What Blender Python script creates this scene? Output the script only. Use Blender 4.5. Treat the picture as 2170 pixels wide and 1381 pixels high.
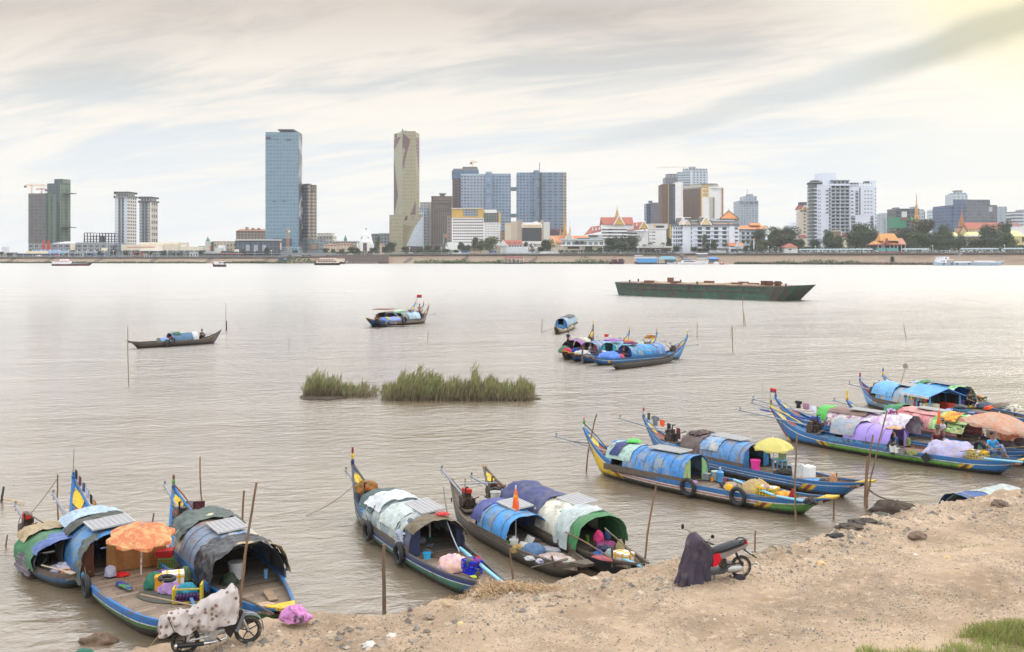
import bpy,math,random
import numpy as np
from mathutils import Vector,Matrix,Euler
random.seed(7)
rng=np.random.default_rng(11)
S=bpy.context.scene
for o in list(bpy.data.objects):bpy.data.objects.remove(o)
C=S.collection
pi=math.pi
CH,F,CX,HZ=8.7,2110.0,1085.0,536.0
cam_d=bpy.data.cameras.new('camera');cam=bpy.data.objects.new('camera',cam_d);C.objects.link(cam)
cam.location=(0,0,CH);cam.rotation_euler=(math.radians(90),0,0)
cam_d.sensor_width=36;cam_d.lens=F/2170*36;cam_d.shift_y=-(690.5-HZ)/2170
cam_d.clip_start=.5;cam_d.clip_end=20000
S.camera=cam
S.render.resolution_x,S.render.resolution_y=1024,651
S.view_settings.view_transform='Standard';S.view_settings.look='None'
S.view_settings.exposure=0.0;S.view_settings.gamma=1
S.cycles.max_bounces=6;S.cycles.transparent_max_bounces=6;S.cycles.volume_bounces=0
class NT:
 def __init__(s,tree):
  s.t=tree;s.n=tree.nodes;s.l=tree.links
 def new(s,kind,**kw):
  n=s.n.new(kind)
  for k,v in kw.items():setattr(n,k,v)
  return n
 def put(s,sock,v):
  if isinstance(v,bpy.types.NodeSocket):s.l.new(v,sock)
  elif isinstance(v,(tuple,list))and sock.type=='RGBA' and len(v)==3:sock.default_value=(*v,1)
  else:sock.default_value=v
 def math(s,op,a,b=0.0,c=0.0,clamp=False):
  n=s.new('ShaderNodeMath',operation=op,use_clamp=clamp)
  s.put(n.inputs[0],a);s.put(n.inputs[1],b);s.put(n.inputs[2],c);return n.outputs[0]
 def vmath(s,op,a,b=(0,0,0)):
  n=s.new('ShaderNodeVectorMath',operation=op);s.put(n.inputs[0],a);s.put(n.inputs[1],b)
  return n.outputs[1]if op in('DOT_PRODUCT','LENGTH','DISTANCE')else n.outputs[0]
 def mix(s,f,a,b,mode='MIX'):
  n=s.new('ShaderNodeMix',data_type='RGBA',blend_type=mode)
  s.put(n.inputs[0],f);s.put(n.inputs[6],a);s.put(n.inputs[7],b);return n.outputs[2]
 def noise(s,vec,scale=5,detail=4,rough=.55,dist=0):
  n=s.new('ShaderNodeTexNoise');s.put(n.inputs['Vector'],vec);n.inputs['Scale'].default_value=scale
  n.inputs['Detail'].default_value=detail;n.inputs['Roughness'].default_value=rough;n.inputs['Distortion'].default_value=dist
  return n.outputs['Fac']
 def ss(s,v,a,b):
  n=s.new('ShaderNodeMapRange',interpolation_type='SMOOTHSTEP');s.put(n.inputs[0],v)
  s.put(n.inputs[1],a);s.put(n.inputs[2],b);return n.outputs[0]
 def xyz(s,v):
  n=s.new('ShaderNodeSeparateXYZ');s.put(n.inputs[0],v);return n.outputs
 def comb(s,x,y,z):
  n=s.new('ShaderNodeCombineXYZ');s.put(n.inputs[0],x);s.put(n.inputs[1],y);s.put(n.inputs[2],z);return n.outputs[0]
 def scale(s,v,sc):
  return s.vmath('MULTIPLY',v,sc)
 def ramp(s,f,stops,mode='LINEAR'):
  n=s.new('ShaderNodeValToRGB');s.put(n.inputs[0],f);r=n.color_ramp;r.interpolation=mode
  r.elements[0].position,r.elements[0].color=stops[0][0],(*stops[0][1],1)
  r.elements[1].position,r.elements[1].color=stops[-1][0],(*stops[-1][1],1)
  for p,c in stops[1:-1]:
   e=r.elements.new(p);e.color=(*c,1)
  return n.outputs[0]
 def bump(s,h,strength=.3,dist=.02):
  n=s.new('ShaderNodeBump');s.put(n.inputs['Height'],h);n.inputs['Strength'].default_value=strength
  n.inputs['Distance'].default_value=dist;return n.outputs[0]
def rg(r,g,b):
 f=lambda c:c/12.92 if c<=.04045 else((c+.055)/1.055)**2.4
 return(f(r),f(g),f(b))
SUN_EL,SUN_AZ=math.radians(33),math.radians(54)
W=bpy.data.worlds.new('World');S.world=W;W.use_nodes=True
w=NT(W.node_tree);w.n.clear()
tc=w.new('ShaderNodeTexCoord').outputs['Generated']
sky=w.new('ShaderNodeTexSky',sky_type='NISHITA',sun_disc=False,sun_elevation=SUN_EL,sun_rotation=SUN_AZ,air_density=1.2,dust_density=3,ozone_density=1)
dx,dy,dz=w.xyz(tc)[:3]
el=w.math('MAXIMUM',dz,0.0)
dyc=w.math('MAXIMUM',dy,.15)
gx,gz=w.math('DIVIDE',dx,dyc),w.math('DIVIDE',el,dyc)
front=w.ss(dy,.25,.6)
q=w.math('ADD',el,.16)
cu=w.comb(w.math('DIVIDE',dx,q),w.math('DIVIDE',dy,q),0.0)
cr=w.new('ShaderNodeMapping');cr.inputs['Rotation'].default_value=(0,0,math.radians(24));w.put(cr.inputs[0],cu);cu=cr.outputs[0]
st=w.noise(w.scale(cu,(.45,1.2,1)),1.15,7,.56,1.0)
st2=w.noise(w.scale(cu,(.9,2.8,1)),2.2,5,.6,1.0)
cov=w.ss(w.math('ADD',w.math('MULTIPLY',st,.7),w.math('MULTIPLY',st2,.3)),.40,.60)
low=w.ramp(gz,[(0,rg(.955,.97,.98)),(.05,rg(.945,.96,.965)),(.12,rg(.885,.91,.93)),(.17,rg(.83,.84,.84)),(.24,rg(.77,.735,.70)),(.30,rg(.92,.91,.90)),(.38,rg(1.08,1.08,1.08)),(1.0,rg(1.0,1.0,1.02))])
hi=w.ramp(gz,[(0,rg(.985,.99,.985)),(.08,rg(.99,.98,.95)),(.14,rg(.985,.96,.92)),(.19,rg(.96,.93,.885)),(.25,rg(.86,.815,.77)),(.30,rg(.96,.95,.94)),(.38,rg(1.10,1.10,1.10)),(1.0,rg(1.0,1.0,1.0))])
cl=w.mix(cov,low,hi)
sd=Vector((math.sin(SUN_AZ)*math.cos(SUN_EL),math.cos(SUN_AZ)*math.cos(SUN_EL),math.sin(SUN_EL)))
glow=Vector((math.sin(math.radians(28))*math.cos(math.radians(15.5)),math.cos(math.radians(28))*math.cos(math.radians(15.5)),math.sin(math.radians(15.5))))
dots=w.vmath('DOT_PRODUCT',tc,tuple(glow))
g1=w.ss(dots,.962,.9995)
cl=w.mix(w.math('MULTIPLY',g1,.72),cl,rg(1.0,.98,.92))
ln=w.math('SUBTRACT',gz,w.math('ADD',.097,w.math('MULTIPLY',w.math('POWER',w.math('MAXIMUM',gx,0.0),1.25),.315)))
ln=w.math('ADD',ln,w.math('MULTIPLY',w.math('SUBTRACT',w.noise(w.comb(gx,gz,0.0),6,3),.5),.03))
wd=w.math('ADD',.009,w.math('MULTIPLY',w.math('MAXIMUM',gx,0.0),.034))
band=w.math('SUBTRACT',1.0,w.ss(w.math('ABSOLUTE',w.math('DIVIDE',ln,wd)),.25,1.15))
band=w.math('MULTIPLY',band,w.math('MULTIPLY',w.ss(gx,.0,.16),front))
band=w.math('MULTIPLY',band,w.math('ADD',.62,w.math('MULTIPLY',w.ss(gx,.2,.4),.33)))
cl=w.mix(band,cl,w.mix(w.ss(gx,.3,.5),rg(.82,.84,.84),rg(.74,.735,.65)))
g2=w.ss(dots,.990,.9998)
cl=w.mix(w.math('MULTIPLY',g2,w.math('MULTIPLY',w.math('SUBTRACT',1.0,w.math('MULTIPLY',band,.7)),.75)),cl,rg(1.0,.955,.74))
boost=w.math('ADD',1.0,w.math('MAXIMUM',w.math('MULTIPLY',w.ss(dz,.265,.45),.95),w.math('MULTIPLY',w.ss(w.math('MULTIPLY',dy,-1.0),-.5,.2),.22)))
boost=w.math('ADD',boost,w.math('MULTIPLY',w.ss(dots,.93,1.0),.04))
cl=w.mix(1.0,cl,w.comb(boost,boost,boost),'MULTIPLY')
cl10=w.mix(1.0,cl,(10.3,10.3,10.3),'MULTIPLY')
col=w.mix(.95,sky.outputs[0],cl10)
bg=w.new('ShaderNodeBackground');w.put(bg.inputs[0],col);bg.inputs[1].default_value=.104
wo=w.new('ShaderNodeOutputWorld');w.l.new(bg.outputs[0],wo.inputs[0])
sl=bpy.data.lights.new('sun','SUN');sl.energy=1.1;sl.angle=math.radians(24);sl.color=(1,.86,.68)
so=bpy.data.objects.new('sun',sl);C.objects.link(so)
so.rotation_euler=(-sd).to_track_quat('-Z','Y').to_euler()
def P(px,py,z=0.0):
 Y=F*(CH-z)/(py-HZ);return Vector(((px-CX)*Y/F,Y,z))
def PX(px,D):return(px-CX)*D/F
def PZ(py,D):return CH-(py-HZ)*D/F
class MB:
 def __init__(s):s.v=[];s.f=[];s.m=[];s.uv=None;s.cur=0
 def add(s,vs,fs,m=None):
  n=len(s.v);s.v.extend([tuple(p)for p in vs]);mm=s.cur if m is None else m
  for f in fs:s.f.append(tuple(i+n for i in f));s.m.append(mm)
  return s
 def box(s,x0,x1,y0,y1,z0,z1,m=None,mat=None):
  vs=[(x,y,z)for z in(z0,z1)for(x,y)in((x0,y0),(x1,y0),(x1,y1),(x0,y1))]
  if mat is not None:vs=[mat@Vector(p)for p in vs]
  return s.add(vs,[(3,2,1,0),(4,5,6,7),(0,1,5,4),(1,2,6,5),(2,3,7,6),(3,0,4,7)],m)
 def cbox(s,c,d,m=None,mat=None):
  return s.box(c[0]-d[0]/2,c[0]+d[0]/2,c[1]-d[1]/2,c[1]+d[1]/2,c[2]-d[2]/2,c[2]+d[2]/2,m,mat)
 def loft(s,rings,closed=True,caps=True,m=None):
  n=len(rings[0]);vs=[p for r in rings for p in r];fs=[]
  k=n if closed else n-1
  for i in range(len(rings)-1):
   for j in range(k):
    a,b=i*n+j,i*n+(j+1)%n;fs.append((a,b,b+n,a+n))
  if caps and closed:
   fs.append(tuple(reversed(range(n))));fs.append(tuple((len(rings)-1)*n+j for j in range(n)))
  return s.add(vs,fs,m)
 def tube(s,pts,r,n=8,m=None,caps=True):
  pts=[Vector(p)for p in pts];rs=r if isinstance(r,(list,tuple))else[r]*len(pts);rings=[]
  up=None
  for i,p in enumerate(pts):
   d=(pts[min(i+1,len(pts)-1)]-pts[max(i-1,0)])
   d=d.normalized()if d.length>1e-9 else Vector((0,0,1))
   if up is None:up=Vector((0,0,1))if abs(d.z)<.9 else Vector((1,0,0))
   a=d.cross(up)
   if a.length<1e-5:a=d.orthogonal()
   a.normalize();b=a.cross(d).normalized();up=b
   rings.append([p+rs[i]*(a*math.cos(t)+b*math.sin(t))for t in[2*pi*k/n for k in range(n)]])
  return s.loft(rings,True,caps,m)
 def lathe(s,prof,c=(0,0,0),n=14,m=None,sx=1,sy=1):
  rings=[[(c[0]+r*sx*math.cos(2*pi*k/n),c[1]+r*sy*math.sin(2*pi*k/n),c[2]+z)for k in range(n)]for r,z in prof]
  return s.loft(rings,True,True,m)
 def torus(s,c,R,r,n=22,k=8,mat=None,m=None):
  rings=[]
  for i in range(n):
   a=2*pi*i/n
   ring=[Vector(((R+r*math.cos(t))*math.cos(a),r*math.sin(t),(R+r*math.cos(t))*math.sin(a)))for t in[2*pi*j/k for j in range(k)]]
   if mat is not None:ring=[mat@p for p in ring]
   rings.append([p+Vector(c)for p in ring])
  rings.append(rings[0]);return s.loft(rings,True,False,m)
 def poly(s,pts,th,axis='y',m=None):
  """prism from a 2-D outline; axis = thickness axis"""
  n=len(pts);vs=[]
  for d in(0,th):
   for(a,b)in pts:vs.append((a,d,b)if axis=='y' else(d,a,b)if axis=='x' else(a,b,d))
  fs=[tuple(range(n)),tuple(reversed(range(n,2*n)))]+[(j,j+n,(j+1)%n+n,(j+1)%n)for j in range(n)]
  return s.add(vs,fs,m)
 def blob(s,c,r,seed=0,amp=.15,nu=14,nv=9,zmin=None,freq=2.5,m=None):
  R=random.Random(seed);ph=[(R.uniform(0,6.28),R.uniform(0,6.28),R.uniform(.6,1.6))for _ in range(5)]
  rings=[]
  for i in range(nv+1):
   th=pi*i/nv;ring=[]
   for j in range(nu):
    a=2*pi*j/nu;n_=sum(math.sin(freq*f*a*1.0+p1)*math.sin(freq*f*th*1.4+p2)for p1,p2,f in ph)/2.2
    n_*=math.sin(th)
    k=1+amp*n_
    p=[c[0]+r[0]*k*math.sin(th)*math.cos(a),c[1]+r[1]*k*math.sin(th)*math.sin(a),c[2]+r[2]*k*math.cos(th)]
    if zmin is not None and p[2]<zmin:p[2]=zmin
    ring.append(p)
   rings.append(ring)
  return s.loft(rings,True,False,m)
 def xf(s,mat):
  s.v=[tuple(mat@Vector(p))for p in s.v];return s
 def mesh(s,name,smooth=False):
  me=bpy.data.meshes.new(name);me.from_pydata(s.v,[],s.f)
  if any(s.m):me.polygons.foreach_set('material_index',s.m)
  if s.uv:
   l=me.uv_layers.new(name='UVMap');idx=np.empty(len(me.loops),dtype=np.int32);me.loops.foreach_get('vertex_index',idx)
   l.data.foreach_set('uv',np.array(s.uv,dtype=np.float32)[idx].ravel())
  if smooth:
   me.polygons.foreach_set('use_smooth',[True]*len(me.polygons))
   try:me.set_sharp_from_angle(angle=math.radians(42 if smooth is True else smooth))
   except Exception:pass
  me.update();return me
 def bd(s,name,mats,parent=None,smooth=False,loc=(0,0,0),rot=(0,0,0),label=None):
  me=s.mesh(name,smooth)
  for mt in(mats if isinstance(mats,(list,tuple))else[mats]):me.materials.append(mt)
  o=bpy.data.objects.new(name,me);C.objects.link(o);o.location=loc;o.rotation_euler=rot
  if parent:o.parent=parent
  if label:o['label']=label
  return o
def thing(name,label,cat,loc=(0,0,0),rz=0,group=None,rot=None):
 o=bpy.data.objects.new(name,None);C.objects.link(o);o.empty_display_size=.2
 o.location=loc;o.rotation_euler=rot or(0,0,rz);o['label']=label;o['category']=cat
 if group:o['group']=group
 return o
def tag(o,label,cat,group=None,kind=None):
 o['label']=label;o['category']=cat
 if group:o['group']=group
 if kind:o['kind']=kind
 return o
def single(name,mb,mt,label,cat,loc=(0,0,0),rot=(0,0,0),group=None,smooth=False,kind=None):
 return tag(mb.bd(name,mt,None,smooth,loc,rot),label,cat,group,kind)
def struct(name,mb,mt,smooth=False):
 o=mb.bd(name,mt,None,smooth);o['kind']='structure';return o
def dup(o,loc=None,rot=None,label=None,parent=None,scale=None):
 c=o.copy();C.objects.link(c)
 if parent is not None:c.parent=parent
 if loc is not None:c.location=loc
 if rot is not None:c.rotation_euler=rot
 if scale is not None:c.scale=scale
 if label:c['label']=label
 for ch in list(o.children):dup(ch,parent=c)
 return c
_mc={}
def M(col,rough=.7,var=.22,sc=3.0,bump=0.0,metal=0.0,wear=None,wearamt=.5,alpha=1.0,spec=.4,stretch=(1,1,1),tr=0.0):
 """painted / plain surface with uneven tone, optional worn patches of another colour"""
 key=(tuple(round(c,3)for c in col),rough,var,sc,bump,metal,wear,wearamt,alpha,spec,stretch,tr)
 if key in _mc:return _mc[key]
 m=bpy.data.materials.new('paint');m.use_nodes=True;t=NT(m.node_tree);b=t.n['Principled BSDF']
 co=t.scale(t.new('ShaderNodeTexCoord').outputs['Object'],stretch)
 n1=t.noise(co,sc,5,.6);n2=t.noise(co,sc*7,3,.6)
 f=t.math('ADD',t.math('MULTIPLY',n1,.65),t.math('MULTIPLY',n2,.35))
 k=t.math('ADD',1-var,t.math('MULTIPLY',t.ss(f,.3,.7),2*var))
 c=t.mix(1.0,col,t.comb(k,k,k),'MULTIPLY')
 if wear:
  wf=t.ss(t.math('ADD',t.noise(co,sc*2.3,6,.7),t.math('MULTIPLY',t.noise(co,sc*.6,2),.4)),.82-.3*wearamt,.98-.3*wearamt)
  c=t.mix(wf,c,wear)
 t.put(b.inputs['Base Color'],c);b.inputs['Roughness'].default_value=rough;b.inputs['Metallic'].default_value=metal
 b.inputs['Specular IOR Level'].default_value=spec
 if alpha<1:b.inputs['Alpha'].default_value=alpha
 if bump:t.put(b.inputs['Normal'],t.bump(f,bump,.03))
 if tr:
  a=t.new('ShaderNodeBsdfTranslucent');t.put(a.inputs[0],c);mx=t.new('ShaderNodeMixShader');mx.inputs[0].default_value=tr
  t.l.new(b.outputs[0],mx.inputs[1]);t.l.new(a.outputs[0],mx.inputs[2]);t.l.new(mx.outputs[0],t.n['Material Output'].inputs[0])
 _mc[key]=m;return m
def Q(r,g,b,**k):return M(rg(r,g,b),**k)
def wood(col=(.16,.12,.085),plank=.16,rough=.75,axis=0,name='planks'):
 key=('wood',col,plank,axis)
 if key in _mc:return _mc[key]
 m=bpy.data.materials.new(name);m.use_nodes=True;t=NT(m.node_tree);b=t.n['Principled BSDF']
 co=t.new('ShaderNodeTexCoord').outputs['Object'];x,y,z=t.xyz(co)[:3]
 a,c_=(x,y)if axis==0 else(y,x)
 br=t.new('ShaderNodeTexBrick');t.put(br.inputs['Vector'],t.comb(c_,a,0.0));br.offset=.37
 br.inputs['Scale'].default_value=1;br.inputs['Mortar Size'].default_value=.008;br.inputs['Brick Width'].default_value=.8;br.inputs['Row Height'].default_value=plank
 t.put(br.inputs['Color1'],tuple(v*.75 for v in col));t.put(br.inputs['Color2'],tuple(v*1.45 for v in col));t.put(br.inputs['Mortar'],tuple(v*.2 for v in col))
 gr=t.noise(t.comb(t.math('MULTIPLY',a,4.0),t.math('MULTIPLY',c_,4.0)if axis else c_,0.0),6,5,.65)
 k=t.math('ADD',.65,t.math('MULTIPLY',gr,.7))
 c=t.mix(1.0,br.outputs['Color'],t.comb(k,k,k),'MULTIPLY')
 wet=t.ss(t.noise(co,1.1,4),.45,.65)
 c=t.mix(t.math('MULTIPLY',wet,.45),c,tuple(v*v**.08*1.7 for v in(col[0],col[1]*.98,col[2]*.95)))
 t.put(b.inputs['Base Color'],c);b.inputs['Roughness'].default_value=rough
 t.put(b.inputs['Normal'],t.bump(br.outputs['Fac'],.5,-.01))
 _mc[key]=m;return m
def facade(wall,win,nx,nz,fx=.5,fz=.5,rough=.35,varc=.12,offx=0.0,axis=0,nxo=None,wrough=.15,line=None):
 """curtain wall / far window grid in metres: nx, nz = bay width and storey height"""
 m=bpy.data.materials.new('facade');m.use_nodes=True;t=NT(m.node_tree);b=t.n['Principled BSDF']
 co=t.new('ShaderNodeTexCoord').outputs['Object'];g=t.new('ShaderNodeNewGeometry')
 x,y,z=t.xyz(co)[:3];n=t.xyz(g.outputs['Normal'])
 sidew=t.math('GREATER_THAN',t.math('ABSOLUTE',n[0]),.7)
 h=t.math('ADD',t.math('MULTIPLY',x,t.math('SUBTRACT',1.0,sidew)),t.math('MULTIPLY',y,sidew))
 u=t.math('DIVIDE',t.math('ADD',h,offx),nx);v=t.math('DIVIDE',z,nz)
 fu,fv=t.math('FRACT',u),t.math('FRACT',v)
 inx=t.math('LESS_THAN',t.math('ABSOLUTE',t.math('SUBTRACT',fu,.5)),fx/2)
 inz=t.math('LESS_THAN',t.math('ABSOLUTE',t.math('SUBTRACT',fv,.5)),fz/2)
 top=t.math('LESS_THAN',t.math('ABSOLUTE',n[2]),.5)
 isw=t.math('MULTIPLY',t.math('MULTIPLY',inx,inz),top)
 wn=t.new('ShaderNodeTexWhiteNoise');t.put(wn.inputs[0],t.comb(t.math('FLOOR',u),t.math('FLOOR',v),sidew))
 k=t.math('ADD',1-varc*2,t.math('MULTIPLY',wn.outputs[0],varc*4))
 wc=t.mix(1.0,win,t.comb(k,k,k),'MULTIPLY')
 d=t.math('ADD',.88,t.math('MULTIPLY',t.noise(t.scale(co,(.15,.15,.05)),1.0,5,.6),.24))
 wl=t.mix(1.0,wall,t.comb(d,d,d),'MULTIPLY')
 if line:
  fl=t.math('MULTIPLY',t.math('LESS_THAN',fv,line[1]),top);wl=t.mix(fl,wl,line[0])
 t.put(b.inputs['Base Color'],t.mix(isw,wl,wc))
 t.put(b.inputs['Roughness'],t.math('ADD',.8,t.math('MULTIPLY',isw,wrough-.8)))
 return m
def cut(t):return[c for c in t]
#  SETTING
def vnoise(x,y,seed=0):
 """smooth value noise, numpy"""
 xi,yi=np.floor(x).astype(np.int64),np.floor(y).astype(np.int64);xf,yf=x-xi,y-yi
 def h(a,b):
  n=(a*374761393+b*668265263+seed*982451653)&0xffffffff;n=((n^(n>>13))*1274126177)&0xffffffff
  return((n^(n>>16))&0xffff)/65535.0
 u,v=xf*xf*(3-2*xf),yf*yf*(3-2*yf)
 return(h(xi,yi)*(1-u)+h(xi+1,yi)*u)*(1-v)+(h(xi,yi+1)*(1-u)+h(xi+1,yi+1)*u)*v
def fbm(x,y,o=5,seed=0,g=.5):
 a,s,r=1.0,0.0,0.0
 for i in range(o):
  r=r+a*(vnoise(x*2**i+17.3*i,y*2**i+9.1*i,seed+i)-.5);s+=a;a*=g
 return r/s
EDGE_PX=[(-300,1440),(60,1402),(215,1384),(290,1372),(360,1366),(450,1346),(560,1322),(605,1304),(655,1298),(720,1309),(820,1297),(880,1281),(930,1263),(990,1250),(1060,1240),(1130,1238),(1180,1229),(1240,1216),(1300,1206),(1370,1199),(1440,1183),(1510,1180),(1600,1172),(1660,1160),(1700,1149),(1760,1135),(1815,1120),(1865,1092),(1930,1082),(1990,1076),(2050,1071),(2110,1056),(2170,1047)]
edge=[P(a,b,.9)for a,b in EDGE_PX]
ex=[p.x for p in edge]+[18.6,20.5,21.6,22.6,24.2,27,60]
ey=[p.y for p in edge]+[34.5,38.0,41.5,44.5,47.5,50,58]
ex,ey=np.array(ex),np.array(ey)
def bank_z(x,y):
 x=np.asarray(x,float);y=np.asarray(y,float)
 e=np.interp(x,ex,ey)+.6*np.clip((-2-x)/2,0,1)+.75*fbm(x*1.7,y*.3+3,5,5,.6)
 sl=(np.interp(x+.5,ex,ey)-np.interp(x-.5,ex,ey));d=(e-y)/np.sqrt(1+sl*sl)
 t=np.clip((d+1.25)/1.35,0,1);t=t*t*(3-2*t)
 top=.86+.022*np.clip(d,0,30)+.018*np.clip(x,-10,14)
 soft=np.clip((x-17)/4,0,1)
 t2=np.clip((d+3.5)/5.5,0,1);top=top*(1-soft)+soft*.75;t=t*(1-soft)+t2*soft
 z=-.9+(top+.9)*t
 rough=np.clip(1.2-np.abs(d-.4)/2.2,.15,1)
 z=z+t*(rough*.42*fbm(x*1.5,y*1.5,5,3,.58)+.075*fbm(x*4,y*4,4,8)+.04*fbm(x*13,y*13,3,9))
 r=(y-(16.9+.19*x));z=z-.05*t*(np.exp(-(r/.16)**2)+np.exp(-((r-1.15)/.16)**2))+.02*t*np.exp(-((r-.5)/.3)**2)
 r2=(y-(15.6+.30*x));z=z-.06*t*np.exp(-(r2/.25)**2)
 return z
def bz_(x,y):return float(bank_z(np.array([x]),np.array([y]))[0])
def grid_mesh(name,xs,ys,zf):
 X,Y=np.meshgrid(xs,ys);Z=zf(X,Y);nx,ny=len(xs),len(ys)
 co=np.stack([X,Y,Z],-1).reshape(-1,3).astype(np.float32)
 i=np.arange(nx-1)[None,:]+np.arange(ny-1)[:,None]*nx
 fa=np.stack([i,i+1,i+nx+1,i+nx],-1).reshape(-1,4).astype(np.int32)
 me=bpy.data.meshes.new(name);me.vertices.add(len(co));me.vertices.foreach_set('co',co.ravel())
 me.loops.add(fa.size);me.loops.foreach_set('vertex_index',fa.ravel());me.polygons.add(len(fa))
 me.polygons.foreach_set('loop_start',np.arange(0,fa.size,4,dtype=np.int32));me.polygons.foreach_set('use_smooth',np.ones(len(fa),dtype=bool))
 me.update();me.validate();return me
mb_=bpy.data.materials.new('bank_soil');mb_.use_nodes=True;t=NT(mb_.node_tree);b=t.n['Principled BSDF']
co=t.new('ShaderNodeTexCoord').outputs['Object'];x,y,z=t.xyz(co)[:3]
n1=t.noise(co,.55,5,.6);n2=t.noise(co,4.0,5,.65);n3=t.noise(co,26,4,.7)
c=t.mix(t.ss(n1,.35,.65),rg(.64,.55,.45),rg(.79,.695,.585))
c=t.mix(t.math('MULTIPLY',t.ss(n2,.5,.68),.6),c,rg(.86,.775,.67))
c=t.mix(t.math('MULTIPLY',t.ss(t.noise(co,2.2,6,.7),.50,.62),.35),c,rg(.52,.45,.375))
grav=t.math('MULTIPLY',t.ss(n3,.50,.60),t.ss(t.noise(co,.8,4),.42,.56));c=t.mix(t.math('MULTIPLY',grav,.7),c,rg(.45,.42,.385))
rr=t.math('ABSOLUTE',t.math('SUBTRACT',y,t.math('ADD',17.2,t.math('MULTIPLY',x,.2))))
c=t.mix(t.math('MULTIPLY',t.math('SUBTRACT',1.0,t.ss(rr,.6,1.9)),.55),c,rg(.82,.725,.605))
c=t.mix(t.math('SUBTRACT',1.0,t.ss(t.math('ADD',z,t.math('MULTIPLY',n2,.3)),.22,.62)),c,rg(.34,.275,.21))
t.put(b.inputs['Base Color'],c);b.inputs['Roughness'].default_value=.95
t.put(b.inputs['Normal'],t.bump(t.math('ADD',n3,t.math('MULTIPLY',n2,1.5)),.9,.08))
xs=np.concatenate([np.linspace(-40,-12,40,endpoint=False),np.arange(-12,21,.085),np.linspace(21,70,90)])
ys=np.concatenate([np.linspace(-20,15,30,endpoint=False),np.arange(15,40,.085),np.linspace(40,90,110)])
me=grid_mesh('river_bank',xs,ys,bank_z);me.materials.append(mb_)
o=bpy.data.objects.new('river_bank',me);C.objects.link(o);o['kind']='structure'
gm=Q(.42,.37,.28,sc=.01)
struct('ground',MB().box(-4500,4500,-300,4500,-4,-3),gm)
mw=bpy.data.materials.new('river_water');mw.use_nodes=True;t=NT(mw.node_tree);t.n.clear()
co=t.new('ShaderNodeTexCoord').outputs['Object'];x,y,z=t.xyz(co)[:3]
mud=t.mix(t.ss(t.noise(t.scale(co,(.04,.12,1)),1.0,4),.35,.65),rg(.45,.40,.33),rg(.49,.44,.37))
wd_=t.new('ShaderNodeMapping');wd_.inputs['Rotation'].default_value=(0,0,math.radians(-14));t.put(wd_.inputs[0],co);wc=wd_.outputs[0]
w1=t.noise(t.scale(wc,(.95,1.6,1)),1.15,3,.5,.5)
w2=t.noise(t.scale(wc,(1.5,2.4,1)),3.8,4,.62,.6)
w3=t.noise(t.scale(wc,(.12,.34,1)),1.0,3,.5,.3)
calm=t.ss(t.noise(t.scale(co,(.05,.09,1)),1.0,3,.5),.38,.62)
hgt=t.math('ADD',w1,t.math('ADD',t.math('MULTIPLY',t.math('MULTIPLY',w2,.45),t.math('ADD',.5,t.math('MULTIPLY',calm,.8))),t.math('MULTIPLY',w3,1.1)))
bn=t.new('ShaderNodeBump');t.put(bn.inputs['Height'],hgt);bn.inputs['Distance'].default_value=.22
t.put(bn.inputs['Strength'],t.math('ADD',.26,t.math('ADD',t.math('MULTIPLY',t.ss(y,38.0,90.0),.7),t.math('MULTIPLY',t.ss(y,80.0,300.0),1.0))))
gl=t.new('ShaderNodeBsdfGlossy');t.put(gl.inputs['Roughness'],t.math('ADD',.035,t.math('MULTIPLY',t.ss(y,45.0,260.0),.25)));t.put(gl.inputs['Color'],t.mix(t.ss(y,60.0,260.0),(1,1,.995),(.80,.805,.80)));t.put(gl.inputs['Normal'],bn.outputs[0])
df=t.new('ShaderNodeBsdfDiffuse');t.put(df.inputs['Color'],mud);t.put(df.inputs['Normal'],bn.outputs[0])
f1=t.new('ShaderNodeFresnel');f1.inputs[0].default_value=1.9
f2=t.new('ShaderNodeFresnel');f2.inputs[0].default_value=1.75;t.put(f2.inputs['Normal'],bn.outputs[0])
mxs=t.new('ShaderNodeMixShader');t.put(mxs.inputs[0],t.math('ADD',t.math('MULTIPLY',f1.outputs[0],.7),t.math('MULTIPLY',f2.outputs[0],.3)))
t.l.new(df.outputs[0],mxs.inputs[1]);t.l.new(gl.outputs[0],mxs.inputs[2]);wo_=t.new('ShaderNodeOutputMaterial');t.l.new(mxs.outputs[0],wo_.inputs[0])
mbw=MB().add([(-2500,-50,0),(2500,-50,0),(2500,900,0),(-2500,900,0)],[(0,1,2,3)])
struct('river_water',mbw,mw)
def Yb(px):return float(np.interp(px,[-400,0,800,1380,2170,2600],[830,815,790,765,680,640]))
def Zt(px):return float(np.interp(px,[-400,0,600,850,1380,2170,2600],[5.0,5.2,5.4,7.6,8.1,8.9,9.1]))
cols=[-500]+list(range(-100,2351,35))+[2800]
conc=bpy.data.materials.new('revetment');conc.use_nodes=True;t=NT(conc.node_tree);b=t.n['Principled BSDF']
co=t.new('ShaderNodeTexCoord').outputs['Object']
br=t.new('ShaderNodeTexBrick');xx,yy,zz=t.xyz(co)[:3];t.put(br.inputs['Vector'],t.comb(xx,t.math('MULTIPLY',zz,3.0),0.0));br.inputs['Scale'].default_value=.25
br.inputs['Mortar Size'].default_value=.02;t.put(br.inputs['Color1'],rg(.55,.485,.42));t.put(br.inputs['Color2'],rg(.60,.535,.465));t.put(br.inputs['Mortar'],rg(.56,.49,.42))
c=t.mix(t.math('MULTIPLY',t.ss(t.noise(t.scale(co,(.03,.03,.25)),1,5,.65),.5,.66),.55),br.outputs[0],rg(.45,.38,.32))
t.put(b.inputs['Base Color'],c);b.inputs['Roughness'].default_value=.9
emb,deck,land,wall=MB(),MB(),MB(),MB()
A=[]
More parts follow.
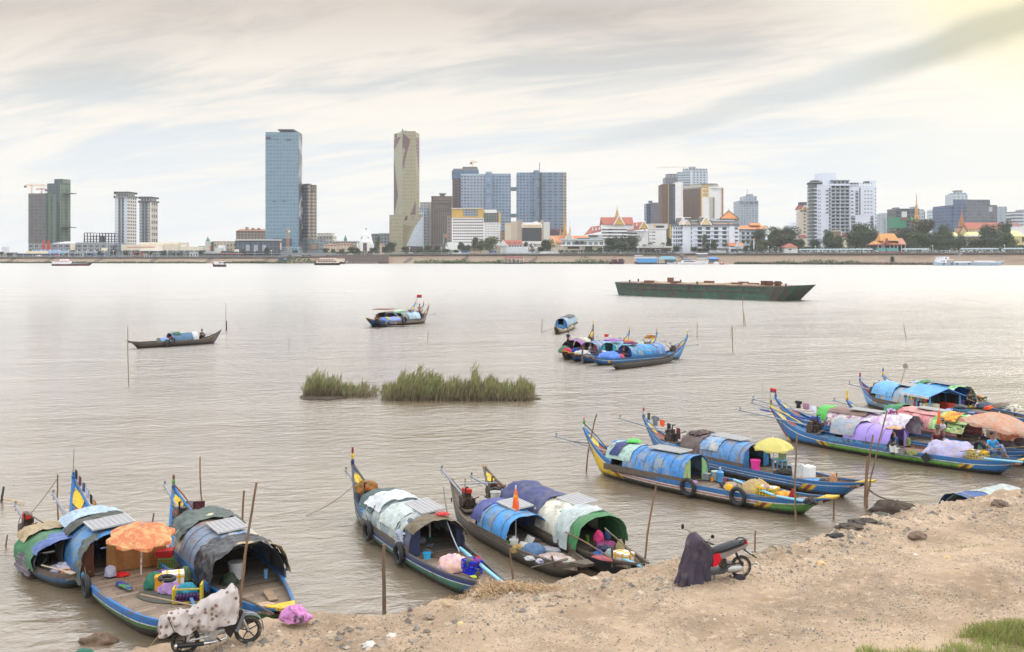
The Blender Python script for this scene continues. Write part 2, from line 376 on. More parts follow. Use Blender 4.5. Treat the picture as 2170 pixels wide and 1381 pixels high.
for px in cols:
 Y,Z=Yb(px),Zt(px);k=px-CX
 A.append([(k*(Y)/F,Y,-1.5),(k*(Y+4)/F,Y+4,.9),(k*(Y+14)/F,Y+14,Z-.9),(k*(Y+14)/F,Y+14,Z),(k*(Y+26)/F,Y+26,Z),(k*(Y+1600)/F,Y+1600,Z+.6)])
n=len(A)
emb.loft([[a[0],a[1],a[2]]for a in A],closed=False,caps=False)
struct('embankment',emb,conc)
deck.loft([[(a[3][0],a[3][1]-2.2,a[3][2]-.8),(a[3][0],a[3][1]-2.2,a[3][2]),a[4]]for a in A],closed=False,caps=False)
deck.loft([[(a[3][0],a[3][1]-2.2,a[3][2]-.8),(a[3][0],a[3][1]+.3,a[3][2]-.9)]for a in A],closed=False,caps=False)
struct('promenade',deck,Q(.42,.41,.40,sc=.2))
land.loft([[a[4],a[5],(a[5][0]*1.8,a[5][1]*1.8,a[5][2])]for a in A],closed=False,caps=False)
struct('city_ground',land,Q(.42,.40,.34,sc=.02))
for i,(px,dxp)in enumerate([(12,22),(92,24),(197,24),(318,14),(438,10),(556,14),(858,26),(978,18),(1124,24),(1466,-22),(1488,20)]):
 Y=Yb(px);Z=Zt(px);k=(px-CX);m_=MB()
 a=Vector((k*Y/F,Y+4-.25,.9+.25));b2=Vector(((k+dxp)*(Y+14)/F,Y+14-.25,Z-.9+.25));wd2=4.0
 m_.add([a+Vector((-wd2/2,0,0)),a+Vector((wd2/2,0,0)),b2+Vector((wd2/2,0,0)),b2+Vector((-wd2/2,0,0)),a+Vector((-wd2/2,.5,-.4)),a+Vector((wd2/2,.5,-.4)),b2+Vector((wd2/2,.5,-.4)),b2+Vector((-wd2/2,.5,-.4))],[(0,1,2,3),(0,4,5,1),(1,5,6,2),(2,6,7,3),(3,7,4,0)])
 side='left' if px<700 else 'middle' if px<1300 else 'right'
 names=['nearest the left edge of the photo','below the green netted towers','left of the white ferry boat bow','below the bare concrete frame','beyond the small white and red boat','left of the road bridge','between the gold tower and the two trees','left of the dark red landing raft','below the low white wall building','sloping left above the yachts','sloping right beyond the yachts']
 single('river_stairs',m_,Q(.38,.34,.30),'dark diagonal stair ramp in the far embankment, '+names[i],'stairs',group='stairs down the far embankment')
for s0,s1 in((-100,700),(700,1400),(1400,2350)):
 rl=thing('railing',['grey handrail along the far promenade before the low shops and malls','grey handrail along the far promenade before the hotels','grey handrail along the far promenade before the trees at right'][(s0>0)+(s0>1000)],'railing',(0,0,0),group='promenade railings')
 pts=[px for px in range(s0,s1+1,25)]
 r1=MB();r1.tube([((p-CX)*(Yb(p)+12)/F,Yb(p)+12,Zt(p)+1.1)for p in pts],.07,4);r1.tube([((p-CX)*(Yb(p)+12)/F,Yb(p)+12,Zt(p)+.55)for p in pts],.05,4)
 r1.bd('rail',Q(.62,.64,.66),rl)
 pm=None
 q_=np.linspace(s0,s1,60)
 for p in q_:
  if pm is None:
   pm=MB().tube([(0,0,0),(0,0,1.1)],.1,5).bd('rail_post',Q(.6,.62,.64),rl,loc=((p-CX)*(Yb(p)+12)/F,Yb(p)+12,Zt(p)))
  else:dup(pm,loc=((p-CX)*(Yb(p)+12)/F,Yb(p)+12,Zt(p)),parent=rl)
for i,(a_,c_,h_)in enumerate(((700,790,2.6),(860,960,2.8),(1185,1300,2.5),(1300,1430,2.6),(1560,1660,3.0),(1695,1790,3.6),(1790,1858,3.6),(1918,2030,4.2),(2030,2180,4.2))):
 hd_=MB();Rh=random.Random(i)
 for px in np.arange(a_,c_,1.6):
  Y=Yb(px)+24;hd_.m;k0=len(hd_.v);cx_,cz_=PX(px,Y),Zt(px)+h_*.5
  for _ in range(16):
   p_=Vector((cx_+Rh.uniform(-.7,.7),Y+Rh.uniform(-1,1),cz_+Rh.uniform(-.5,.62)*h_));u_=Vector((Rh.gauss(0,1),Rh.gauss(0,1),Rh.gauss(0,1))).normalized();v_=u_.cross(Vector((Rh.gauss(0,1),Rh.gauss(0,1),Rh.gauss(0,1)))).normalized();s_=Rh.uniform(.35,.7)
   hd_.add([p_+u_*s_,p_+v_*s_*.7,p_-u_*s_,p_-v_*s_*.7],[(0,1,2,3)],Rh.randrange(2))
 single('hedge',hd_,[M((.04,.065,.03),tr=.2),M((.065,.085,.035),tr=.2)],'leafy hedge along the promenade, '+['beside the quay wall','under the olive trees right of the gold podium','before the modernist villa','below the grove of the spired hotel','before the big clump of trees','under the round balcony tower','left of the tiered pavilion','right of the tiered pavilion','below the yellow roofed hall'][i],'hedge',group='hedges along the promenade')
HZD=.00012
hm=bpy.data.materials.new('haze');hm.use_nodes=True;t=NT(hm.node_tree);t.n.clear();pv=t.new('ShaderNodeVolumePrincipled');pv.inputs['Color'].default_value=(.95,.975,1,1);pv.inputs['Density'].default_value=HZD;pv.inputs['Anisotropy'].default_value=.0
ho=t.new('ShaderNodeOutputMaterial');t.l.new(pv.outputs[0],ho.inputs['Volume'])
o=MB().box(-4700,4700,-320,4700,-5,160).bd('haze',hm);tag(o,'pale haze in the air over the river and the city','haze',kind='stuff')
def leaf_cloud(mb,c,r,n,sz,R,flat=.75):
 for _ in range(n):
  while True:
   d=Vector((R.uniform(-1,1),R.uniform(-1,1),R.uniform(-1,1)))
   if .25<d.length<1:break
  d=d*(1-.35*R.random()**2*0);p=Vector(c)+Vector((d.x*r[0],d.y*r[1],d.z*r[2]))
  a=Vector((R.gauss(0,1),R.gauss(0,1),R.gauss(0,.7))).normalized();bb=a.cross(Vector((R.gauss(0,1),R.gauss(0,1),R.gauss(0,1)))).normalized()
  s=sz*R.uniform(.6,1.3);k=len(mb.v)
  mb.v+=[tuple(p+a*s),tuple(p+bb*s*.6),tuple(p-a*s),tuple(p-bb*s*.6)];mb.f.append((k,k+1,k+2,k+3));mb.m.append(R.choice((0,0,1,1,2)))
def leafm(a):return[M(a,rough=.6,var=.3,sc=.5,tr=.25),M(tuple(v*.62 for v in a),rough=.6,var=.3,sc=.5,tr=.2),M((a[0]*1.5,a[1]*1.35,a[2]*1.2),rough=.6,var=.3,sc=.5,tr=.3)]
GREEN=leafm((.07,.105,.04));DKG=leafm((.055,.082,.038));LTG=leafm((.10,.14,.045));OLIV=leafm((.085,.095,.045));BRN=leafm((.12,.085,.06));GRASSG=leafm((.06,.12,.03))
R=random.Random(5)
scr=MB()
for a,b_,h_ in[(-20,60,1.2),(60,230,1.0),(230,330,1.4),(330,435,1.2),(470,600,1.6),(880,960,3.6),(940,1010,3.0),(1010,1060,2.0),(1050,1110,3.6),(1110,1280,1.2),(590,670,5),(1265,1300,3.2),(1220,1262,5.2),(1640,1700,2.6),(1700,1790,3.4),(1780,1840,2.6),(1560,1660,1.4),(530,570,1.8),(1560,1600,1.3)]:
 for px in np.arange(a,b_,2.2):
  hh=h_*R.uniform(.5,1.1)*(.5+.5*math.sin(pi*(px-a)/(b_-a)+.2));Y=Yb(px)-R.uniform(-3.5,1.5)
  leaf_cloud(scr,(PX(px,Y),Y,.2+hh*.5),(2.2,1.8,hh*.6+.4),14,.65,R)
tag(scr.bd('riverside_scrub',GRASSG),'green scrub and weeds along the foot of the far embankment','scrub',kind='stuff')
rb=MB()
for _ in range(900):
 px=R.uniform(1555,1990);Y=Yb(px)+R.uniform(-1.5,3.5);s=R.uniform(.3,.9)
 rb.blob((PX(px,Y),Y,R.uniform(0,1.6)),(s*1.3,s,s*.7),R.randint(0,999),.25,6,4)
tag(rb.bd('rubble',Q(.40,.36,.32,sc=.3)),'grey brown rubble at the foot of the far embankment','rubble',kind='stuff')
#  FAR BANK: buildings, trees, boats at the quay
def zb(px):return Zt(px)+.2
class Bld:
 """a building placed by its real distance D; parts are given as the rectangle they cover in the photo at that distance"""
 def __init__(s,name,label,cat,px0,px1,D,ybase=None,group=None):
  s.D=D;s.z0=zb((px0+px1)/2)if ybase is None else PZ(ybase,D);s.x0=PX((px0+px1)/2,D)
  s.t=thing(name,label,cat,(s.x0,D,s.z0),0,group);s.n={}
 def X(s,px,D=None):return PX(px,D or s.D)-s.x0
 def Z(s,py,D=None):return(PZ(py,D or s.D)-s.z0)if py is not None else 0.0
 def box(s,name,px0,px1,py0,py1,mat,dep=20,off=0.0,label=None):
  d=s.D+off
  return MB().box(s.X(px0,d),s.X(px1,d),off,off+dep,s.Z(py1,d),s.Z(py0,d)).bd(name,mat,s.t,label=label)
 def prism(s,name,pts,py0,py1,mats,label=None):
  """pts = plan corners (px, extra depth), front-left first, anticlockwise seen from above"""
  z1,z0=s.Z(py0),s.Z(py1);v=[(s.X(p,s.D+d),d)for p,d in pts];n=len(v);m=MB()
  m.add([(a,b_,z0)for a,b_ in v]+[(a,b_,z1)for a,b_ in v],[])
  for i in range(n):m.f.append((i,(i+1)%n,(i+1)%n+n,i+n));m.m.append(min(i,len(mats)-1))
  m.f.append(tuple(range(n,2*n)));m.m.append(len(mats)-1)
  return m.bd(name,mats,s.t,label=label)
 def wins(s,px0,px1,py0,py1,nx,nz,mat,fw=.6,fh=.55,off=0.0,name='window',proud=.12,dep=.3,skip=None):
  d=s.D+off;x0,x1,z1,z0=s.X(px0,d),s.X(px1,d),s.Z(py0,d),s.Z(py1,d)
  sx,sz=(x1-x0)/nx,(z1-z0)/nz;me=MB().box(-sx*fw/2,sx*fw/2,-proud,-proud+dep,-sz*fh/2,sz*fh/2).mesh(name);me.materials.append(mat);rest=MB()
  for j in range(nz):
   for i in range(nx):
    if skip and skip(i,j):continue
    c=(x0+(i+.5)*sx,off,z0+(j+.5)*sz);k=s.n.get(name,0)
    if k<99:
     o=bpy.data.objects.new(name,me);C.objects.link(o);o.parent=s.t;o.location=c
    else:rest.box(c[0]-sx*fw/2,c[0]+sx*fw/2,c[1]-proud,c[1]-proud+dep,c[2]-sz*fh/2,c[2]+sz*fh/2)
    s.n[name]=k+1
  if rest.v:rest.bd(name,mat,s.t)['kind']='stuff'
 def gable(s,name,px0,px1,py0,py1,mat,dep=14,off=-.6,hip=0.0,label=None,up=.55):
  """roof whose ridge runs left-right, front slope seen; hip = share of the width each end leans in"""
  d=s.D+off;x0,x1=s.X(px0,d),s.X(px1,d);z0,z1=s.Z(py1,d),s.Z(py0,d);h=(x1-x0)*hip
  c=[(x0,off,z0),(x1,off,z0),(x1,off+dep,z0),(x0,off+dep,z0),(x0+h,off+dep*up,z1),(x1-h,off+dep*up,z1)]
  return MB().add(c,[(0,1,5,4),(1,2,5),(2,3,4,5),(3,0,4),(3,2,1,0)]).bd(name,mat,s.t,label=label)
 def front_gable(s,name,px0,px1,py0,py1,mroof,mface,dep=8,off=-1.2,edge=None):
  """gable end facing the river with pale barge boards"""
  d=s.D+off;x0,x1,xm=s.X(px0,d),s.X(px1,d),s.X((px0+px1)/2,d);z0,z1=s.Z(py1,d),s.Z(py0,d)
  r=MB().add([(x0,off,z0),(x1,off,z0),(xm,off,z1),(x0,off+dep,z0),(x1,off+dep,z0),(xm,off+dep,z1)],[(0,1,2)],1)
  r.add(r.v[:6],[(1,4,5,2),(3,0,2,5)],0);p=r.bd(name,[mroof,mface],s.t)
  e=MB();w_=(x1-x0)*.07
  e.tube([(x0-w_,off-.3,z0-.3),(xm,off-.3,z1+w_)],w_*.8,4);e.tube([(x1+w_,off-.3,z0-.3),(xm,off-.3,z1+w_)],w_*.8,4)
  e.tube([(xm,off-.3,z1),(xm,off-.6,z1+(x1-x0)*.18)],[w_*.6,.05],4)
  e.bd('barge_board',edge or WHITE,s.t);return p
WHITE=Q(.90,.90,.90,var=.06,sc=.3);WHITEB=Q(.86,.88,.92,var=.06,sc=.2);CREAM=Q(.86,.82,.74,var=.08,sc=.2);GLASS=M((.03,.045,.055),rough=.15,var=.3,sc=.2)
DGLASS=M((.06,.075,.085),rough=.25,var=.3,sc=.3);GREY=Q(.56,.58,.60,var=.1,sc=.1);DGREY=Q(.34,.36,.39,var=.12,sc=.1);RUST=Q(.62,.34,.27,var=.15,sc=.3)
ORG=Q(.78,.52,.33,var=.12,sc=.3);GOLD=Q(.80,.66,.34,var=.12,sc=.2);SHADE=M((.05,.05,.055),rough=.6)
fc=facade
b1=Bld('tower_under_construction','lower tower wrapped in brown and green safety netting at far left','tower',60,120,1000,group='netted towers under construction')
net_br,net_gr=fc(rg(.38,.375,.38),rg(.345,.345,.355),4.2,3.4,.5,.8,rough=.9,wrough=.9,line=(rg(.46,.44,.44),.10)),fc(rg(.34,.43,.39),rg(.30,.385,.36),5,3.4,.5,.85,wrough=.9,line=(rg(.40,.46,.40),.10))
b1.prism('netting',[(60,3),(65,0),(95,0),(119.5,12),(119.5,45),(60,45)],410.5,None,[net_br,net_br,net_gr,net_gr,net_gr,Q(.4,.4,.4)])
b1.box('netting_seam',99.5,100.5,412,530,SHADE,1,-.5+2);b1.box('netting_seam',109,110,412,530,SHADE,1,4.0)
b2=Bld('tower_under_construction','taller tower in dark green netting with stepped top at far left','tower',100,150,1060,group='netted towers under construction')
net_dk=fc(rg(.29,.35,.36),rg(.26,.31,.33),4.2,3.4,.5,.8,wrough=.9,line=(rg(.33,.39,.38),.1));net_g2=fc(rg(.40,.47,.40),rg(.34,.41,.37),5,3.4,.5,.8,wrough=.9,line=(rg(.46,.52,.45),.12))
b2.prism('netting',[(100,5),(127,0),(149.5,14),(149.5,50),(100,50)],389,None,[net_dk,net_g2,net_g2,net_dk])
b2.prism('upper_netting',[(115,4.5),(132,2),(149.5,13),(149.5,48),(115,48)],379.5,388.8,[net_dk,net_g2,net_g2,net_dk])
b2.box('catch_platform',95,154,409.5,411,DGREY,10,3);b2.box('catch_platform',119,153,481.5,483,DGREY,10,2);b2.box('netting_seam',141.5,142.5,400,530,SHADE,1,7)
def crane(px,D,ytop,ybase,jl,jr,label,colr,mast=.9,yj=None):
 z0=PZ(ybase,D);x0=PX(px,D);t_=thing('tower_crane',label,'crane',(x0,D,z0),0,'tower cranes on the skyline');H_=PZ(ytop,D)-z0;zj=(PZ(yj,D)-z0)if yj else H_-2.5
 m=MB();
 for sx_ in(-mast/2,mast/2):
  for sy_ in(-mast/2,mast/2):m.tube([(sx_,sy_,0),(sx_,sy_,H_-1.5)],.13,4)
 k=int(H_/1.8)
 for i in range(k):m.tube([(-mast/2,-mast/2,i*H_/k),(mast/2,-mast/2,(i+1)*H_/k-.2)],.08,3);m.tube([(mast/2,mast/2,i*H_/k),(-mast/2,mast/2,(i+1)*H_/k-.2)],.08,3)
 m.bd('mast',colr,t_)
 xl,xr=PX(jl,D)-x0,PX(jr,D)-x0
 MB().tube([(xl,0,zj),(xr,0,zj)],.3,4).tube([(xl*.9,0,zj+1.1),(xr*.9,0,zj+1.1)],.16,4).bd('jib',colr,t_)
 MB().tube([(xl*.75,0,zj+.4),(0,0,H_),(xr*.75,0,zj+.4)],.07,3).bd('stay_cable',DGREY,t_)
 MB().cbox((.9,0,zj-1.2),(1.6,1.6,1.6)).bd('cab',WHITE,t_);MB().cbox((xl+1 if abs(xl)<abs(xr)else xr-1,0,zj-1.0),(2.2,1.2,1.8)).bd('counterweight',DGREY,t_)
YEL=Q(.85,.66,.38);REDP=Q(.72,.22,.20)
crane(67,1005,389,411,51.5,100,'yellow tower crane with long jib on top of the brown netted tower',YEL)
crane(88,1010,397,411,75.5,100,'smaller orange tower crane with grey jib behind the yellow crane',Q(.72,.42,.34))
crane(610,850,485,534,607,614,'slender orange tower crane standing before the blue glass tower',Q(.80,.58,.30),1.6,488)
crane(1001,1100,340,355,996,1012,'small yellow crane on the roof of the unfinished brown tower',YEL)
crane(1450,1500,352,360,1392,1474,'pale crane with very long jib over the light grey tower',Q(.85,.80,.74),1.2,356)
m=MB()
def hat_tower(px0,pxs,px1,yt,D,label,a,c):
 b=Bld('apartment_tower',label,'tower',px0,px1,D,group='pale twin towers with flat roofs')
 w_=px1-px0
 b.prism('wall',[(px0+1,0),(pxs,0),(px1-1,16),(px1-1,36),(px0+1,30)],yt+9,518,[a,c,c,a])
 b.prism('roof_storey',[(px0+4,2),(pxs,2),(px1-4,15),(px1-4,30),(px0+4,28)],yt+1.5,yt+8.4,[fc(rg(.75,.76,.78),rg(.3,.3,.34),3,8,.6,.5)])
 for y_,e in((yt,1.4),(yt+8.4,1.8)):b.prism('roof_slab',[(px0-e,-3),(pxs,-3),(px1+e,15),(px1+e,38),(px0-e,34)],y_,y_+1.3,[Q(.42,.43,.46)])
 b.box('window_strip',px0+w_*.18,px0+w_*.27,yt+12,516,DGREY,1,-.4);b.box('window_strip',px0+w_*.32,px0+w_*.40,yt+12,516,DGREY,1,-.4)
 return b
b=hat_tower(242.5,271,290,407,1000,'wider white tower with dark window strips and flat roof slab',fc(rg(.78,.80,.83),rg(.42,.45,.50),4.5,3.3,.38,.4),fc(rg(.79,.78,.76),rg(.34,.35,.37),4.2,3.3,.62,.55))
b=hat_tower(294.5,320,335.5,417.5,1080,'narrower grey tower with dark bays right of the wider white tower',fc(rg(.62,.64,.68),rg(.33,.35,.40),4.2,3.3,.65,.5),fc(rg(.70,.68,.66),rg(.36,.36,.38),5,6.6,.7,.5))
b.box('corner_pier',317.5,320.5,428,516,CREAM,1,-.6)
b=Bld('concrete_frame_building','bare concrete frame of an unfinished block left of the white towers','building',177,243,960)
for i,p in enumerate(np.linspace(178,242,11)):b.box('column',p-.5,p+.5,494 if i not in(3,4)else 499,518,DGREY,1.2,0);b.box('column',p+.6,p+1.4,496,518,DGREY,1,16)
for y_,a_,c_ in((493.5,178,191),(494.5,207,243),(501,178,243),(507,178,243),(512,178,243)):b.box('floor_slab',a_,c_,y_,y_+1,DGREY,18,-.1)
b.box('stair_core',212,217,500,517,GREY,6,3)
b=Bld('low_mall','long grey low mall with many windows below the netted towers','building',60,262,905)
b.box('wall',60,228,517,545,fc(rg(.62,.63,.64),rg(.36,.39,.43),5.5,3.6,.55,.5),40)
b.box('roof',112,160,515.5,517,WHITEB,30,2);b.gable('skylight',120,145,512.5,515.4,WHITEB,20,3,.3);b.box('roof',160,222,514.5,516.5,GREY,30,4)
b.wins(62,226,518,530,32,3,DGLASS,.55,.45)
b.box('plant_room',112,120,512.5,515.2,DGREY,8,12);b.box('drum_corner',149,158,518,531,CREAM,6,-2)
b.box('sign_board',215,227,526.5,531.5,Q(.93,.9,.78),.6,-1.2)
b=Bld('blue_glazed_hall','low hall with pale blue glass front under the long grey mall','building',60,132,880);b.box('wall',70,132,529.5,541,fc(rg(.66,.74,.82),rg(.50,.60,.72),4,4,.7,.6),12)
b=Bld('market_hall','long low shed with a cream roof sign on the left promenade','building',28,160,868)
b.box('roof',28,100,538,539.5,Q(.30,.42,.68),10);b.box('sign_board',55,101.5,533,538,Q(.93,.88,.72),.8,-.4);b.box('wall',30,158,539.5,545,fc(rg(.35,.36,.40),rg(.24,.26,.36),5,6,.7,.6),8,1)
b.box('awning',104,158,537.6,539.2,Q(.42,.52,.68),9,-.5)
for i,px in enumerate((92,102)):
 D=900;p_=thing('red_pylon',['left one of two red tapered pylons before the grey mall','right one of two red tapered pylons before the grey mall'][i],'pylon',(PX(px,D),D,zb(px)),0,'red pylons');MB().poly([(-2.0,0),(2.0,0),(1.5,6),(.7,11),(.3,15),(-.5,15),(-1.1,8)],1.2).bd('mast',REDP,p_)
b=Bld('white_exhibition_hall','wide plain white hall with a small red sign line below the twin towers','building',255,430,915)
b.box('wall',255,345,519,531,CREAM,40);b.box('upper_wall',296,378,514.2,519,CREAM,30,6);b.box('side_wall',345,378,519.5,532,CREAM,30,2);b.box('base',255,430,531,545,fc(rg(.5,.53,.54),rg(.3,.35,.38),5,6,.7,.5),20,1)
b.box('sign_line',270,328,524,525,REDP,.3,-.3);b.box('canopy',296,342,530,532.5,WHITE,6,-5);b.box('low_wing',378,430,523.5,536,CREAM,26,4);b.box('roof_box',382,390,520.5,523.5,WHITE,6,6)
b.box('blue_front',243,256,516,533,fc(rg(.45,.5,.56),rg(.3,.36,.44),4,3.6,.6,.5),12,-.5)
b=Bld('white_block','small white block at the far left edge of the skyline','building',0,12,1100);b.box('wall',3,10,524,545,WHITEB,10)
b=Bld('low_white_wing','low white building right of the exhibition hall','building',378,436,1000);b.box('wall',392,436,526,545,Q(.80,.80,.78),20);b.box('plant_room',420,436,522,526,GREY,8,4)
R=random.Random(3)
shop_spec=[(0,14,'white with an orange corner'),(14,27,'grey with a dark roof'),(132,146,'pale blue'),(158,176,'white and glassy'),(176,188,'blue tented'),(188,206,'light blue and white'),(206,222,'dark blue'),(222,252,'pale blue glazed'),(262,282,'grey with an orange sign'),(282,300,'red fronted'),(300,322,'white canopied'),(322,343,'light grey'),(343,362,'green tinted'),(362,388,'dark glazed'),(388,402,'grey shuttered'),(402,420,'white tented'),(420,436,'grey roofed')]
tones=[(.85,.8,.75),(.5,.52,.55),(.6,.7,.8),(.8,.83,.84),(.35,.48,.7),(.62,.74,.84),(.25,.33,.55),(.6,.68,.76),(.6,.6,.62),(.7,.33,.28),(.86,.86,.86),(.66,.68,.7),(.42,.5,.48),(.3,.34,.37),(.55,.56,.57),(.88,.9,.92),(.45,.47,.5)]
for(a_,c_,dsc),tn in zip(shop_spec,tones):
 b=Bld('riverside_shop','low %s shop on the left promenade between columns %s'%(dsc,{0:'at the photo edge',1:'of small trees'}.get(0 if a_<30 else 1)),'shop',a_,c_,860+R.uniform(-6,6),group='low shops on the left promenade')
 y_=545-R.uniform(6.5,11);b.t['label']='low %s shop at the railing of the left promenade'%dsc
 b.box('wall',a_,c_,y_+1.5,546,Q(*tn),7);b.box('roof',a_-.5,c_+.5,y_,y_+1.5,Q(*[v*.85 for v in tn]),9,-1);b.wins(a_+.5,c_-.5,y_+3,545,max(2,int((c_-a_)/5)),1,DGLASS,.6,.7)
b=Bld('classical_row','long cream classical row with a small green dome at its left end','building',435,497,930)
b.box('wall',450,500,512,545,fc(rg(.68,.64,.56),rg(.42,.41,.39),3,4,.5,.55),16);b.box('white_front',462,478,520,545,WHITE,8,-3);b.box('dome_tower',435,446,513,545,Q(.70,.71,.68),9,-2);b.box('low_front',388,470,526,545,Q(.82,.82,.80),8,-6)
x_=b.X(439);MB().lathe([(1.7,0),(1.9,.8),(1.3,2.2),(.5,3.4),(.12,5.2)],(x_,2,b.Z(512.5)),10).bd('dome',Q(.33,.55,.50),b.t)
b.box('tall_sign',448,452.5,513,532,Q(.16,.30,.28),1,-7);b.box('orange_sign',444.5,447.5,521,531,Q(.80,.42,.25),1,-7)
b=Bld('hotel_block','brown stone hotel with red mansard roof left of the blue glass tower','hotel',499,563,1080)
b.box('wall',500,563,490,540,fc(rg(.58,.52,.46),rg(.42,.38,.35),3.6,3.4,.5,.6),20);b.gable('roof',499.5,563.5,485.5,490,Q(.60,.42,.37),20,-1,.06)
for p in(520,533,545):b.box('roof_turret',p,p+5,481.5 if p==520 else 483.5,487,Q(.62,.55,.48),4,4)
b.wins(502,561,491,505,16,3,DGLASS,.4,.5)
b=Bld('glass_mall','long dark glass mall with pale flat roof before the blue glass tower','mall',497,597,880)
b.prism('wall',[(497.5,0),(588,0),(594,3),(595.5,8),(595.5,36),(497.5,36)],511,545,[fc(rg(.34,.37,.40),rg(.25,.29,.33),4.5,4.2,.7,.7)]*5)
b.prism('roof',[(498,-2),(588,-2),(596,3),(598,8),(598,38),(498,38)],508,510.4,[Q(.78,.80,.80)])
for p in(521,538,556):b.box('banner',p,p+8,519.5,532,Q(.62,.65,.68),.4,-.5)
b.wins(503,588,513,522,18,2,Q(.40,.52,.72),.18,.35,name='blue_window');b.box('poster',593,596.5,515,530,Q(.85,.66,.62),.4,-.6);b.wins(499,593,532,541,22,1,GLASS,.6,.7)  # narrow upper windows in plain blue, dark glass row at the base
b.box('ground_canopy',500,598,537,538.2,GREY,5,-5)
b=Bld('pier_restaurant','low dark restaurant with red white awning right of the green dome','restaurant',430,512,845)
b.box('wall',436,508,538,545.6,fc(rg(.36,.37,.38),rg(.2,.22,.24),4,6,.6,.7),7);b.box('roof',432,466,535.5,538,Q(.66,.69,.70),10,-1.5);b.box('awning',466,512,537.6,539,Q(.72,.48,.47),9,-2);b.box('upper_storey',468,504,532.5,537.6,Q(.30,.33,.34),6,1);b.box('sign_board',496,506,529,534,Q(.85,.83,.78),.5,.2)
b=Bld('glass_tower','very tall blue glass tower with zigzag grey side panels','tower',562,640,930)
gl=fc(rg(.46,.565,.62),rg(.40,.51,.58),3.1,3.35,.86,.72,varc=.05,wrough=.12,offx=1);gl.node_tree.nodes['Principled BSDF'].inputs['Roughness'].default_value=.15
b.prism('glass_wall',[(562.5,0),(633,0),(640,42),(640,70),(562.5,70)],280.5,None,[gl,Q(.62,.64,.67),gl,gl,Q(.5,.52,.55)])
def side_tri(name,pts,mat):
 m=MB();v=[]
 for f_,py in pts:v.append((b.X(633+7*f_,930+42*f_)+.25,42*f_-.1,b.Z(py,930+42*f_)))
 m.add(v,[tuple(range(len(v)))]).bd(name,mat,b.t)
dkp,ltp,tnp=Q(.30,.33,.37,rough=.4),Q(.74,.77,.80,rough=.4),Q(.58,.57,.56)
for pts in[[(0,281),(1,285),(1,308)],[(0,314),(1,332),(0,350)],[(.3,371),(1,392),(1,405),(0,437),(0,392)],[(1,425),(1,440),(.5,432)],[(0,460),(1,477),(0,500)],[(0,500),(1,485),(1,530),(0,532)]]:side_tri('folded_panel',pts,dkp)
for pts in[[(.4,395),(1,407),(1,420),(.1,445),(0,440)],[(.3,440),(1,455),(1,474),(0,455)]]:side_tri('folded_panel',pts,ltp)
for pts in[[(0,352),(1,334),(1,352),(.4,368)],[(0,412),(.5,430),(0,458)]]:side_tri('folded_panel',pts,tnp)
b.box('roof_crown',593,620,276.5,280.5,DGREY,26,10);b.box('crown_slab',588.5,622,274.3,276.5,DGREY,34,6)
for a_,c_,y0,y1 in((563,573,290.5,296),(584,590,295.8,297.2),(606,617,295.8,298),(574,576,296,297),(577.5,585,426,428.3),(597.5,605,426,428.3),(578,619,506,521.5)):b.box('open_bay',a_,c_,y0,y1,Q(.26,.33,.40)if y0>500 else SHADE,.3,-.25)
b.box('entrance_hall',575,634,524,545,fc(rg(.60,.71,.75),rg(.48,.60,.66),3,4,.8,.7),8,-8)
b=Bld('residential_tower','dark residential tower with beige grid front beside the blue glass tower','tower',640,672,960)
b.prism('wall',[(640.5,6),(652,0),(669.5,3),(671.5,12),(671.5,30),(640.5,34)],392,512,[fc(rg(.42,.46,.50),rg(.27,.30,.34),3,3.3,.6,.5),fc(rg(.66,.63,.57),rg(.32,.33,.33),3.6,3.3,.7,.5),fc(rg(.55,.56,.57),rg(.35,.37,.4),3,3.3,.5,.5),GREY,GREY])
b.prism('roof_storey',[(641,8),(651,2),(660,6),(660,28),(641,30)],389.5,392,[DGREY]);b.box('red_stripe',659.7,661,408,506,Q(.70,.42,.38),.4,.8);b.box('crown_frame',652.5,668.5,395,406,SHADE,.3,1.0)
for p in(653.5,657.5,661.5,665):b.box('crown_pier',p,p+2.2,396,405.5,Q(.62,.60,.5),.5,.6)
b.box('podium',652,686,508.5,545,fc(rg(.52,.58,.60),rg(.42,.49,.52),4,4,.8,.7),24,-14);b.box('podium',640.5,652,505,545,fc(rg(.40,.45,.46),rg(.3,.34,.36),3,4,.7,.6),20,-12);b.box('brown_panel',655,675,516.5,530.5,Q(.52,.44,.40),.5,-14.6);b.box('sign_board',660,671,519,528,Q(.60,.54,.48),.3,-15)
b=Bld('round_top_building','cream office building with stepped top right of the residential tower','building',672,709,1050)
b.box('wall',672,706,500,540,fc(rg(.80,.78,.73),rg(.52,.51,.49),3.4,4,.5,.6),20);b.box('upper_storey',672,703,494.5,499,fc(rg(.84,.82,.77),rg(.5,.5,.5),3,2.6,.4,.4),18,1);b.box('cornice',671,708,509.5,511.5,Q(.82,.80,.76),22,-1);b.wins(673,705,500.5,509,11,2,DGLASS,.45,.6)
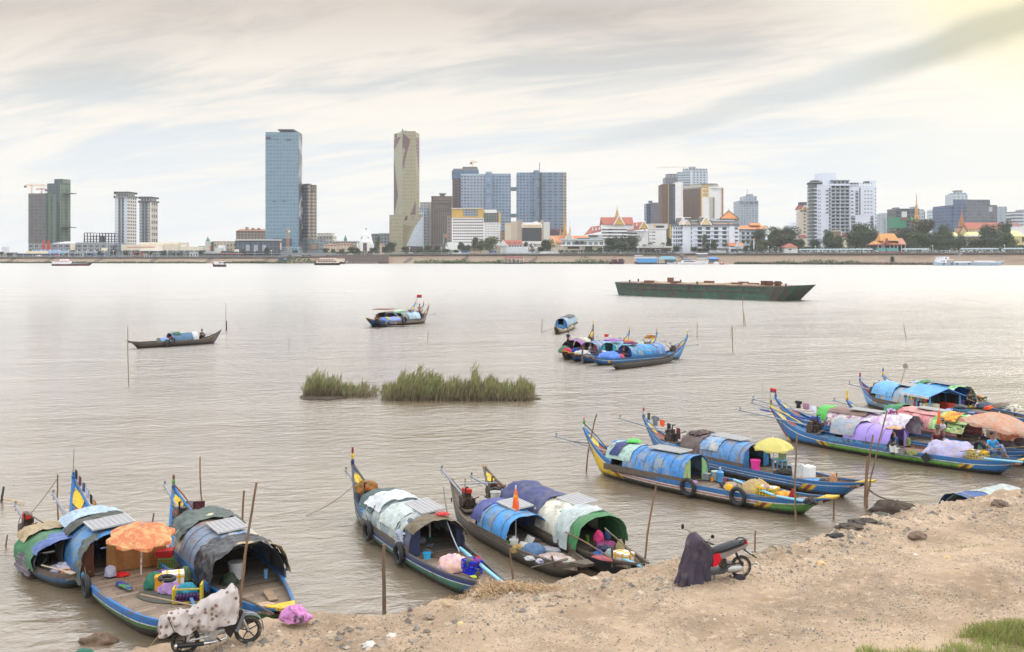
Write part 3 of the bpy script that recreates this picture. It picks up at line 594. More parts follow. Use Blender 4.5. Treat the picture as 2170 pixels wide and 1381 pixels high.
for i,(a_,c_,y_,l_)in enumerate([(685,715,518,'left colonial row with red roof line right of the glass podium'),(714,742,516,'right colonial row with white arcades and red roof line'),(803,812,518,'small red roofed row right of the white monument'),(705,760,511,'pale grey row with a small green spire behind the red roofs')]):
 D=900 if i!=3 else 1000;b=Bld('colonial_row',l_,'building',a_,c_,D)
 b.box('wall',a_,c_,y_+2,545,fc(rg(.78,.70,.62)if i!=3 else rg(.66,.66,.62),rg(.48,.43,.40),2.6,3.4,.5,.6),12);b.gable('roof',a_-.5,c_+.5,y_,y_+2.4,Q(.62,.42,.38)if i!=3 else GREY,12,-.6,.05)
 b.wins(a_+1,c_-1,y_+3,530,int((c_-a_)/3),2,CREAM,.35,.6,name='window')
 if i==3:MB().lathe([(1.5,0),(1.6,1.5),(1.0,3),(.1,6)],(b.X(731),3,b.Z(511)),8).bd('spire',Q(.36,.56,.52),b.t)
D=905;b=Bld('white_stupa','bright white domed temple monument with dark door and small flag','temple',756,791,D)
k=D/F
MB().lathe([(17*k,0),(17*k,10*k),(16.5*k,22*k),(15*k,23*k),(14.5*k,28*k),(13*k,29*k),(12.5*k,36*k),(11*k,37*k),(10.5*k,42*k),(9*k,43*k),(8*k,46*k),(5*k,47.5*k),(.5*k,48*k)],(b.X(773.5),17*k,0),8).bd('stupa_body',WHITE,b.t)
for p in(757.5,765,781,789):MB().lathe([(1.6*k,0),(1.6*k,22*k),(1.0*k,24*k),(.2*k,27*k)],(b.X(p),2*k if abs(p-773)>10 else-1*k,0),6).bd('corner_turret',WHITE,b.t)
b.box('porch',764,784,512,545,WHITE,6,-2);b.box('door',769.5,777,515.5,533,Q(.36,.30,.26),.4,-2.4);b.wins(760,787,502,506,2,1,SHADE,.16,.7,off=1.2)
MB().tube([(b.X(773.5),17*k,48*k),(b.X(773.5),17*k,56*k)],.12,4).bd('flagpole',GREY,b.t);MB().box(b.X(771.5),b.X(775),17*k,17*k+.1,54*k,56*k).bd('flag',REDP,b.t)
b=Bld('grey_office_block','grey block with window bands left of the gold tower podium','building',787,825,1000)
b.box('wall',787,804,496,540,fc(rg(.46,.50,.53),rg(.28,.32,.36),3.4,3.4,.6,.5),16,6);b.box('wall',802,826,495,540,fc(rg(.58,.60,.62),rg(.36,.40,.44),3.4,3.4,.5,.5),16)
b=Bld('faceted_tower','very tall gold tower with maroon triangular facets on a splayed podium','tower',825,897,960)
gold=fc(rg(.62,.60,.50),rg(.56,.545,.455),3.0,3.4,.8,.6,varc=.04,wrough=.3);goldl=fc(rg(.66,.65,.56),rg(.61,.60,.52),3,3.4,.8,.6,varc=.04,wrough=.3);mar=fc(rg(.46,.37,.36),rg(.40,.315,.31),3,3.4,.8,.6,varc=.06,wrough=.3)
b.prism('shaft',[(834.5,18),(853,0),(881,3),(888.8,16),(888.8,50),(834.5,50)],280,457,[goldl,gold,gold,gold,gold,GREY])
def facet(name,pts,mat,yoff=-.35):
 m=MB();v=[]
 for px,py in pts:
  d=18-(px-834.5)*18/18.5 if px<853 else(px-853)*3/28 if px<881 else 3+(px-881)*13/7.8
  v.append((b.X(px,960+d),d+yoff,b.Z(py,960+d)))
 m.add(v,[tuple(range(len(v)))]).bd(name,mat,b.t)
for pts in[[(853,282),(870,297),(864,318),(854,362),(852.5,330)],[(836,295),(850,290),(834.7,320)],[(834.6,330),(839,380),(843.5,415),(840,432),(835.5,455),(834.6,455)],[(881,293),(888.6,293),(888.6,368),(885,345),(882,315)],[(881,426),(880.8,456),(870,456)]]:facet('maroon_facet',pts,mar)
b.box('top_opening',837.5,847,284,292,SHADE,.5,12);b.box('crown',849,880,278.5,281.5,Q(.58,.56,.44),26,3)
MB().tube([(b.X(851),8,b.Z(280)),(b.X(851),8,b.Z(271))],.35,4).tube([(b.X(851),8,b.Z(275)),(b.X(860),8,b.Z(280))],.4,4).tube([(b.X(854),8,b.Z(280)),(b.X(858),8,b.Z(275.5)),(b.X(861),8,b.Z(280))],.5,4).bd('roof_derrick',DGREY,b.t)
b.prism('podium',[(825,-10),(853,-14),(896.5,-6),(896.5,40),(825,44)],457,None,[gold,gold,gold,gold,Q(.5,.5,.42)])
def pfacet(name,pts,mat):
 m=MB();v=[]
 for px,py in pts:
  d=-10-(px-825)*4/28 if px<853 else-14+(px-853)*8/43.5
  v.append((b.X(px,960+d),d-.4,b.Z(py,960+d)))
 m.add(v,[tuple(range(len(v)))]).bd(name,mat,b.t)
pfacet('dark_facet',[(854,475),(873,480),(864,500),(862,522),(854,522)],Q(.52,.49,.40));pfacet('light_facet',[(896.3,458),(896.3,523),(861,522),(880,480)],fc(rg(.74,.77,.80),rg(.70,.74,.78),2.5,3,.85,.85,varc=.03));pfacet('dark_window',[(858,461),(864,458),(862.5,467),(857.5,469)],SHADE);pfacet('dark_window',[(872,461),(878,457),(877,464),(872,464)],Q(.55,.52,.42))  # podium facets in a darker gold and a pale blue grey tone
pfacet('entrance_band',[(862,523),(896.3,523),(896.3,531),(862,531)],Q(.32,.28,.30));
b=Bld('grey_block','tall pale grey block just right of the gold tower','building',890,915,1100);b.box('wall',890,914,429,540,fc(rg(.66,.65,.62),rg(.56,.56,.55),4,3.4,.5,.5),20,10);b.box('front_wing',889,904,440,540,fc(rg(.62,.67,.72),rg(.42,.50,.58),2.6,3.4,.6,.6),8,0);b.box('front_wing',889,898,449,540,fc(rg(.80,.82,.84),rg(.5,.56,.62),2.4,3.4,.5,.5),4,-5)
b=Bld('grid_tower','brown grey tower with a regular window grid and roof crown','tower',914,957,1020)
b.box('wall',914,956.5,418,540,Q(.50,.46,.44,sc=.1),30);b.box('parapet',913.5,957,416.2,418,Q(.46,.42,.40),31,-.5);b.box('roof_crown',932,942,412,416.2,Q(.55,.56,.56),6,8);b.box('crown_slab',930.5,945,410,411.6,Q(.5,.52,.52),9,6)
b.wins(919,952,424,518,7,22,DGLASS,.66,.5);b.box('corner_pier',914.2,918,420,519,Q(.42,.37,.35),1,-.5);b.box('corner_pier',952.5,956.3,420,519,Q(.42,.37,.35),1,-.5);b.box('cornice',914,956.7,429.5,431,Q(.46,.42,.40),2,-.9)
b=Bld('gold_band_hotel','white hotel with gold top storeys and rows of windows','hotel',957,1060,935)
b.box('wall',957.5,1025,462,522,WHITE,26);b.box('side_wall',1025,1060,472,518,WHITE,26,.6);b.box('gold_storeys',957.5,1025,443.5,462,GOLD,25,-.4);b.box('roof_slab',956,1022,441.5,443.5,Q(.80,.79,.75),28,-1.5)
b.box('glass_storey',982,1012,445,459,fc(rg(.60,.64,.66),rg(.32,.38,.42),2.6,2.2,.7,.7),1,-.7);b.box('side_glass',1026,1057,452,471.5,fc(rg(.46,.47,.46),rg(.30,.33,.34),2.4,3,.6,.8),22,.2);b.box('side_roof',1026,1052,445,451.8,WHITE,18,3);b.box('gold_frame',1056.5,1060,451,471.8,GOLD,24,-.2)
b.wins(959.5,1024,463,517,14,9,M((.13,.10,.085),rough=.4,var=.4,sc=.1),.74,.48);b.wins(1027,1059,473,514,10,8,DGLASS,.34,.5,off=.6,name='small_window');b.box('left_wing',948,957.4,458,540,fc(rg(.56,.52,.50),rg(.36,.35,.35),3,3.4,.4,.5),18,4)
b.box('annex',944,992,517,545,WHITE,14,-16);b.box('annex_roof',948,975,514,517,Q(.82,.83,.83),8,-14);b.box('base',957.5,1060,520,545,Q(.70,.66,.58),20,2);b.box('orange_sign',942,947,496,505,Q(.72,.5,.34),.6,-2);b.box('green_mesh',938.5,941.5,495,527,Q(.42,.53,.52),3,-4)
b=Bld('unfinished_tower','unfinished brown tower with blue netting near the top and a crane','tower',957,1014,1090)
b.box('wall',958.5,1013,379,470,fc(rg(.42,.36,.37),rg(.28,.25,.28),4,3.2,.55,.5),28);b.box('blue_netting',957.5,1013.5,362,379.5,fc(rg(.36,.46,.55),rg(.32,.42,.52),5,3.3,.7,.8,wrough=.8),30,-1);b.box('upper_frame',960,1013,358,362,fc(rg(.5,.5,.5),rg(.3,.3,.3),3,4,.5,.5),24,1);b.box('lift_core',980,1011,354,358,fc(rg(.5,.5,.5),rg(.35,.35,.36),3,2.5,.5,.5),18,3)
cf=lambda wl,wn:fc(wl,wn,3.3,3.2,.62,.5)
def condo(name,label,segs,D,base):
 b=Bld('condominium_tower',label,'tower',segs[0][0],segs[-1][1],D,group='large blue grey condominium pair')
 for i,(a_,c_,y_,wl,wn,dp,off)in enumerate(segs):
  b.box('wing',a_,c_,y_,base,fc(wl,wn,3.4 if i%2==0 else 6,3.2,.66,.52 if dp else .8,varc=.18),40,off)
  b.box('parapet',a_+.4,c_-.4,y_-1.8,y_,Q(.70,.74,.78),36,off+1)
 for k_ in range(4):b.box('roof_plant',segs[0][0]+8+k_*22,segs[0][0]+16+k_*22,min(s_[2]for s_ in segs)+3.0,segs[0][2]+2,GREY,6,18)
 return b
b=condo('c','left blue grey condominium slab with three wings, joined by sky bridges',[(976.5,1029,371,rg(.64,.69,.76),rg(.44,.48,.56),1,0),(1029,1042,366,rg(.50,.58,.67),rg(.46,.54,.63),0,-4),(1042,1082.5,370,rg(.53,.60,.68),rg(.39,.45,.53),1,2)],1060,492)
for p in(982,988,996,1003,1010,1017,1024):b.box('vertical_pier',p,p+.9,372,445,Q(.66,.71,.78),1,-.7)
b=condo('c','right blue grey condominium slab left of the open sky',[(1094.5,1131,367.5,rg(.50,.58,.67),rg(.38,.44,.52),1,0),(1131,1142,362.5,rg(.42,.50,.58),rg(.40,.47,.55),0,-4),(1142,1148,366.5,rg(.40,.46,.52),rg(.38,.43,.49),0,4),(1148,1192,367,rg(.46,.53,.61),rg(.35,.40,.47),1,1),(1192,1200.5,367,rg(.68,.65,.60),rg(.34,.35,.37),1,4)],1060,492)
for p in(1100,1107,1115,1122):b.box('vertical_pier',p,p+.9,369,490,Q(.58,.65,.73),1,-.7)
b.box('billboard',1164,1192,486,500,fc(rg(.30,.25,.30),rg(.45,.28,.33),7,7,.5,.4),2,-6)
MB().tube([(b.X(1144.5),20,b.Z(362)),(b.X(1144.5),20,b.Z(341))],.35,4).bd('antenna',DGREY,b.t)
for i,y_ in enumerate((397,453.5)):
 b=Bld('sky_bridge',['upper glazed sky bridge linking the two condominium slabs','lower glazed sky bridge linking the two condominium slabs'][i],'bridge',1082.5,1094.5,1062,405);b.box('deck',1082.6,1094.4,y_+5.5,y_+7.5,GREY,8,4);b.box('glass_side',1082.6,1094.4,y_,y_+5.4,Q(.45,.58,.62,rough=.2),7.6,4.2)
b=Bld('screen_building','pale building with a giant dark screen and gold fin row','building',1069,1165,930)
for a_,c_,y_,mt in((1070,1083,473,Q(.80,.76,.68)),(1083,1096,470,Q(.74,.69,.62)),(1096,1107,467,Q(.66,.61,.56)),(1107,1147,472,WHITE),(1147,1152,467,Q(.66,.61,.56)),(1152,1165,471,Q(.78,.80,.78))):b.box('wall',a_,c_,y_,525,mt,22,0 if a_!=1107 else .6)
b.box('big_screen',1106.5,1147.5,483.5,512,M((.045,.05,.055),rough=.35),1,-.6);b.box('screen_surround',1105.5,1148.5,476,483.3,WHITE,1,-.3)
b.wins(1107,1147,476.8,483,14,1,GOLD,.55,1.0,off=-.3,name='gold_fin');b.wins(1072,1082,474,478,4,1,GOLD,.4,1,name='gold_fin');b.box('roof_box',1131,1140,470,474,CREAM,8,4);b.box('base',1106,1160,512,518,WHITE,10,-2);b.box('rear_wing',1060,1072,490,540,fc(rg(.56,.50,.42),rg(.4,.36,.33),3,3.2,.5,.5),12,5)
b=Bld('villa','white villa with red tiled roof and blue dormers below the big screen','house',1059,1109,850);b.box('wall',1060,1108,519,545,WHITE,12);b.gable('roof',1062,1109,509.5,519.5,RUST,14,-1,.08);b.front_gable('front_gable',1058,1074,512,522,RUST,WHITE);b.wins(1078,1106,520,524,5,1,SHADE,.6,.7);
for p in(1078,1089,1099):b.box('dormer',p,p+3.4,513.8,516,Q(.40,.48,.66),2,1.0)
b=Bld('white_wall_building','long blank white wall building behind the promenade at centre','building',1072,1118,838);b.box('wall',1072.5,1117.5,523.5,538,Q(.80,.83,.85),8);b.box('blue_strip',1072,1117,538,541,Q(.33,.50,.66),8,.2)
b=Bld('small_house','small white house with dark gable right of the blank white wall','house',1118,1146,842);b.box('wall',1119,1146,530,545,WHITE,8);b.front_gable('front_gable',1121,1137,520,530,RUST,CREAM);b.gable('roof',1119,1146,526,530.5,Q(.42,.33,.30),8)
b=Bld('low_shed','low white flat shed left of the modern white villa','shed',1160,1180,836);b.box('wall',1160,1179,526,537,CREAM,6);b.box('fence_wall',1139,1200,534,541,WHITE,1,-6)
b=Bld('temple','orange roofed temple hall with ornate golden spires','temple',1165,1227,900)
b.box('wall',1164,1228,514,545,CREAM,12,2);b.gable('roof',1165,1205,500,515,ORG,18,0,.02);b.gable('roof',1205,1250,500,515,ORG,18,1,.02);b.front_gable('front_gable',1196,1216,492,512,ORG,CREAM,off=-3);b.front_gable('front_gable',1164,1178,504,520,ORG,GOLD,off=-5)
for p,yt,k_ in((1198,445,1.0),(1208.7,467,.62),(1188.5,471,.5)):
 hh=b.Z(yt)-b.Z(500);pr=[(5*k_*.43*f_,hh*u)for f_,u in((1,0),(1.05,.08),(.75,.1),(.8,.2),(.55,.22),(.6,.32),(.38,.35),(.42,.44),(.22,.47),(.24,.56),(.10,.62),(.05,1.0))]
 MB().lathe(pr,(b.X(p),6,b.Z(500)),8).bd('spire',Q(.74,.56,.30),b.t)
b=Bld('modern_villa','white modernist villa with wide flat roof behind the centre promenade','house',1189,1279,820)
b.box('roof_slab',1188,1279,507,509.5,Q(.72,.78,.82),22,-3);b.box('wall',1192,1278,510,522,fc(WHITE and rg(.84,.85,.84),rg(.42,.47,.5),4.5,5,.65,.7),12);b.box('balcony',1190,1279,519.5,522,WHITE,18,-4);b.box('ground_storey',1196,1278,522,545,CREAM,12,0);b.box('dark_bay',1240,1255,523,533,SHADE,.4,-.4);b.box('dark_bay',1203,1228,523.5,528,Q(.30,.26,.25),.4,-.4)
b.box('roof_top',1224,1250,505,507,DGREY,8,4);b.box('dark_bay',1219,1226,512,519,SHADE,.3,-.5);b.box('dark_bay',1230,1237,512,519,SHADE,.3,-.5);b.box('arched_gate',1212,1222,533,540,SHADE,.4,-.6)
b=Bld('riverside_hotel','large white hotel with red Khmer roofs and a tall golden spire','hotel',1246,1374,850)
b.prism('main_block',[(1274,0),(1343,0),(1343,40),(1274,40)],477,545,[WHITE]);b.prism('left_wing',[(1246,10),(1274,4),(1274,40),(1246,46)],498,545,[WHITE]);b.prism('right_wing',[(1316,4),(1340,0),(1374,2),(1374,40),(1316,40)],490,545,[WHITE])
for y_ in(482.5,489,496,502.5):b.box('balcony_band',1274,1330,y_,y_+3.2,WHITE,3,-3);b.wins(1276,1328,y_+3.2,y_+6.3,14,1,DGLASS,.7,.9);b.box('gallery',1290,1298,y_+3.2,y_+6,SHADE,.3,-.4)
for y_ in(493.5,500.5):b.box('window_band',1317,1350,y_,y_+2.6,GLASS,.3,2.5-3);
b.box('window_band',1248,1273,500,502.2,GLASS,.3,5.5);b.box('window_band',1248,1273,507,509,GLASS,.3,5.5);b.wins(1352,1366,489.5,504,2,3,SHADE,.5,.15,off=.0)
MB().add([(b.X(1277),-2,b.Z(476.5)),(b.X(1342.5),-2,b.Z(476.5)),(b.X(1342.5),30,b.Z(476.5)),(b.X(1277),30,b.Z(476.5)),(b.X(1275.5),12,b.Z(460)),(b.X(1343.5),12,b.Z(460))],[(0,1,5,4),(1,2,5),(2,3,4,5),(3,0,4)]).bd('roof',RUST,b.t)
b.front_gable('front_gable',1302,1322,458,476.5,RUST,GOLD,off=-4);b.front_gable('front_gable',1356,1374,470,485,RUST,GOLD,off=-2)
MB().add([(b.X(1319),-2,b.Z(491)),(b.X(1373),-2,b.Z(485)),(b.X(1373),30,b.Z(485)),(b.X(1319),30,b.Z(491)),(b.X(1328),14,b.Z(474)),(b.X(1366),14,b.Z(469.5))],[(0,1,5,4),(1,2,5),(2,3,4,5),(3,0,4)]).bd('roof',RUST,b.t)
MB().add([(b.X(1245),3,b.Z(497.5)),(b.X(1275),1,b.Z(491)),(b.X(1275),40,b.Z(491)),(b.X(1245),44,b.Z(497.5)),(b.X(1256),16,b.Z(480)),(b.X(1276),16,b.Z(477.5))],[(0,1,5,4),(1,2,5),(2,3,4,5),(3,0,4)]).bd('roof',RUST,b.t)
for x_,y_ in((1256,482),(1263,481),(1270,480),(1328,476),(1335,475),(1342,473.5),(1349,472)):b.front_gable('dormer',x_-1.6,x_+1.6,y_,y_+7,RUST,WHITE,3,1.5)
hh=b.Z(430)-b.Z(460);k_=850/F
MB().lathe([(5*k_,0),(5*k_,hh*.1),(3.6*k_,hh*.12),(4*k_,hh*.24),(2.6*k_,hh*.27),(3*k_,hh*.38),(1.9*k_,hh*.41),(2.2*k_,hh*.5),(1.0*k_,hh*.55),(.9*k_,hh*.62),(.3*k_,hh*.75),(.08*k_,hh)],(b.X(1309.3),6,b.Z(461)),10).bd('spire',Q(.74,.62,.40),b.t)
for px,y_ in((1275.5,460),(1343.5,460)):MB().tube([(b.X(px),12,b.Z(y_)),(b.X(px+(-2 if px<1300 else 2)),12,b.Z(y_-4.5))],[.5,.1],4).bd('roof_horn',WHITE,b.t)
b=Bld('hotel_annex','plain white block with roof terrace between the two riverside hotels','hotel',1374,1417,870)
b.box('wall',1375,1412,485,545,WHITE,22);b.box('upper_wall',1377,1416,474.5,484.6,Q(.74,.74,.73),20,2);b.box('cornice',1374,1414,483.5,485.5,WHITE,24,-1);b.box('dark_panel',1390,1407,479,484,GLASS,.4,1.5);b.box('gold_panel',1386,1389,476,484,GOLD,.4,1.6);b.wins(1380,1390,489,518,1,4,SHADE,.75,.22);b.wins(1376,1379,489,518,1,4,DGLASS,.6,.3,name='small_window')
b=Bld('low_pavilion','low white roofed bar with dark wood band left of the green gable hotel','pavilion',1352,1425,790);b.box('roof',1352,1427,522,526,Q(.80,.79,.78),12);b.box('timber_band',1360,1420,526,529.5,Q(.36,.24,.20),9,.5);b.box('wall',1368,1416,529.5,540,fc(rg(.36,.33,.33),rg(.2,.2,.22),3,4,.6,.8),8,1);b.box('white_screen',1388,1401,529,535.5,Q(.80,.82,.90),.3,-.4)
b=Bld('blue_tower','dark blue and grey block left of the brown and white tower','tower',1370,1403,1100);b.box('blue_face',1370,1379,432,500,fc(rg(.28,.36,.46),rg(.24,.32,.43),3,3.4,.7,.7),20,3);b.box('grey_face',1379,1403,430,500,fc(rg(.48,.48,.52),rg(.46,.46,.50),4,3.4,.7,.7),20);b.box('roof_plant',1376,1382,426,430,Q(.30,.38,.48),8,4)
brn=fc(rg(.42,.34,.29),rg(.38,.305,.26),1.6,60,.5,.98,wrough=.6);nvy=fc(rg(.24,.27,.34),rg(.22,.25,.32),2.4,3.4,.7,.6)
b=Bld('striped_tower','narrow tower of brown, navy and white vertical faces with gold edge','tower',1402,1447,1040)
b.box('brown_face',1402.3,1416,391,500,brn,24,2);b.box('navy_face',1417.5,1431,390,476,nvy,24,.5);b.box('white_face',1431,1447,387,500,WHITE,24,0);b.box('gold_edge',1416,1417.6,391,476,GOLD,22,1);b.box('gold_base',1417,1431,476,510,fc(rg(.80,.70,.42),rg(.45,.4,.3),2,40,.4,.98),20,.8)
b.wins(1443.5,1446,391,460,1,13,GOLD,.8,.3,name='gold_window');b.wins(1426,1429.5,396,466,1,13,Q(.66,.62,.50),.5,.35,name='small_window')
b=Bld('gold_cross_tower','wide brown and white tower with four gold squares near the roof','tower',1447,1533,1060)
b.prism('wall',[(1447.5,30),(1487,0),(1530,6),(1530,40),(1447.5,60)],399,500,[brn,WHITE,WHITE,WHITE]);b.prism('roof_storey',[(1449,30),(1487,1.5),(1522,6),(1522,40),(1449,60)],391,399,[fc(rg(.72,.70,.64),rg(.36,.34,.32),3,6,.5,.5)]);b.prism('roof_slab',[(1462,22),(1487,0),(1520,5),(1520,40),(1462,50)],389,391,[GREY])
b.box('gold_edge',1485.5,1488,399,466,GOLD,1,-1.2+.6);b.box('gold_edge',1530,1533,399,466,Q(.62,.46,.30),6,5);b.box('recess',1504,1514.5,418,466,Q(.72,.72,.68),.4,1.6);b.box('window_strip',1511,1513,420,462,Q(.50,.48,.42),.4,1.0)
for x_,y_ in((1489.5,401.5),(1496.5,401.5),(1489.5,410),(1496.5,410)):b.box('gold_square',x_,x_+5.4,y_,y_+6.6,GOLD,.5,0)
b.box('gold_square',1489.5,1501,393.5,398,GOLD,.5,-.4);b.box('parapet',1502,1531,396.5,399.5,WHITE,2,2);MB().lathe([(3.6,0),(3.6,4),(3,5)],(b.X(1521),14,b.Z(399)),12).bd('water_tank',GREY,b.t)
b=Bld('round_dark_tower','dark grey rounded tower behind the striped tower','tower',1409,1435,1400);b.box('wall',1409,1436,377,420,fc(rg(.44,.45,.48),rg(.32,.33,.38),4,3.5,.6,.5),20);b.box('upper_wall',1414,1436,369,377,fc(rg(.42,.43,.46),rg(.60,.62,.66),5,8,.4,.4),18,2)
b=Bld('pale_tower','pale grey gridded tower with sloping crown below the long crane','tower',1435,1500,1450)
b.prism('wall',[(1435,10),(1467,0),(1499.5,6),(1499.5,60),(1435,60)],364,420,[fc(rg(.70,.74,.78),rg(.46,.51,.57),30,3.6,.97,.5),fc(rg(.74,.78,.82),rg(.40,.45,.51),5.2,3.6,.6,.55),GREY]);b.prism('crown',[(1447,8),(1467,2),(1499,7),(1499,50),(1447,50)],357.5,364,[fc(rg(.66,.70,.74),rg(.40,.44,.5),5,4,.6,.5)]);b.box('roof_plant',1462,1474,353.8,357.5,GREY,12,14);b.box('corner_pier',1463,1466.5,364,400,Q(.82,.84,.87),1,-.5)
b=Bld('gabled_hotel','five storey white hotel with orange roofs, white gables and green glass','hotel',1424,1567,800)
b.prism('wall',[(1424.5,10),(1450,0),(1566,0),(1566,36),(1424.5,40)],479,545,[WHITEB]);b.prism('eave',[(1423,8),(1450,-2),(1567,-2),(1567,38),(1423,42)],475.5,479,[Q(.42,.43,.46)])
GRN=M((.045,.085,.07),rough=.25,var=.35,sc=.2)
for j in range(5):
 y_=482+j*8.9;b.box('balcony_slab',1474,1544,y_+6.0,y_+8.0,WHITEB,2.4,-2.2)
 b.prism('side_balcony',[(1422.5,7),(1447,-3),(1448,0),(1424.5,9)],y_+5.4,y_+7.4,[WHITEB])
b.wins(1474,1544,480.5,525,4,5,GRN,.5,.62);b.wins(1474,1544,480.5,525,4,5,SHADE,.09,.62,off=-.2,name='door_recess',skip=None);b.wins(1463,1468,481,525,1,5,SHADE,.3,.55,name='small_window');b.wins(1426,1446,480.5,525,4,5,GRN,.55,.5,off=1.0,name='side_window')
b.wins(1557,1564,481,515,1,4,GRN,.9,.4,name='side_window');b.box('pillar',1545,1556,478,520,WHITEB,2,-1.5);b.box('pillar',1447,1462,479,540,WHITEB,2,-1.5);b.box('entrance',1478,1500,528,536,SHADE,.5,-.5);b.box('entrance_roof',1474,1545,525.5,528,Q(.62,.60,.60),5,-5)
DGR=Q(.30,.36,.35)
def khmer(px0,px1,y0,y1,off=-1):
 b.gable('roof_border',px0,px1,y0,y1,DGR,16,off,-.02);b.gable('roof',px0+1.6,px1-1.6,y0+1.6,y1-.4,ORG,16,off-.25,-.02);b.box('ridge',px0-.3,px1+.3,y0-1,y0+.3,WHITE,.8,off+8.4)
khmer(1437,1464,462,476);khmer(1465,1482,468,477);khmer(1483,1504,461,477);khmer(1504,1511,466,477);khmer(1512,1544,468,476.5);khmer(1545,1556,468,476.5)
b.front_gable('front_gable',1440,1456,463,477,ORG,WHITE,off=-3);b.front_gable('front_gable',1449,1462,468,477,ORG,Q(.85,.78,.6),off=-4.5);b.front_gable('front_gable',1486,1506,461,477,ORG,Q(.85,.78,.6),off=-4)
b.box('tower_block',1525,1566,463.5,475.4,Q(.60,.61,.64),14,14);MB().add([(b.X(1523,816),12,b.Z(464,812)),(b.X(1563,816),12,b.Z(464,812)),(b.X(1563,830),28,b.Z(464,812)),(b.X(1523,830),28,b.Z(464,812)),(b.X(1544,820),20,b.Z(447.5,820))],[(0,1,4),(1,2,4),(2,3,4),(3,0,4)]).bd('pyramid_roof',ORG,b.t)
MB().tube([(b.X(1523,816),11.5,b.Z(463.6,812)),(b.X(1544,820),19.8,b.Z(446.5,820)),(b.X(1563,816),11.5,b.Z(463.6,812))],.35,4).bd('roof_rib',DGR,b.t);MB().tube([(b.X(1544,820),20,b.Z(448,820)),(b.X(1544,820),20,b.Z(441,820))],[.3,.05],4).bd('finial',GOLD,b.t)
b.box('low_wing',1546,1576,524,540,WHITEB,10,-8);b.front_gable('front_gable',1557,1569,514,523.5,ORG,WHITE,off=-9);b.gable('wing_roof',1545,1577,515.5,522,ORG,12,-8);b.box('wing_door',1549,1561,528,533,SHADE,.3,-8.4)
b=Bld('hotel_wing','white rear hotel wing with long orange ridge roof by the trees','hotel',1565,1630,840)
b.box('wall',1566,1622,489,540,WHITEB,24,2);b.box('eave',1564,1626,486,489,Q(.42,.44,.48),28,0);b.gable('roof',1565,1627,478,486,ORG,22,0,.03);b.front_gable('front_gable',1619,1631,478,488,ORG,CREAM,off=-.5);b.gable('roof',1590,1613,473,478.5,ORG,8,6,0);b.wins(1570,1600,491,517,3,3,GRN,.6,.6,off=2);
for y_ in(498,507):b.box('balcony_slab',1566,1600,y_,y_+1.4,WHITEB,2,0)
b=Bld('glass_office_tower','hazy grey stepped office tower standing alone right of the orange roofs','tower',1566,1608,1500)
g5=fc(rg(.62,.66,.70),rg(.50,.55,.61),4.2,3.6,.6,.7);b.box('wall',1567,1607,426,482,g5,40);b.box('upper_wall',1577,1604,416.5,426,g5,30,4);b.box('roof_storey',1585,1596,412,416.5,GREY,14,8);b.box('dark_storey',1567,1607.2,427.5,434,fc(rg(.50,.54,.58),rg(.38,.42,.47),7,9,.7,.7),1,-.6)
MB().tube([(b.X(1590),20,b.Z(412)),(b.X(1590),20,b.Z(399))],.4,4).bd('antenna',GREY,b.t)
b=Bld('white_apartments','big white apartment block with stacked green glass balconies','apartments',1711,1857,880)
WB=Q(.83,.86,.91,var=.05,sc=.1);GB=M((.30,.36,.37),rough=.3,var=.2,sc=.2);REC=M((.115,.125,.135),rough=.5,var=.3,sc=.2)
b.prism('balcony_tower',[(1711.5,14),(1714,6),(1719,1),(1726,-1),(1731,0),(1731,30),(1711.5,30)],391,530,[REC,REC,REC,REC,WB])
b.box('main_wall',1731,1762,391,530,WB,30,.5);b.box('stair_tower',1741.5,1772.5,366.8,396,WB,22,4);b.box('centre_wall',1761,1801,392,530,REC,28,2);b.box('right_wall',1801,1857,396,530,WB,28,3);b.box('roof_house',1848,1856,383,396,WB,14,6)
b.prism('roof_slab',[(1709.5,14),(1713,4),(1720,-2),(1743,-2),(1743,28),(1709.5,28)],386.2,388,[GREY]);b.prism('roof_slab',[(1716,10),(1722,3),(1735,2),(1738,20),(1716,22)],382,383.2,[GREY]);b.prism('roof_storey',[(1714,12),(1721,2),(1743,2),(1743,26),(1714,26)],388,391,[DGLASS]);b.box('roof_slab',1762,1801,382,384,GREY,30,-1);b.box('roof_storey',1768,1799,384,391,fc(rg(.72,.75,.78),rg(.34,.38,.42),3.5,4,.7,.7),20,2);b.box('parapet',1761,1801,390,394,WB,3,-2)
b.box('right_parapet',1820,1848,389,396,fc(rg(.85,.87,.9),rg(.6,.62,.64),2.4,4,.5,.6),4,4);b.box('roof_storey',1801,1820,388,396,fc(rg(.76,.78,.8),rg(.42,.44,.46),3,3,.8,.5),16,5);b.box('roof_slab',1801,1820,387,388.2,WB,18,4);b.box('roof_dark',1834,1842,384.5,389,DGREY,6,10)
NF=17;
for j in range(NF):
 y_=395.5+j*7.6
 if y_>518:break
 b.prism('balcony',[(1710.8,14),(1713.4,5),(1718.8,-.6),(1726,-2.8),(1731.5,-2.5),(1731.5,0),(1726,-.8),(1719.3,1.2),(1714.5,6.3),(1712.2,14)],y_+4.0,y_+6.2,[WB,GB,GB,WB,WB])
 b.box('balcony',1761.5,1780.4,y_+4.0,y_+6.4,GB,.3,-1.4);b.box('balcony',1781.6,1800.8,y_+4.0,y_+6.4,GB,.3,-1.4);b.box('floor_slab',1761,1801,y_+5.4,y_+7.2,WB,4,-1.0)
for p in(1761,1780.5,1800.4):b.box('balcony_pier',p,p+.8,394,522,WB,3.4,-1.3)
for p in(1770,1790):b.box('balcony_pier',p,p+1.6,394,522,WB,2,.2)
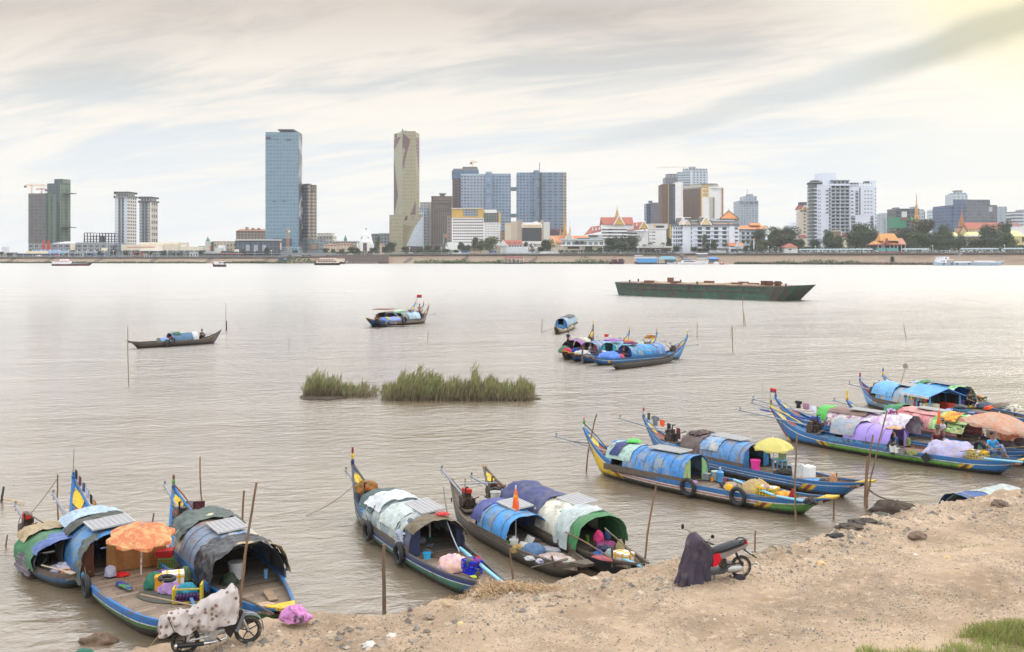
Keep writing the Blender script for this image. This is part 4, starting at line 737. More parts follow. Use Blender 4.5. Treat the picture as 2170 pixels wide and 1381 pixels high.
b.wins(1733,1740,401,501,2,13,SHADE,.4,.26,name='small_window');b.wins(1750,1756,401,455,1,7,SHADE,.9,.28,name='small_window');b.wins(1757,1761,398,520,1,16,REC,.9,.7,name='recess_bay')
b.wins(1803,1809,402,455,1,7,DGLASS,.8,.32,off=3,name='slit_window');b.box('dark_strip',1813,1819,405,456,REC,.4,2.8);b.box('dark_strip',1821,1823.6,398,456,REC,.4,2.8);b.wins(1812,1820,404,456,1,7,WB,1.0,.16,off=2.8,name='floor_band');b.wins(1830,1850,402,455,3,7,GREY,.56,.34,off=3,name='slit_window');b.wins(1854,1857,397,512,1,15,SHADE,.6,.3,off=3,name='small_window')
b.box('dark_strip',1804,1812.5,458,485,REC,.4,2.8);b.wins(1804,1813,457,486,1,4,WB,1,.2,off=2.8,name='floor_band');b.box('dark_strip',1845,1851,458,485,REC,.4,2.8);b.wins(1845,1851,457,486,1,4,GB,1,.3,off=2.8,name='floor_band')
b=Bld('cream_tower','narrow cream tower with red gable top and arched windows','tower',1687,1711,905)
b.prism('wall',[(1687,12),(1690,0),(1711,0),(1711,20),(1687,24)],445,530,[WHITEB,CREAM,CREAM]);b.gable('roof',1692,1712,436,445,Q(.55,.27,.25),12,0,.1);b.front_gable('front_gable',1700,1711,436,445,RUST,GOLD,off=-1.5);b.wins(1701,1709,451,496,1,6,Q(.34,.25,.20),.45,.35);b.wins(1695,1709,445.6,450,2,1,GRN,.7,.7,name='top_window');b.wins(1687,1692,452,500,1,7,GREY,.8,.3,name='side_window',off=2)
b.box('roof_plant',1695,1711,429,436,DGREY,6,12)
b=Bld('white_lowrise','small white stepped building left of the cream tower','building',1668,1687,950);b.box('wall',1668,1688,478,530,fc(rg(.82,.84,.88),rg(.55,.6,.66),3,3.2,.4,.4),12);b.box('upper_wall',1675,1688,472,478,WHITEB,8,3)
b=Bld('yellow_house','small pale house with dark red roof beside the cream tower foot','house',1696,1712,850);b.box('wall',1697,1711,504,530,CREAM,7);b.gable('roof',1695,1711.5,498.5,504.5,Q(.48,.24,.25),9,-1,.15)
b=Bld('brown_box_building','small brown box building amid the trees before the white apartments','building',1767,1785,838);b.box('wall',1768,1783,490,530,Q(.52,.47,.40),8);b.box('frame',1767,1784,489,491,CREAM,9,-.5);b.box('frame',1782,1784,491,530,CREAM,9,-.5)
b=Bld('red_roof_house','dark red roofed house half hidden in the trees right of the brown box','house',1783,1797,846);b.box('wall',1784,1796,502,530,CREAM,7);b.gable('roof',1782,1797,494.5,502.5,Q(.50,.25,.26),8,-.6,.1)
b=Bld('pavilion','small white pavilion with orange hipped roof on the promenade','pavilion',1662,1692,770)
b.box('wall',1664,1690,524.5,541,WHITE,8);b.gable('roof',1661,1693,516.5,524.8,RUST,11,-1.5,.42,up=.5);b.box('window',1672,1677,528,531,SHADE,.3,-.2)
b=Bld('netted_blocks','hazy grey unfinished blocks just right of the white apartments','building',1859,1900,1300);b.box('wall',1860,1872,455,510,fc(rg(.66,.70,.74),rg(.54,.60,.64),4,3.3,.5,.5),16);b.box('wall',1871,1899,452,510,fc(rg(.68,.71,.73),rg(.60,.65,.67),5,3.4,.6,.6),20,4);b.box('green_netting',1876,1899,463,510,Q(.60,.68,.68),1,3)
b=Bld('dark_modern_block','dark modern block with roof trees and green netting below','building',1898,1961,1000)
b.box('wall',1899,1947,444,510,fc(rg(.36,.38,.40),rg(.20,.22,.25),5,4.2,.7,.6),24);b.box('roof_slab',1900,1948,442.5,444,GREY,26,-1);b.box('roof_left',1899.5,1906,440.3,444,DGREY,12,0);b.box('white_panel',1911,1922,449,461,Q(.82,.82,.82),.6,-.7);b.box('green_netting',1898,1921,461,484,Q(.24,.52,.42),20,-3);b.box('netting_top',1930,1934,460,468,Q(.3,.68,.42),3,-2);b.box('brown_frame',1909,1927,461.5,468,Q(.45,.36,.34),3,-3.6);b.box('white_wing',1947,1958.5,444,500,fc(rg(.72,.74,.76),rg(.45,.47,.5),3,3.4,.4,.4),16,3);b.box('balcony_wing',1958.5,1960.5,448,495,fc(rg(.5,.52,.54),rg(.3,.3,.3),3,3.4,.9,.5),14,5);b.box('roof_plant',1934,1943,439,443,GREY,8,8)
b=Bld('gold_spire_temple','golden temple spire rising from the trees before the dark modern block','temple',1940,1950,900);MB().lathe([(2.4,0),(2.2,8),(1.6,9),(1.7,13),(1.1,14),(1.2,17),(.6,19),(.5,22),(.1,29)],(b.X(1945),3,b.Z(468)-4),8).bd('spire',Q(.74,.58,.38),b.t);b.box('base',1941,1949,466,520,Q(.70,.6,.45),5,.5)
b=Bld('striped_block','white block with dark vertical bays left of the massive grey block','building',1980,2011,1100);b.box('wall',1980,2010,445,500,fc(rg(.76,.80,.85),rg(.50,.55,.62),3.6,3.3,.5,.6),20);b.box('dark_bay',1992,1996,447,475,Q(.36,.42,.50),.5,-.5);b.box('dark_bay',1999,2001,447,475,Q(.36,.42,.50),.5,-.5);b.box('roof_storey',1986,2004,442.5,445,GREY,12,3);b.box('roof_plant',1995,2001,439.5,442.5,WHITEB,6,6)
b=Bld('massive_netted_block','massive blue grey netted construction block at right','building',2008,2114,1000)
mn,mnb=fc(rg(.42,.44,.47),rg(.40,.42,.45),5,3.3,.7,.7,wrough=.9,line=(rg(.50,.51,.53),.1)),fc(rg(.36,.43,.53),rg(.33,.40,.51),5,3.3,.7,.7,wrough=.9,line=(rg(.46,.5,.58),.1))
b.prism('netting',[(2020,4),(2046,0),(2098,4),(2098,50),(2020,50)],423.5,505,[mnb,mn,mn,mn]);b.box('left_wing',2008.5,2020,436,505,mnb,36,5);b.box('right_wing',2098,2113,435,505,mn,36,5);b.box('open_bay',2096,2103,439,449,Q(.70,.72,.74),.5,3.4)
b=Bld('crown_tower','pale tower with stepped crown rising behind the massive netted block','tower',2020,2051,1250);b.box('wall',2020.5,2050.5,412,450,fc(rg(.72,.77,.80),rg(.58,.64,.68),5,3.4,.6,.6),24);b.box('upper_storey',2023,2048,409,412,fc(rg(.7,.74,.77),rg(.4,.44,.47),4,3,.6,.6),18,2);b.box('crown',2027,2039,405.5,409,GREY,10,5);b.box('crown_slab',2026,2040.5,404,405.4,GREY,12,4)
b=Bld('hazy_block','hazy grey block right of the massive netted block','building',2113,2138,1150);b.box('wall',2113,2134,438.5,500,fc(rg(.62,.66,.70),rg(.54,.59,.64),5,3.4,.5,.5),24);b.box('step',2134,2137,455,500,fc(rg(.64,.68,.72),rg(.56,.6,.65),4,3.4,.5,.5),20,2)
b=Bld('edge_tower','banded grey tower cut by the right edge of the photo','tower',2152,2185,1050);b.box('wall',2152,2185,449,510,fc(rg(.76,.78,.80),rg(.38,.42,.47),30,3.4,.98,.5),20);b.box('upper_wall',2164,2185,445,449,GREY,12,3)
b=Bld('red_spire_temple','temple with a tall red and gold tiered spire and long red roof','temple',2028,2135,880)
b.box('spire_base',2032,2052,484,505,Q(.70,.62,.50),9,0);hh=b.Z(437)-b.Z(480);k_=880/F
MB().lathe([(8*k_,0),(7.4*k_,hh*.05),(6.6*k_,hh*.07),(7*k_,hh*.15),(5.3*k_,hh*.17),(5.7*k_,hh*.25),(4.2*k_,hh*.27),(4.5*k_,hh*.34),(3.3*k_,hh*.36),(3.5*k_,hh*.43),(2.4*k_,hh*.45),(2.4*k_,hh*.52),(1.5*k_,hh*.54),(1.0*k_,hh*.68),(.5*k_,hh*.8),(.12*k_,hh)],(b.X(2042),4,b.Z(480)),10).bd('spire',Q(.66,.46,.32,var=.4,sc=.9),b.t)
b.front_gable('front_gable',2031,2053,479,498,RUST,Q(.72,.66,.5),off=-1,edge=Q(.5,.3,.28));b.gable('roof',2050,2134,471.5,485.5,RUST,22,8,.05);b.box('wall',2052,2132,485.5,510,CREAM,16,10)
for p in(2025.5,2055,2061):MB().lathe([(1.3,0),(1.0,1.5),(.3,3),(.05,4.5)],(b.X(p),-1,b.Z(499)),6).bd('finial',Q(.45,.22,.20),b.t)
b=Bld('long_yellow_hall','long hall with bright yellow roof and columned wall behind the trees at right','building',2010,2172,860)
YR=Q(.88,.83,.55,var=.08,sc=.1);b.gable('roof',2055,2105,492,500,YR,14,0,.03);b.gable('roof',2095,2172,489.5,501.5,YR,20,2,.02);b.gable('roof',2010,2032,493,500,YR,10,0,.02);b.box('wall',2020,2104,502.5,512,fc(rg(.72,.68,.55),rg(.45,.38,.34),3.2,4,.5,.6),10,1);b.box('cornice',2019,2105,499.5,502.4,WHITEB,12,-1);b.box('end_wall',2150,2172,501,540,Q(.80,.75,.52),14,1);b.box('window',2166,2170,503,513,SHADE,.3,.7)
b=Bld('red_roof_villa','white villa with dark red roof at the right edge behind the yellow hall','house',2140,2172,960);b.box('wall',2144,2172,478,500,WHITE,10);b.gable('roof',2141,2168,472.5,478.5,Q(.54,.34,.34),10,-1,.25)
b=Bld('pagoda_pavilion','red and orange tiered pavilion with turquoise railings on the promenade','pavilion',1854,1923,745)
TQ=Q(.42,.68,.66);RED2=Q(.62,.36,.34);OR2=Q(.76,.55,.33)
b.gable('lower_roof',1854,1906,511,519,OR2,16,-2,.12);b.gable('upper_roof',1866,1906,495,511,OR2,12,0,.10);b.box('eave',1854,1920,518.2,520,RED2,17,-2.6);b.gable('side_roof',1905,1921,505,518.5,Q(.72,.52,.45),12,0,.1)
b.front_gable('front_gable',1874,1884.5,505.5,516,OR2,RED2,off=-3.2,edge=RED2);b.box('floor',1857,1920,534,537,RED2,14,-1)
for p in(1861,1869,1873,1886,1894,1902,1910,1918):b.box('column',p,p+1.3,520,534,WHITE,.6,-.5)
b.box('back_wall',1862,1918,520,534,SHADE,.5,8)
for a_,c_ in((1858,1877),(1879,1904)):b.box('balustrade',a_,c_,526,532.5,TQ,.4,-1.0)
for px_,s_ in((1866,-1),(1906,1)):MB().tube([(b.X(px_),6,b.Z(495)),(b.X(px_+s_*1.2),6,b.Z(491))],[.3,.08],4).bd('roof_horn',RED2,b.t)
b=Bld('lattice_platform','small grey steel platform with stair on the wall above the cargo ship','platform',1990,2042,690)
b.box('platform_deck',2032,2040,538,539,GREY,4,-4);b.box('platform_deck',1996,2018,531,532,GREY,5,1)
for p in(2032,2039.4,1997,2016):b.box('post',p,p+.5,531 if p<2030 else 535,545 if p>2030 else 537,GREY,.3,-3.5 if p>2030 else 1)
MB().tube([(b.X(2019),-6,b.Z(547)),(b.X(2033),-4,b.Z(537))],.3,4).bd('stair',GREY,b.t)
b=Bld('road_bridge','low grey road bridge across the side channel before the cranes','bridge',596,706,815,560)
b.box('deck',596,712,537.8,541,Q(.50,.51,.52),12,-2);b.box('parapet',596,712,536.4,537.8,GREY,.4,-2)
for p in(610,640,652,690):b.box('pier',p,p+3.5,541,562,Q(.36,.36,.36),8,1)
b=Bld('quay_wall','dark stone quay wall left of the green ferry','wall',700,800,792,562);b.box('wall',700,822,541.5,557.5,Q(.42,.38,.36),6,-3);b.box('slipway',748,800,556,562,Q(.50,.45,.42),10,-10)
#  trees
def tree_proto(name,seed,mats,hgt,rad,label,shape='round'):
 R=random.Random(seed);t_=thing(name,label,'tree',(0,0,0),0)
 cr=MB();n=9 if shape!='palm' else 0
 for i in range(n):
  a=R.uniform(0,6.28);rr=rad*R.uniform(.15,.62);zz=hgt*R.uniform(.42,.84);s=rad*R.uniform(.36,.55)
  leaf_cloud(cr,(math.cos(a)*rr,math.sin(a)*rr,zz),(s,s,s*.8),260,rad*.062,R)
 leaf_cloud(cr,(0,0,hgt*.58),(rad*.7,rad*.7,hgt*.3),500,rad*.065,R);leaf_cloud(cr,(0,0,hgt*.30),(rad*.8,rad*.8,hgt*.16),350,rad*.065,R)
 cr.bd('crown',mats,t_)
 tr=MB().tube([(0,0,0),(.1,.05,hgt*.3),(.0,.0,hgt*.6)],[hgt*.032,hgt*.024,hgt*.01],6)
 for i in range(5):
  a=i*1.3;tr.tube([(0,0,hgt*(.25+.05*i)),(math.cos(a)*rad*.45,math.sin(a)*rad*.45,hgt*(.45+.06*i))],[hgt*.014,hgt*.006],5)
 tr.bd('trunk',Q(.36,.31,.26,sc=1),t_);return t_
def palm_proto(seed):
 R=random.Random(seed);t_=thing('palm_tree','x','palm',(0,0,0),0);h=10
 MB().tube([(0,0,0),(.2,0,3),(.1,.1,7),(.3,0,h)],[.22,.18,.15,.13],6).bd('trunk',Q(.45,.40,.34),t_);fr=MB()
 for i in range(15):
  a=i*2.4;up=R.uniform(-.1,.7);L_=R.uniform(2.4,3.2)
  for k in range(9):
   f0=k/9;p0=Vector((.3+math.cos(a)*L_*f0,math.sin(a)*L_*f0,h+L_*(up*f0-1.0*f0*f0)));f1=(k+1)/9;p1=Vector((.3+math.cos(a)*L_*f1,math.sin(a)*L_*f1,h+L_*(up*f1-1.0*f1*f1)))
   sd_=Vector((-math.sin(a),math.cos(a),0))*.38*(1-f0*.7);dn=Vector((0,0,-.25))
   fr.add([p0,p1,p1+sd_+dn,p0+sd_+dn],[(0,1,2,3)],i%2);fr.add([p0,p1,p1-sd_+dn,p0-sd_+dn],[(0,1,2,3)],i%2)
 fr.bd('fronds',[DKG[0],OLIV[0]],t_);return t_
protos={}
def tree(kind,px,ytop,wpx,D,label,ybase=None,group='trees along the far bank'):
 z0=zb(px)if ybase is None else PZ(ybase,D);h=PZ(ytop,D)-z0;r=wpx/2*D/F
 defs={'dark':(21,DKG),'green':(22,GREEN),'olive':(23,OLIV),'light':(24,LTG),'dark2':(25,DKG),'green2':(26,GREEN)}
 if kind=='palm':
  if kind not in protos:protos[kind]=o=palm_proto(9)
  else:o=dup(protos[kind])
  s=h/10.5;o.scale=(s*max(1,r*1.0/(3*s)),s*1.1,s)
 else:
  if kind not in protos:
   sd_,mt=defs[kind];protos[kind]=o=tree_proto('broadleaf_tree',sd_,mt,10,5,label)
  else:o=dup(protos[kind])
  o.scale=(r/4.6,max(r,3)/4.8,h/9.4)
 o.location=(PX(px,D),D,z0);o.rotation_euler=(0,0,0)if kind!='palm' else(0,0,px%6);o['label']=label;o['group']=group;return o
TL=[('dark',3,534,9,850,'dark small tree at the left edge of the promenade'),('green',18,537,11,851,'low bushy tree second from the left edge'),('green2',141,537,10,852,'round little tree before the grey mall windows'),('olive',151,538,8,853,'tiny tree right of the round little tree'),('dark',163,538,10,852,'dark low tree right of the cream roof sign'),('olive',188,537,8,853,'small olive tree below the bare concrete frame left end'),('green',212,532,11,850,'upright green tree left of the white sign'),('dark',240,532,16,850,'broad dark tree below the wider white tower'),('dark2',266,533,12,850,'dark tree before the orange sign'),('olive',291,536,9,852,'pale small tree before the red shop front'),('dark',318,533,12,850,'dark tree below the narrower grey tower'),('dark2',346,532,14,850,'tall round dark tree before the exhibition hall'),('light',373,537,7,853,'small light green tree before the dark glazed shop'),('dark',426,531,10,850,'dark tree right of the white tented shop'),('green',516,529,9,852,'dark tree left of the mall banners'),('dark',565,525,11,850,'tall tree before the right part of the glass mall'),('dark2',625,531,14,846,'bush like tree under the blue glass tower'),('dark',690,526,16,842,'dark tree left of the red colonial rows'),('green',706,528,14,840,'green tree before the left colonial row'),('dark2',724,528,13,838,'dark tree between the two colonial rows'),('dark',745,524,22,842,'broad dark tree left of the white monument'),('green',758,526,14,838,'green tree at the left foot of the white monument'),('dark2',790,525,18,840,'dark tree at the right foot of the white monument'),('light',801,502,11,860,'tall thin pale green tree right of the white monument'),('dark',829,514,24,840,'large round dark tree before the gold podium'),('dark2',816,522,18,844,'dark tree left of the large round one at the gold podium'),('dark',858,523,20,838,'round dark tree under the maroon facets'),('olive',905,522,26,845,'spreading olive tree right of the gold podium'),('dark2',888,528,18,842,'low dark tree right of the gold podium door'),('olive',925,521,20,846,'olive tree below the grid tower'),('dark',945,528,18,840,'dark tree left of the white hotel annex'),('green',966,530,16,838,'low tree before the white hotel annex'),('green',978,514,22,836,'left one of the two large green trees by the hotel'),('green2',990,520,22,838,'green tree joined to the left of the largest one'),('light',1037,504,44,836,'largest bright green tree before the white hotel'),('green2',1018,510,22,840,'dark green tree leaning on the largest one'),('olive',1005,504,20,850,'thin feathery tree behind the two large green ones'),('olive',1113,513,12,842,'olive tree left of the screen base'),('dark',1158,508,30,836,'round dark tree right of the giant screen'),('dark2',1148,523,20,838,'low dark tree beneath the round dark one'),('dark',1128,517,14,842,'small dark tree below the giant screen'),('dark',1294,504,34,820,'large dark tree left part of the grove before the spired hotel'),('dark2',1312,501,36,815,'tallest dark tree of the grove before the spired hotel'),('dark',1340,500,38,818,'right dark tree of the grove before the spired hotel'),('green',1318,512,44,806,'lighter green tree in front of the grove'),('dark2',1290,520,30,806,'low dark tree at the left front of the grove'),('olive',1330,522,36,802,'low olive tree at the right front of the grove'),('green2',1352,522,22,804,'green bush tree at the right end of the grove'),('dark',1248,527,14,806,'small dark tree before the modernist villa'),('dark2',1272,525,14,806,'dark tree right of the modernist villa'),('green',1418,503,16,822,'green tree between the annex and the gabled hotel'),('dark',1433,522,20,790,'dark tree at the left corner of the gabled hotel'),('dark2',1471,523,18,788,'dark tree at the gabled hotel wall'),('olive',1492,497,12,788,'slim tall tree before the gabled hotel'),('green',1512,508,16,788,'feathery tree right of the slim tall one'),('dark',1500,515,12,786,'short dark tree between the slim ones'),('olive',1580,521,18,775,'olive tree before the rear hotel wing'),('green',1595,515,16,778,'green tree right of the low gabled wing'),('light',1612,508,22,780,'light tree behind the white lamp column'),('dark',1610,486,34,835,'dark tree at the end of the orange ridge roof'),('green',1645,482,46,800,'large green tree left half of the big clump'),('dark',1672,482,50,805,'large dark tree right half of the big clump'),('olive',1655,496,56,788,'broad olive tree in front of the big clump'),('dark2',1630,508,34,782,'dark tree at the left foot of the big clump'),('light',1611,520,18,772,'round light bush tree left of the pavilion'),('green2',1692,508,40,786,'green tree behind the small pavilion'),('olive',1705,523,26,770,'low tree right of the small pavilion'),('dark',1728,507,32,784,'dark tree below the round balcony tower'),('green',1756,488,30,790,'spiky tree before the middle of the apartments'),('dark2',1765,506,40,776,'dark broad tree under the brown box building'),('dark',1778,500,26,782,'tree right of the brown box building'),('dark',1826,474,60,800,'tallest dark tree before the apartments right wing'),('green',1845,486,50,792,'green tree joined right of the tallest dark one'),('dark2',1815,490,50,780,'dark spreading tree below the tallest one'),('green2',1862,502,34,776,'green tree behind the tiered pavilion left side'),('dark',1885,497,36,800,'dark tree above the tiered pavilion roof'),('green',1905,490,40,830,'dark green tree right of the tiered pavilion roof'),('olive',1950,465,60,830,'tallest broad tree left of the red spire'),('dark',1925,484,46,790,'dark tree under the golden spire'),('green',1945,493,60,770,'wide green tree right of the tiered pavilion'),('dark2',1930,509,36,750,'low dark tree at the pavilion side'),('green2',1975,495,60,772,'wide tree in the middle of the right grove'),('dark',2000,478,34,820,'dark tree below the striped block'),('green',2010,490,30,770,'pointed tree left of the long yellow hall'),('dark2',1998,506,50,752,'low dark tree in the right grove middle'),('green',2037,498,20,750,'young tree before the red spire base'),('dark',2032,506,50,742,'dark low tree under the red spire'),('olive',2065,506,50,742,'olive low tree before the columned wall'),('green2',2090,505,44,740,'green low tree before the yellow roof'),('dark',2108,487,28,760,'pointed dark tree overlapping the yellow roof'),('green',2130,493,44,745,'wide green tree at the right of the yellow roof'),('dark2',2110,502,50,735,'dark tree mass at the right grove end'),('dark',2142,508,36,735,'dark round tree near the right edge'),('green2',2162,520,26,730,'low green tree cut by the right edge'),('light',2141,515,16,725,'pale small tree near the right edge'),('dark',2095,477,54,840,'dark tree crown before the long red roof'),('dark2',2131,468,30,850,'dark tree at the end of the long red roof'),('green',1990,500,40,790,'green tree left of the pointed one'),('olive',1611,543,26,757,'bare brown olive shrub on the embankment left of the pavilion'),('olive',1676,545,20,754,'brown shrub on the embankment below the pavilion'),('dark',1891,544,10,715,'small sapling on the embankment above the rubble')]
for tt in TL:
 kw={}
 if tt[2]in(543,545,544):kw['ybase']=559
 tree(*tt,**kw)
for px,yt,l_ in((1366,518,'short palm left of the white pavilion roof'),(1378,514,'palm before the white annex'),(1405,514,'palm at the right of the low pavilion roof'),(1488,500,'tall palm in front of the hotel balconies'),(1497,506,'shorter palm beside the tall palm'),(1517,507,'palm right of the hotel gable'),(1537,511,'palm before the hotel right pillar'),(1583,507,'palm left of the white lamp column'),(943,517,'slim palm left of the white annex')):
 tree('palm',px,yt,14,786 if px>1000 else 850,l_,group='palms along the far bank')
#  street furniture along the promenade
um=None;OW='first second third fourth fifth sixth seventh eighth ninth tenth eleventh twelfth thirteenth fourteenth fifteenth sixteenth seventeenth eighteenth nineteenth twentieth'.split()+['twenty '+a for a in 'first second third fourth fifth'.split()];cnt={}
for px,tone in[(p,0)for p in list(range(1697,1850,7))+list(range(1916,1966,6))+list(range(2040,2112,7))+list(range(2130,2172,7))]:
 Y=Yb(px)+16;z0=Zt(px)
 if um is None:
  um=thing('beach_umbrella','grey parasol in the long row on the right promenade','umbrella',(PX(px,Y),Y,z0),0,'row of grey parasols on the promenade')
  MB().lathe([(2.2,2.1),(2.25,2.2),(1.2,2.9),(.1,3.3)],(0,0,0),8).bd('canopy',Q(.56,.62,.64),um);MB().tube([(0,0,0),(0,0,3.2)],.06,5).bd('pole',WHITE,um)
 else:dup(um,loc=(PX(px,Y),Y,z0),rot=(0,0,px%1.3))
 sg='under the white apartments' if px<1900 else 'just right of the tiered pavilion' if px<2000 else 'below the red spire temple' if px<2120 else 'at the right edge';cnt[sg]=cnt.get(sg,0)+1;last_root=[o for o in C.objects if o.name.startswith('beach_umbrella')][-1];last_root['label']=OW[cnt[sg]-1]+' grey parasol from left in the row '+sg
lm=None
for px in list(range(12,420,19))+[505,540,575]+[868,935,1047,1102,1230,1277,1352,1446,1545,1628,1728,1976,2129]:
 Y=Yb(px)+13;z0=Zt(px)
 if lm is None:
  lm=thing('street_lamp','white promenade lamp post at the river railing','street lamp',(PX(px,Y),Y,z0),0,'promenade lamp posts')
  MB().tube([(0,0,0),(0,0,4.6)],.11,6).bd('pole',Q(.8,.82,.82),lm);MB().lathe([(.12,4.5),(.45,4.7),(.4,5.1),(.05,5.3)],(0,0,0),8).bd('lamp_head',WHITE,lm)
 else:dup(lm,loc=(PX(px,Y),Y,z0))
 sg='on the left promenade' if px<420 else 'before the glass mall' if px<600 else 'before the hotels at centre' if px<1300 else 'on the right promenade';cnt[sg]=cnt.get(sg,0)+1;[o for o in C.objects if o.name.startswith('street_lamp')][-1]['label']=OW[cnt[sg]-1]+' white lamp post from the left '+sg
p_=thing('lamp_column','tall white ornamental column with orange tip right of the orange roofs','column',(PX(1597.5,775),775,zb(1597)),0);MB().tube([(0,0,0),(0,0,10)],[.5,.35],8).bd('shaft',WHITE,p_);MB().lathe([(.5,0),(.6,.4),(.15,1.2)],(0,0,10),8).bd('tip',Q(.85,.6,.3),p_)
b=Bld('flag_pole','thin tall pole right of the modernist villa','pole',1353,1355,780)
MB().tube([(0,0,0),(0,0,8)],.12,5).bd('pole',GREY,b.t)
def car_far(px,colr,label,kind='car',s=1.0,D=None):
 Y=D or Yb(px)+22;t_=thing('parked_'+kind,label,kind,(PX(px,Y),Y,Zt(px)+.02),0,'vehicles parked on the promenade')
 if kind=='car':MB().poly([(-2.1,.4),(-2.1,.9),(-1.4,1.0),(-.8,1.5),(.8,1.5),(1.4,1.0),(2.1,.85),(2.1,.4)],1.7).bd('body',colr,t_);MB().poly([(-1.15,1.02),(-.7,1.4),(.7,1.4),(1.15,1.02)],1.74).xf(Matrix.Translation((0,-.02,0))).bd('windows',GLASS,t_)
 else:MB().box(-2.8,2.8,0,2,.5,2.4).bd('body',colr,t_);MB().box(-2.5,2.5,-.03,2.03,1.4,2.1).bd('windows',GLASS,t_)
 for x_ in(-1.3,1.3):MB().torus((x_,.1,.34),.24,.1,12,6).bd('wheel',M((.02,.02,.02)),t_)
for px,c_,l_,kd in((1530,(.9,.9,.9),'white van before the gabled hotel entrance','van'),(1513,(.85,.85,.85),'white van left of the other white van','van'),(1570,(.8,.8,.82),'silver car below the low gabled wing','car'),(1552,(.35,.4,.45),'dark grey car right of the white vans','car'),(870,(.7,.72,.75),'silver car under the round dark tree','car'),(985,(.3,.45,.7),'blue van below the two large green trees','van'),(1010,(.85,.6,.2),'yellow car below the largest green tree','car'),(1045,(.25,.4,.7),'blue van under the largest green tree','van'),(715,(.55,.6,.7),'pale blue car by the quay wall left','car'),(742,(.8,.8,.8),'white car on the quay near the bridge','car'),(780,(.6,.25,.2),'red car on the quay below the white monument','car'),(1120,(.9,.9,.9),'white car below the small gabled house','car'),(1140,(.4,.5,.6),'blue grey car right of the white one below the gable','car'),(80,(.9,.9,.9),'white car near the left promenade sign','car'),(120,(.8,.3,.3),'red car near the blue glazed hall','car')):
 car_far(px,Q(*c_),l_,kd)
#  far boats at the quay
def fboat(name,label,cat,px0,px1,py_w,hull,D=None,hull_h=1.4,flip=1,beam=5):
 D=D or CH*F/(py_w-HZ);L=(px1-px0)*D/F;t_=thing(name,label,cat,(PX((px0+px1)/2,D),D,0),0,'boats moored at the far quay');rings=[]
 for i in range(13):
  u=i/12;x=(u-.5)*L*flip;w_=beam/2*min(1,(1-u)*3.2+.05)**.6*(.82+.18*min(1,u*4));g=hull_h*(1+.55*max(0,u-.7)/.3);kx=x-flip*.08*L*max(0,(u-.8)/.2)
  rings.append([(x,-w_,g),(kx,-w_*.8,.0),(kx,0,-.5),(kx,w_*.8,0),(x,w_,g)])
 MB().loft(rings,True,True).bd('hull',hull,t_);return t_,L
def cabin(t_,x0,x1,z0,z1,y,mt,name='cabin'):return MB().box(x0,x1,-y,y,z0,z1).bd(name,mt,t_)
wt=Q(.9,.9,.92)
t_,L=fboat('ferry_boat','long white ferry with low cabin and red hull line at far left','ferry',112,196,564,Q(.42,.24,.26),hull_h=1.2)
cabin(t_,-L*.48,-L*.06,1.2,3.0,2.2,wt);cabin(t_,-L*.3,-L*.12,3.2,4.4,1.6,wt,'wheelhouse');cabin(t_,-L*.49,-L*.08,3.0,3.2,2.4,REDP,'roof')
for i in range(6):cabin(t_,-L*.02+i*L*.06,-L*.02+i*L*.06+2.0,1.2,1.9,1.5,Q(.62,.64,.68),'deck_cargo')
MB().tube([(-L*.15,0,4.4),(-L*.15,0,8)],.08,4).bd('mast',REDP,t_)
t_,L=fboat('cruise_boat','small white and dark red boat under way left of the bridge','boat',450,478,566,Q(.30,.18,.18),hull_h=1.3,flip=-1);cabin(t_,-L*.3,L*.05,1.3,3.2,1.8,wt);cabin(t_,L*.1,L*.42,1.3,3.6,1.9,wt);cabin(t_,-L*.1,L*.45,3.6,3.8,2,REDP,'roof');
for i in range(4):MB().box(L*.12+i*1.2,L*.12+i*1.2+.7,-1.95,1.95,2.2,3.0).bd('window',GLASS,t_)
t_,L=fboat('passenger_boat','dark blue passenger boat moored before the bridge','boat',590,622,558.8,Q(.15,.20,.30),hull_h=1.8);cabin(t_,-L*.45,L*.2,1.8,4.2,2.2,Q(.22,.32,.50));cabin(t_,-L*.48,L*.25,4.2,4.5,2.5,Q(.30,.34,.40),'roof');cabin(t_,-L*.1,L*.1,3.0,3.9,2.25,Q(.8,.82,.85),'sign_board')
t_,L=fboat('tour_boat','wide cream two deck tour boat right of the bridge','boat',667,724,562.5,Q(.20,.17,.16),hull_h=1.5,flip=1);cabin(t_,-L*.42,L*.42,1.5,3.6,2.3,Q(.86,.80,.74));cabin(t_,-L*.46,L*.2,3.6,3.9,2.7,Q(.50,.30,.28),'roof');cabin(t_,-L*.3,L*.3,3.9,5.2,2.0,Q(.86,.82,.78),'upper_cabin');cabin(t_,-L*.34,L*.36,5.2,5.5,2.3,Q(.46,.28,.27),'roof')
for i in range(7):MB().box(-L*.36+i*L*.1,-L*.36+i*L*.1+1.3,-2.35,2.35,2.2,3.0).bd('window',GLASS,t_)
t_,L=fboat('tour_boat','cream tour boat with red roof half behind the wide two deck boat','boat',700,733,560.2,Q(.3,.25,.24),hull_h=1.5);cabin(t_,-L*.3,L*.4,1.5,4.4,2,Q(.84,.78,.72));cabin(t_,-L*.34,L*.44,4.4,4.7,2.3,Q(.50,.30,.28),'roof')
t_,L=fboat('long_boat','slim grey long boat with pointed bow beside the cream tour boats','boat',722,747,559.5,Q(.52,.50,.48),hull_h=1.2,beam=2.5);cabin(t_,-L*.4,L*.1,1.2,2.0,1,Q(.7,.7,.7),'deck_cargo')
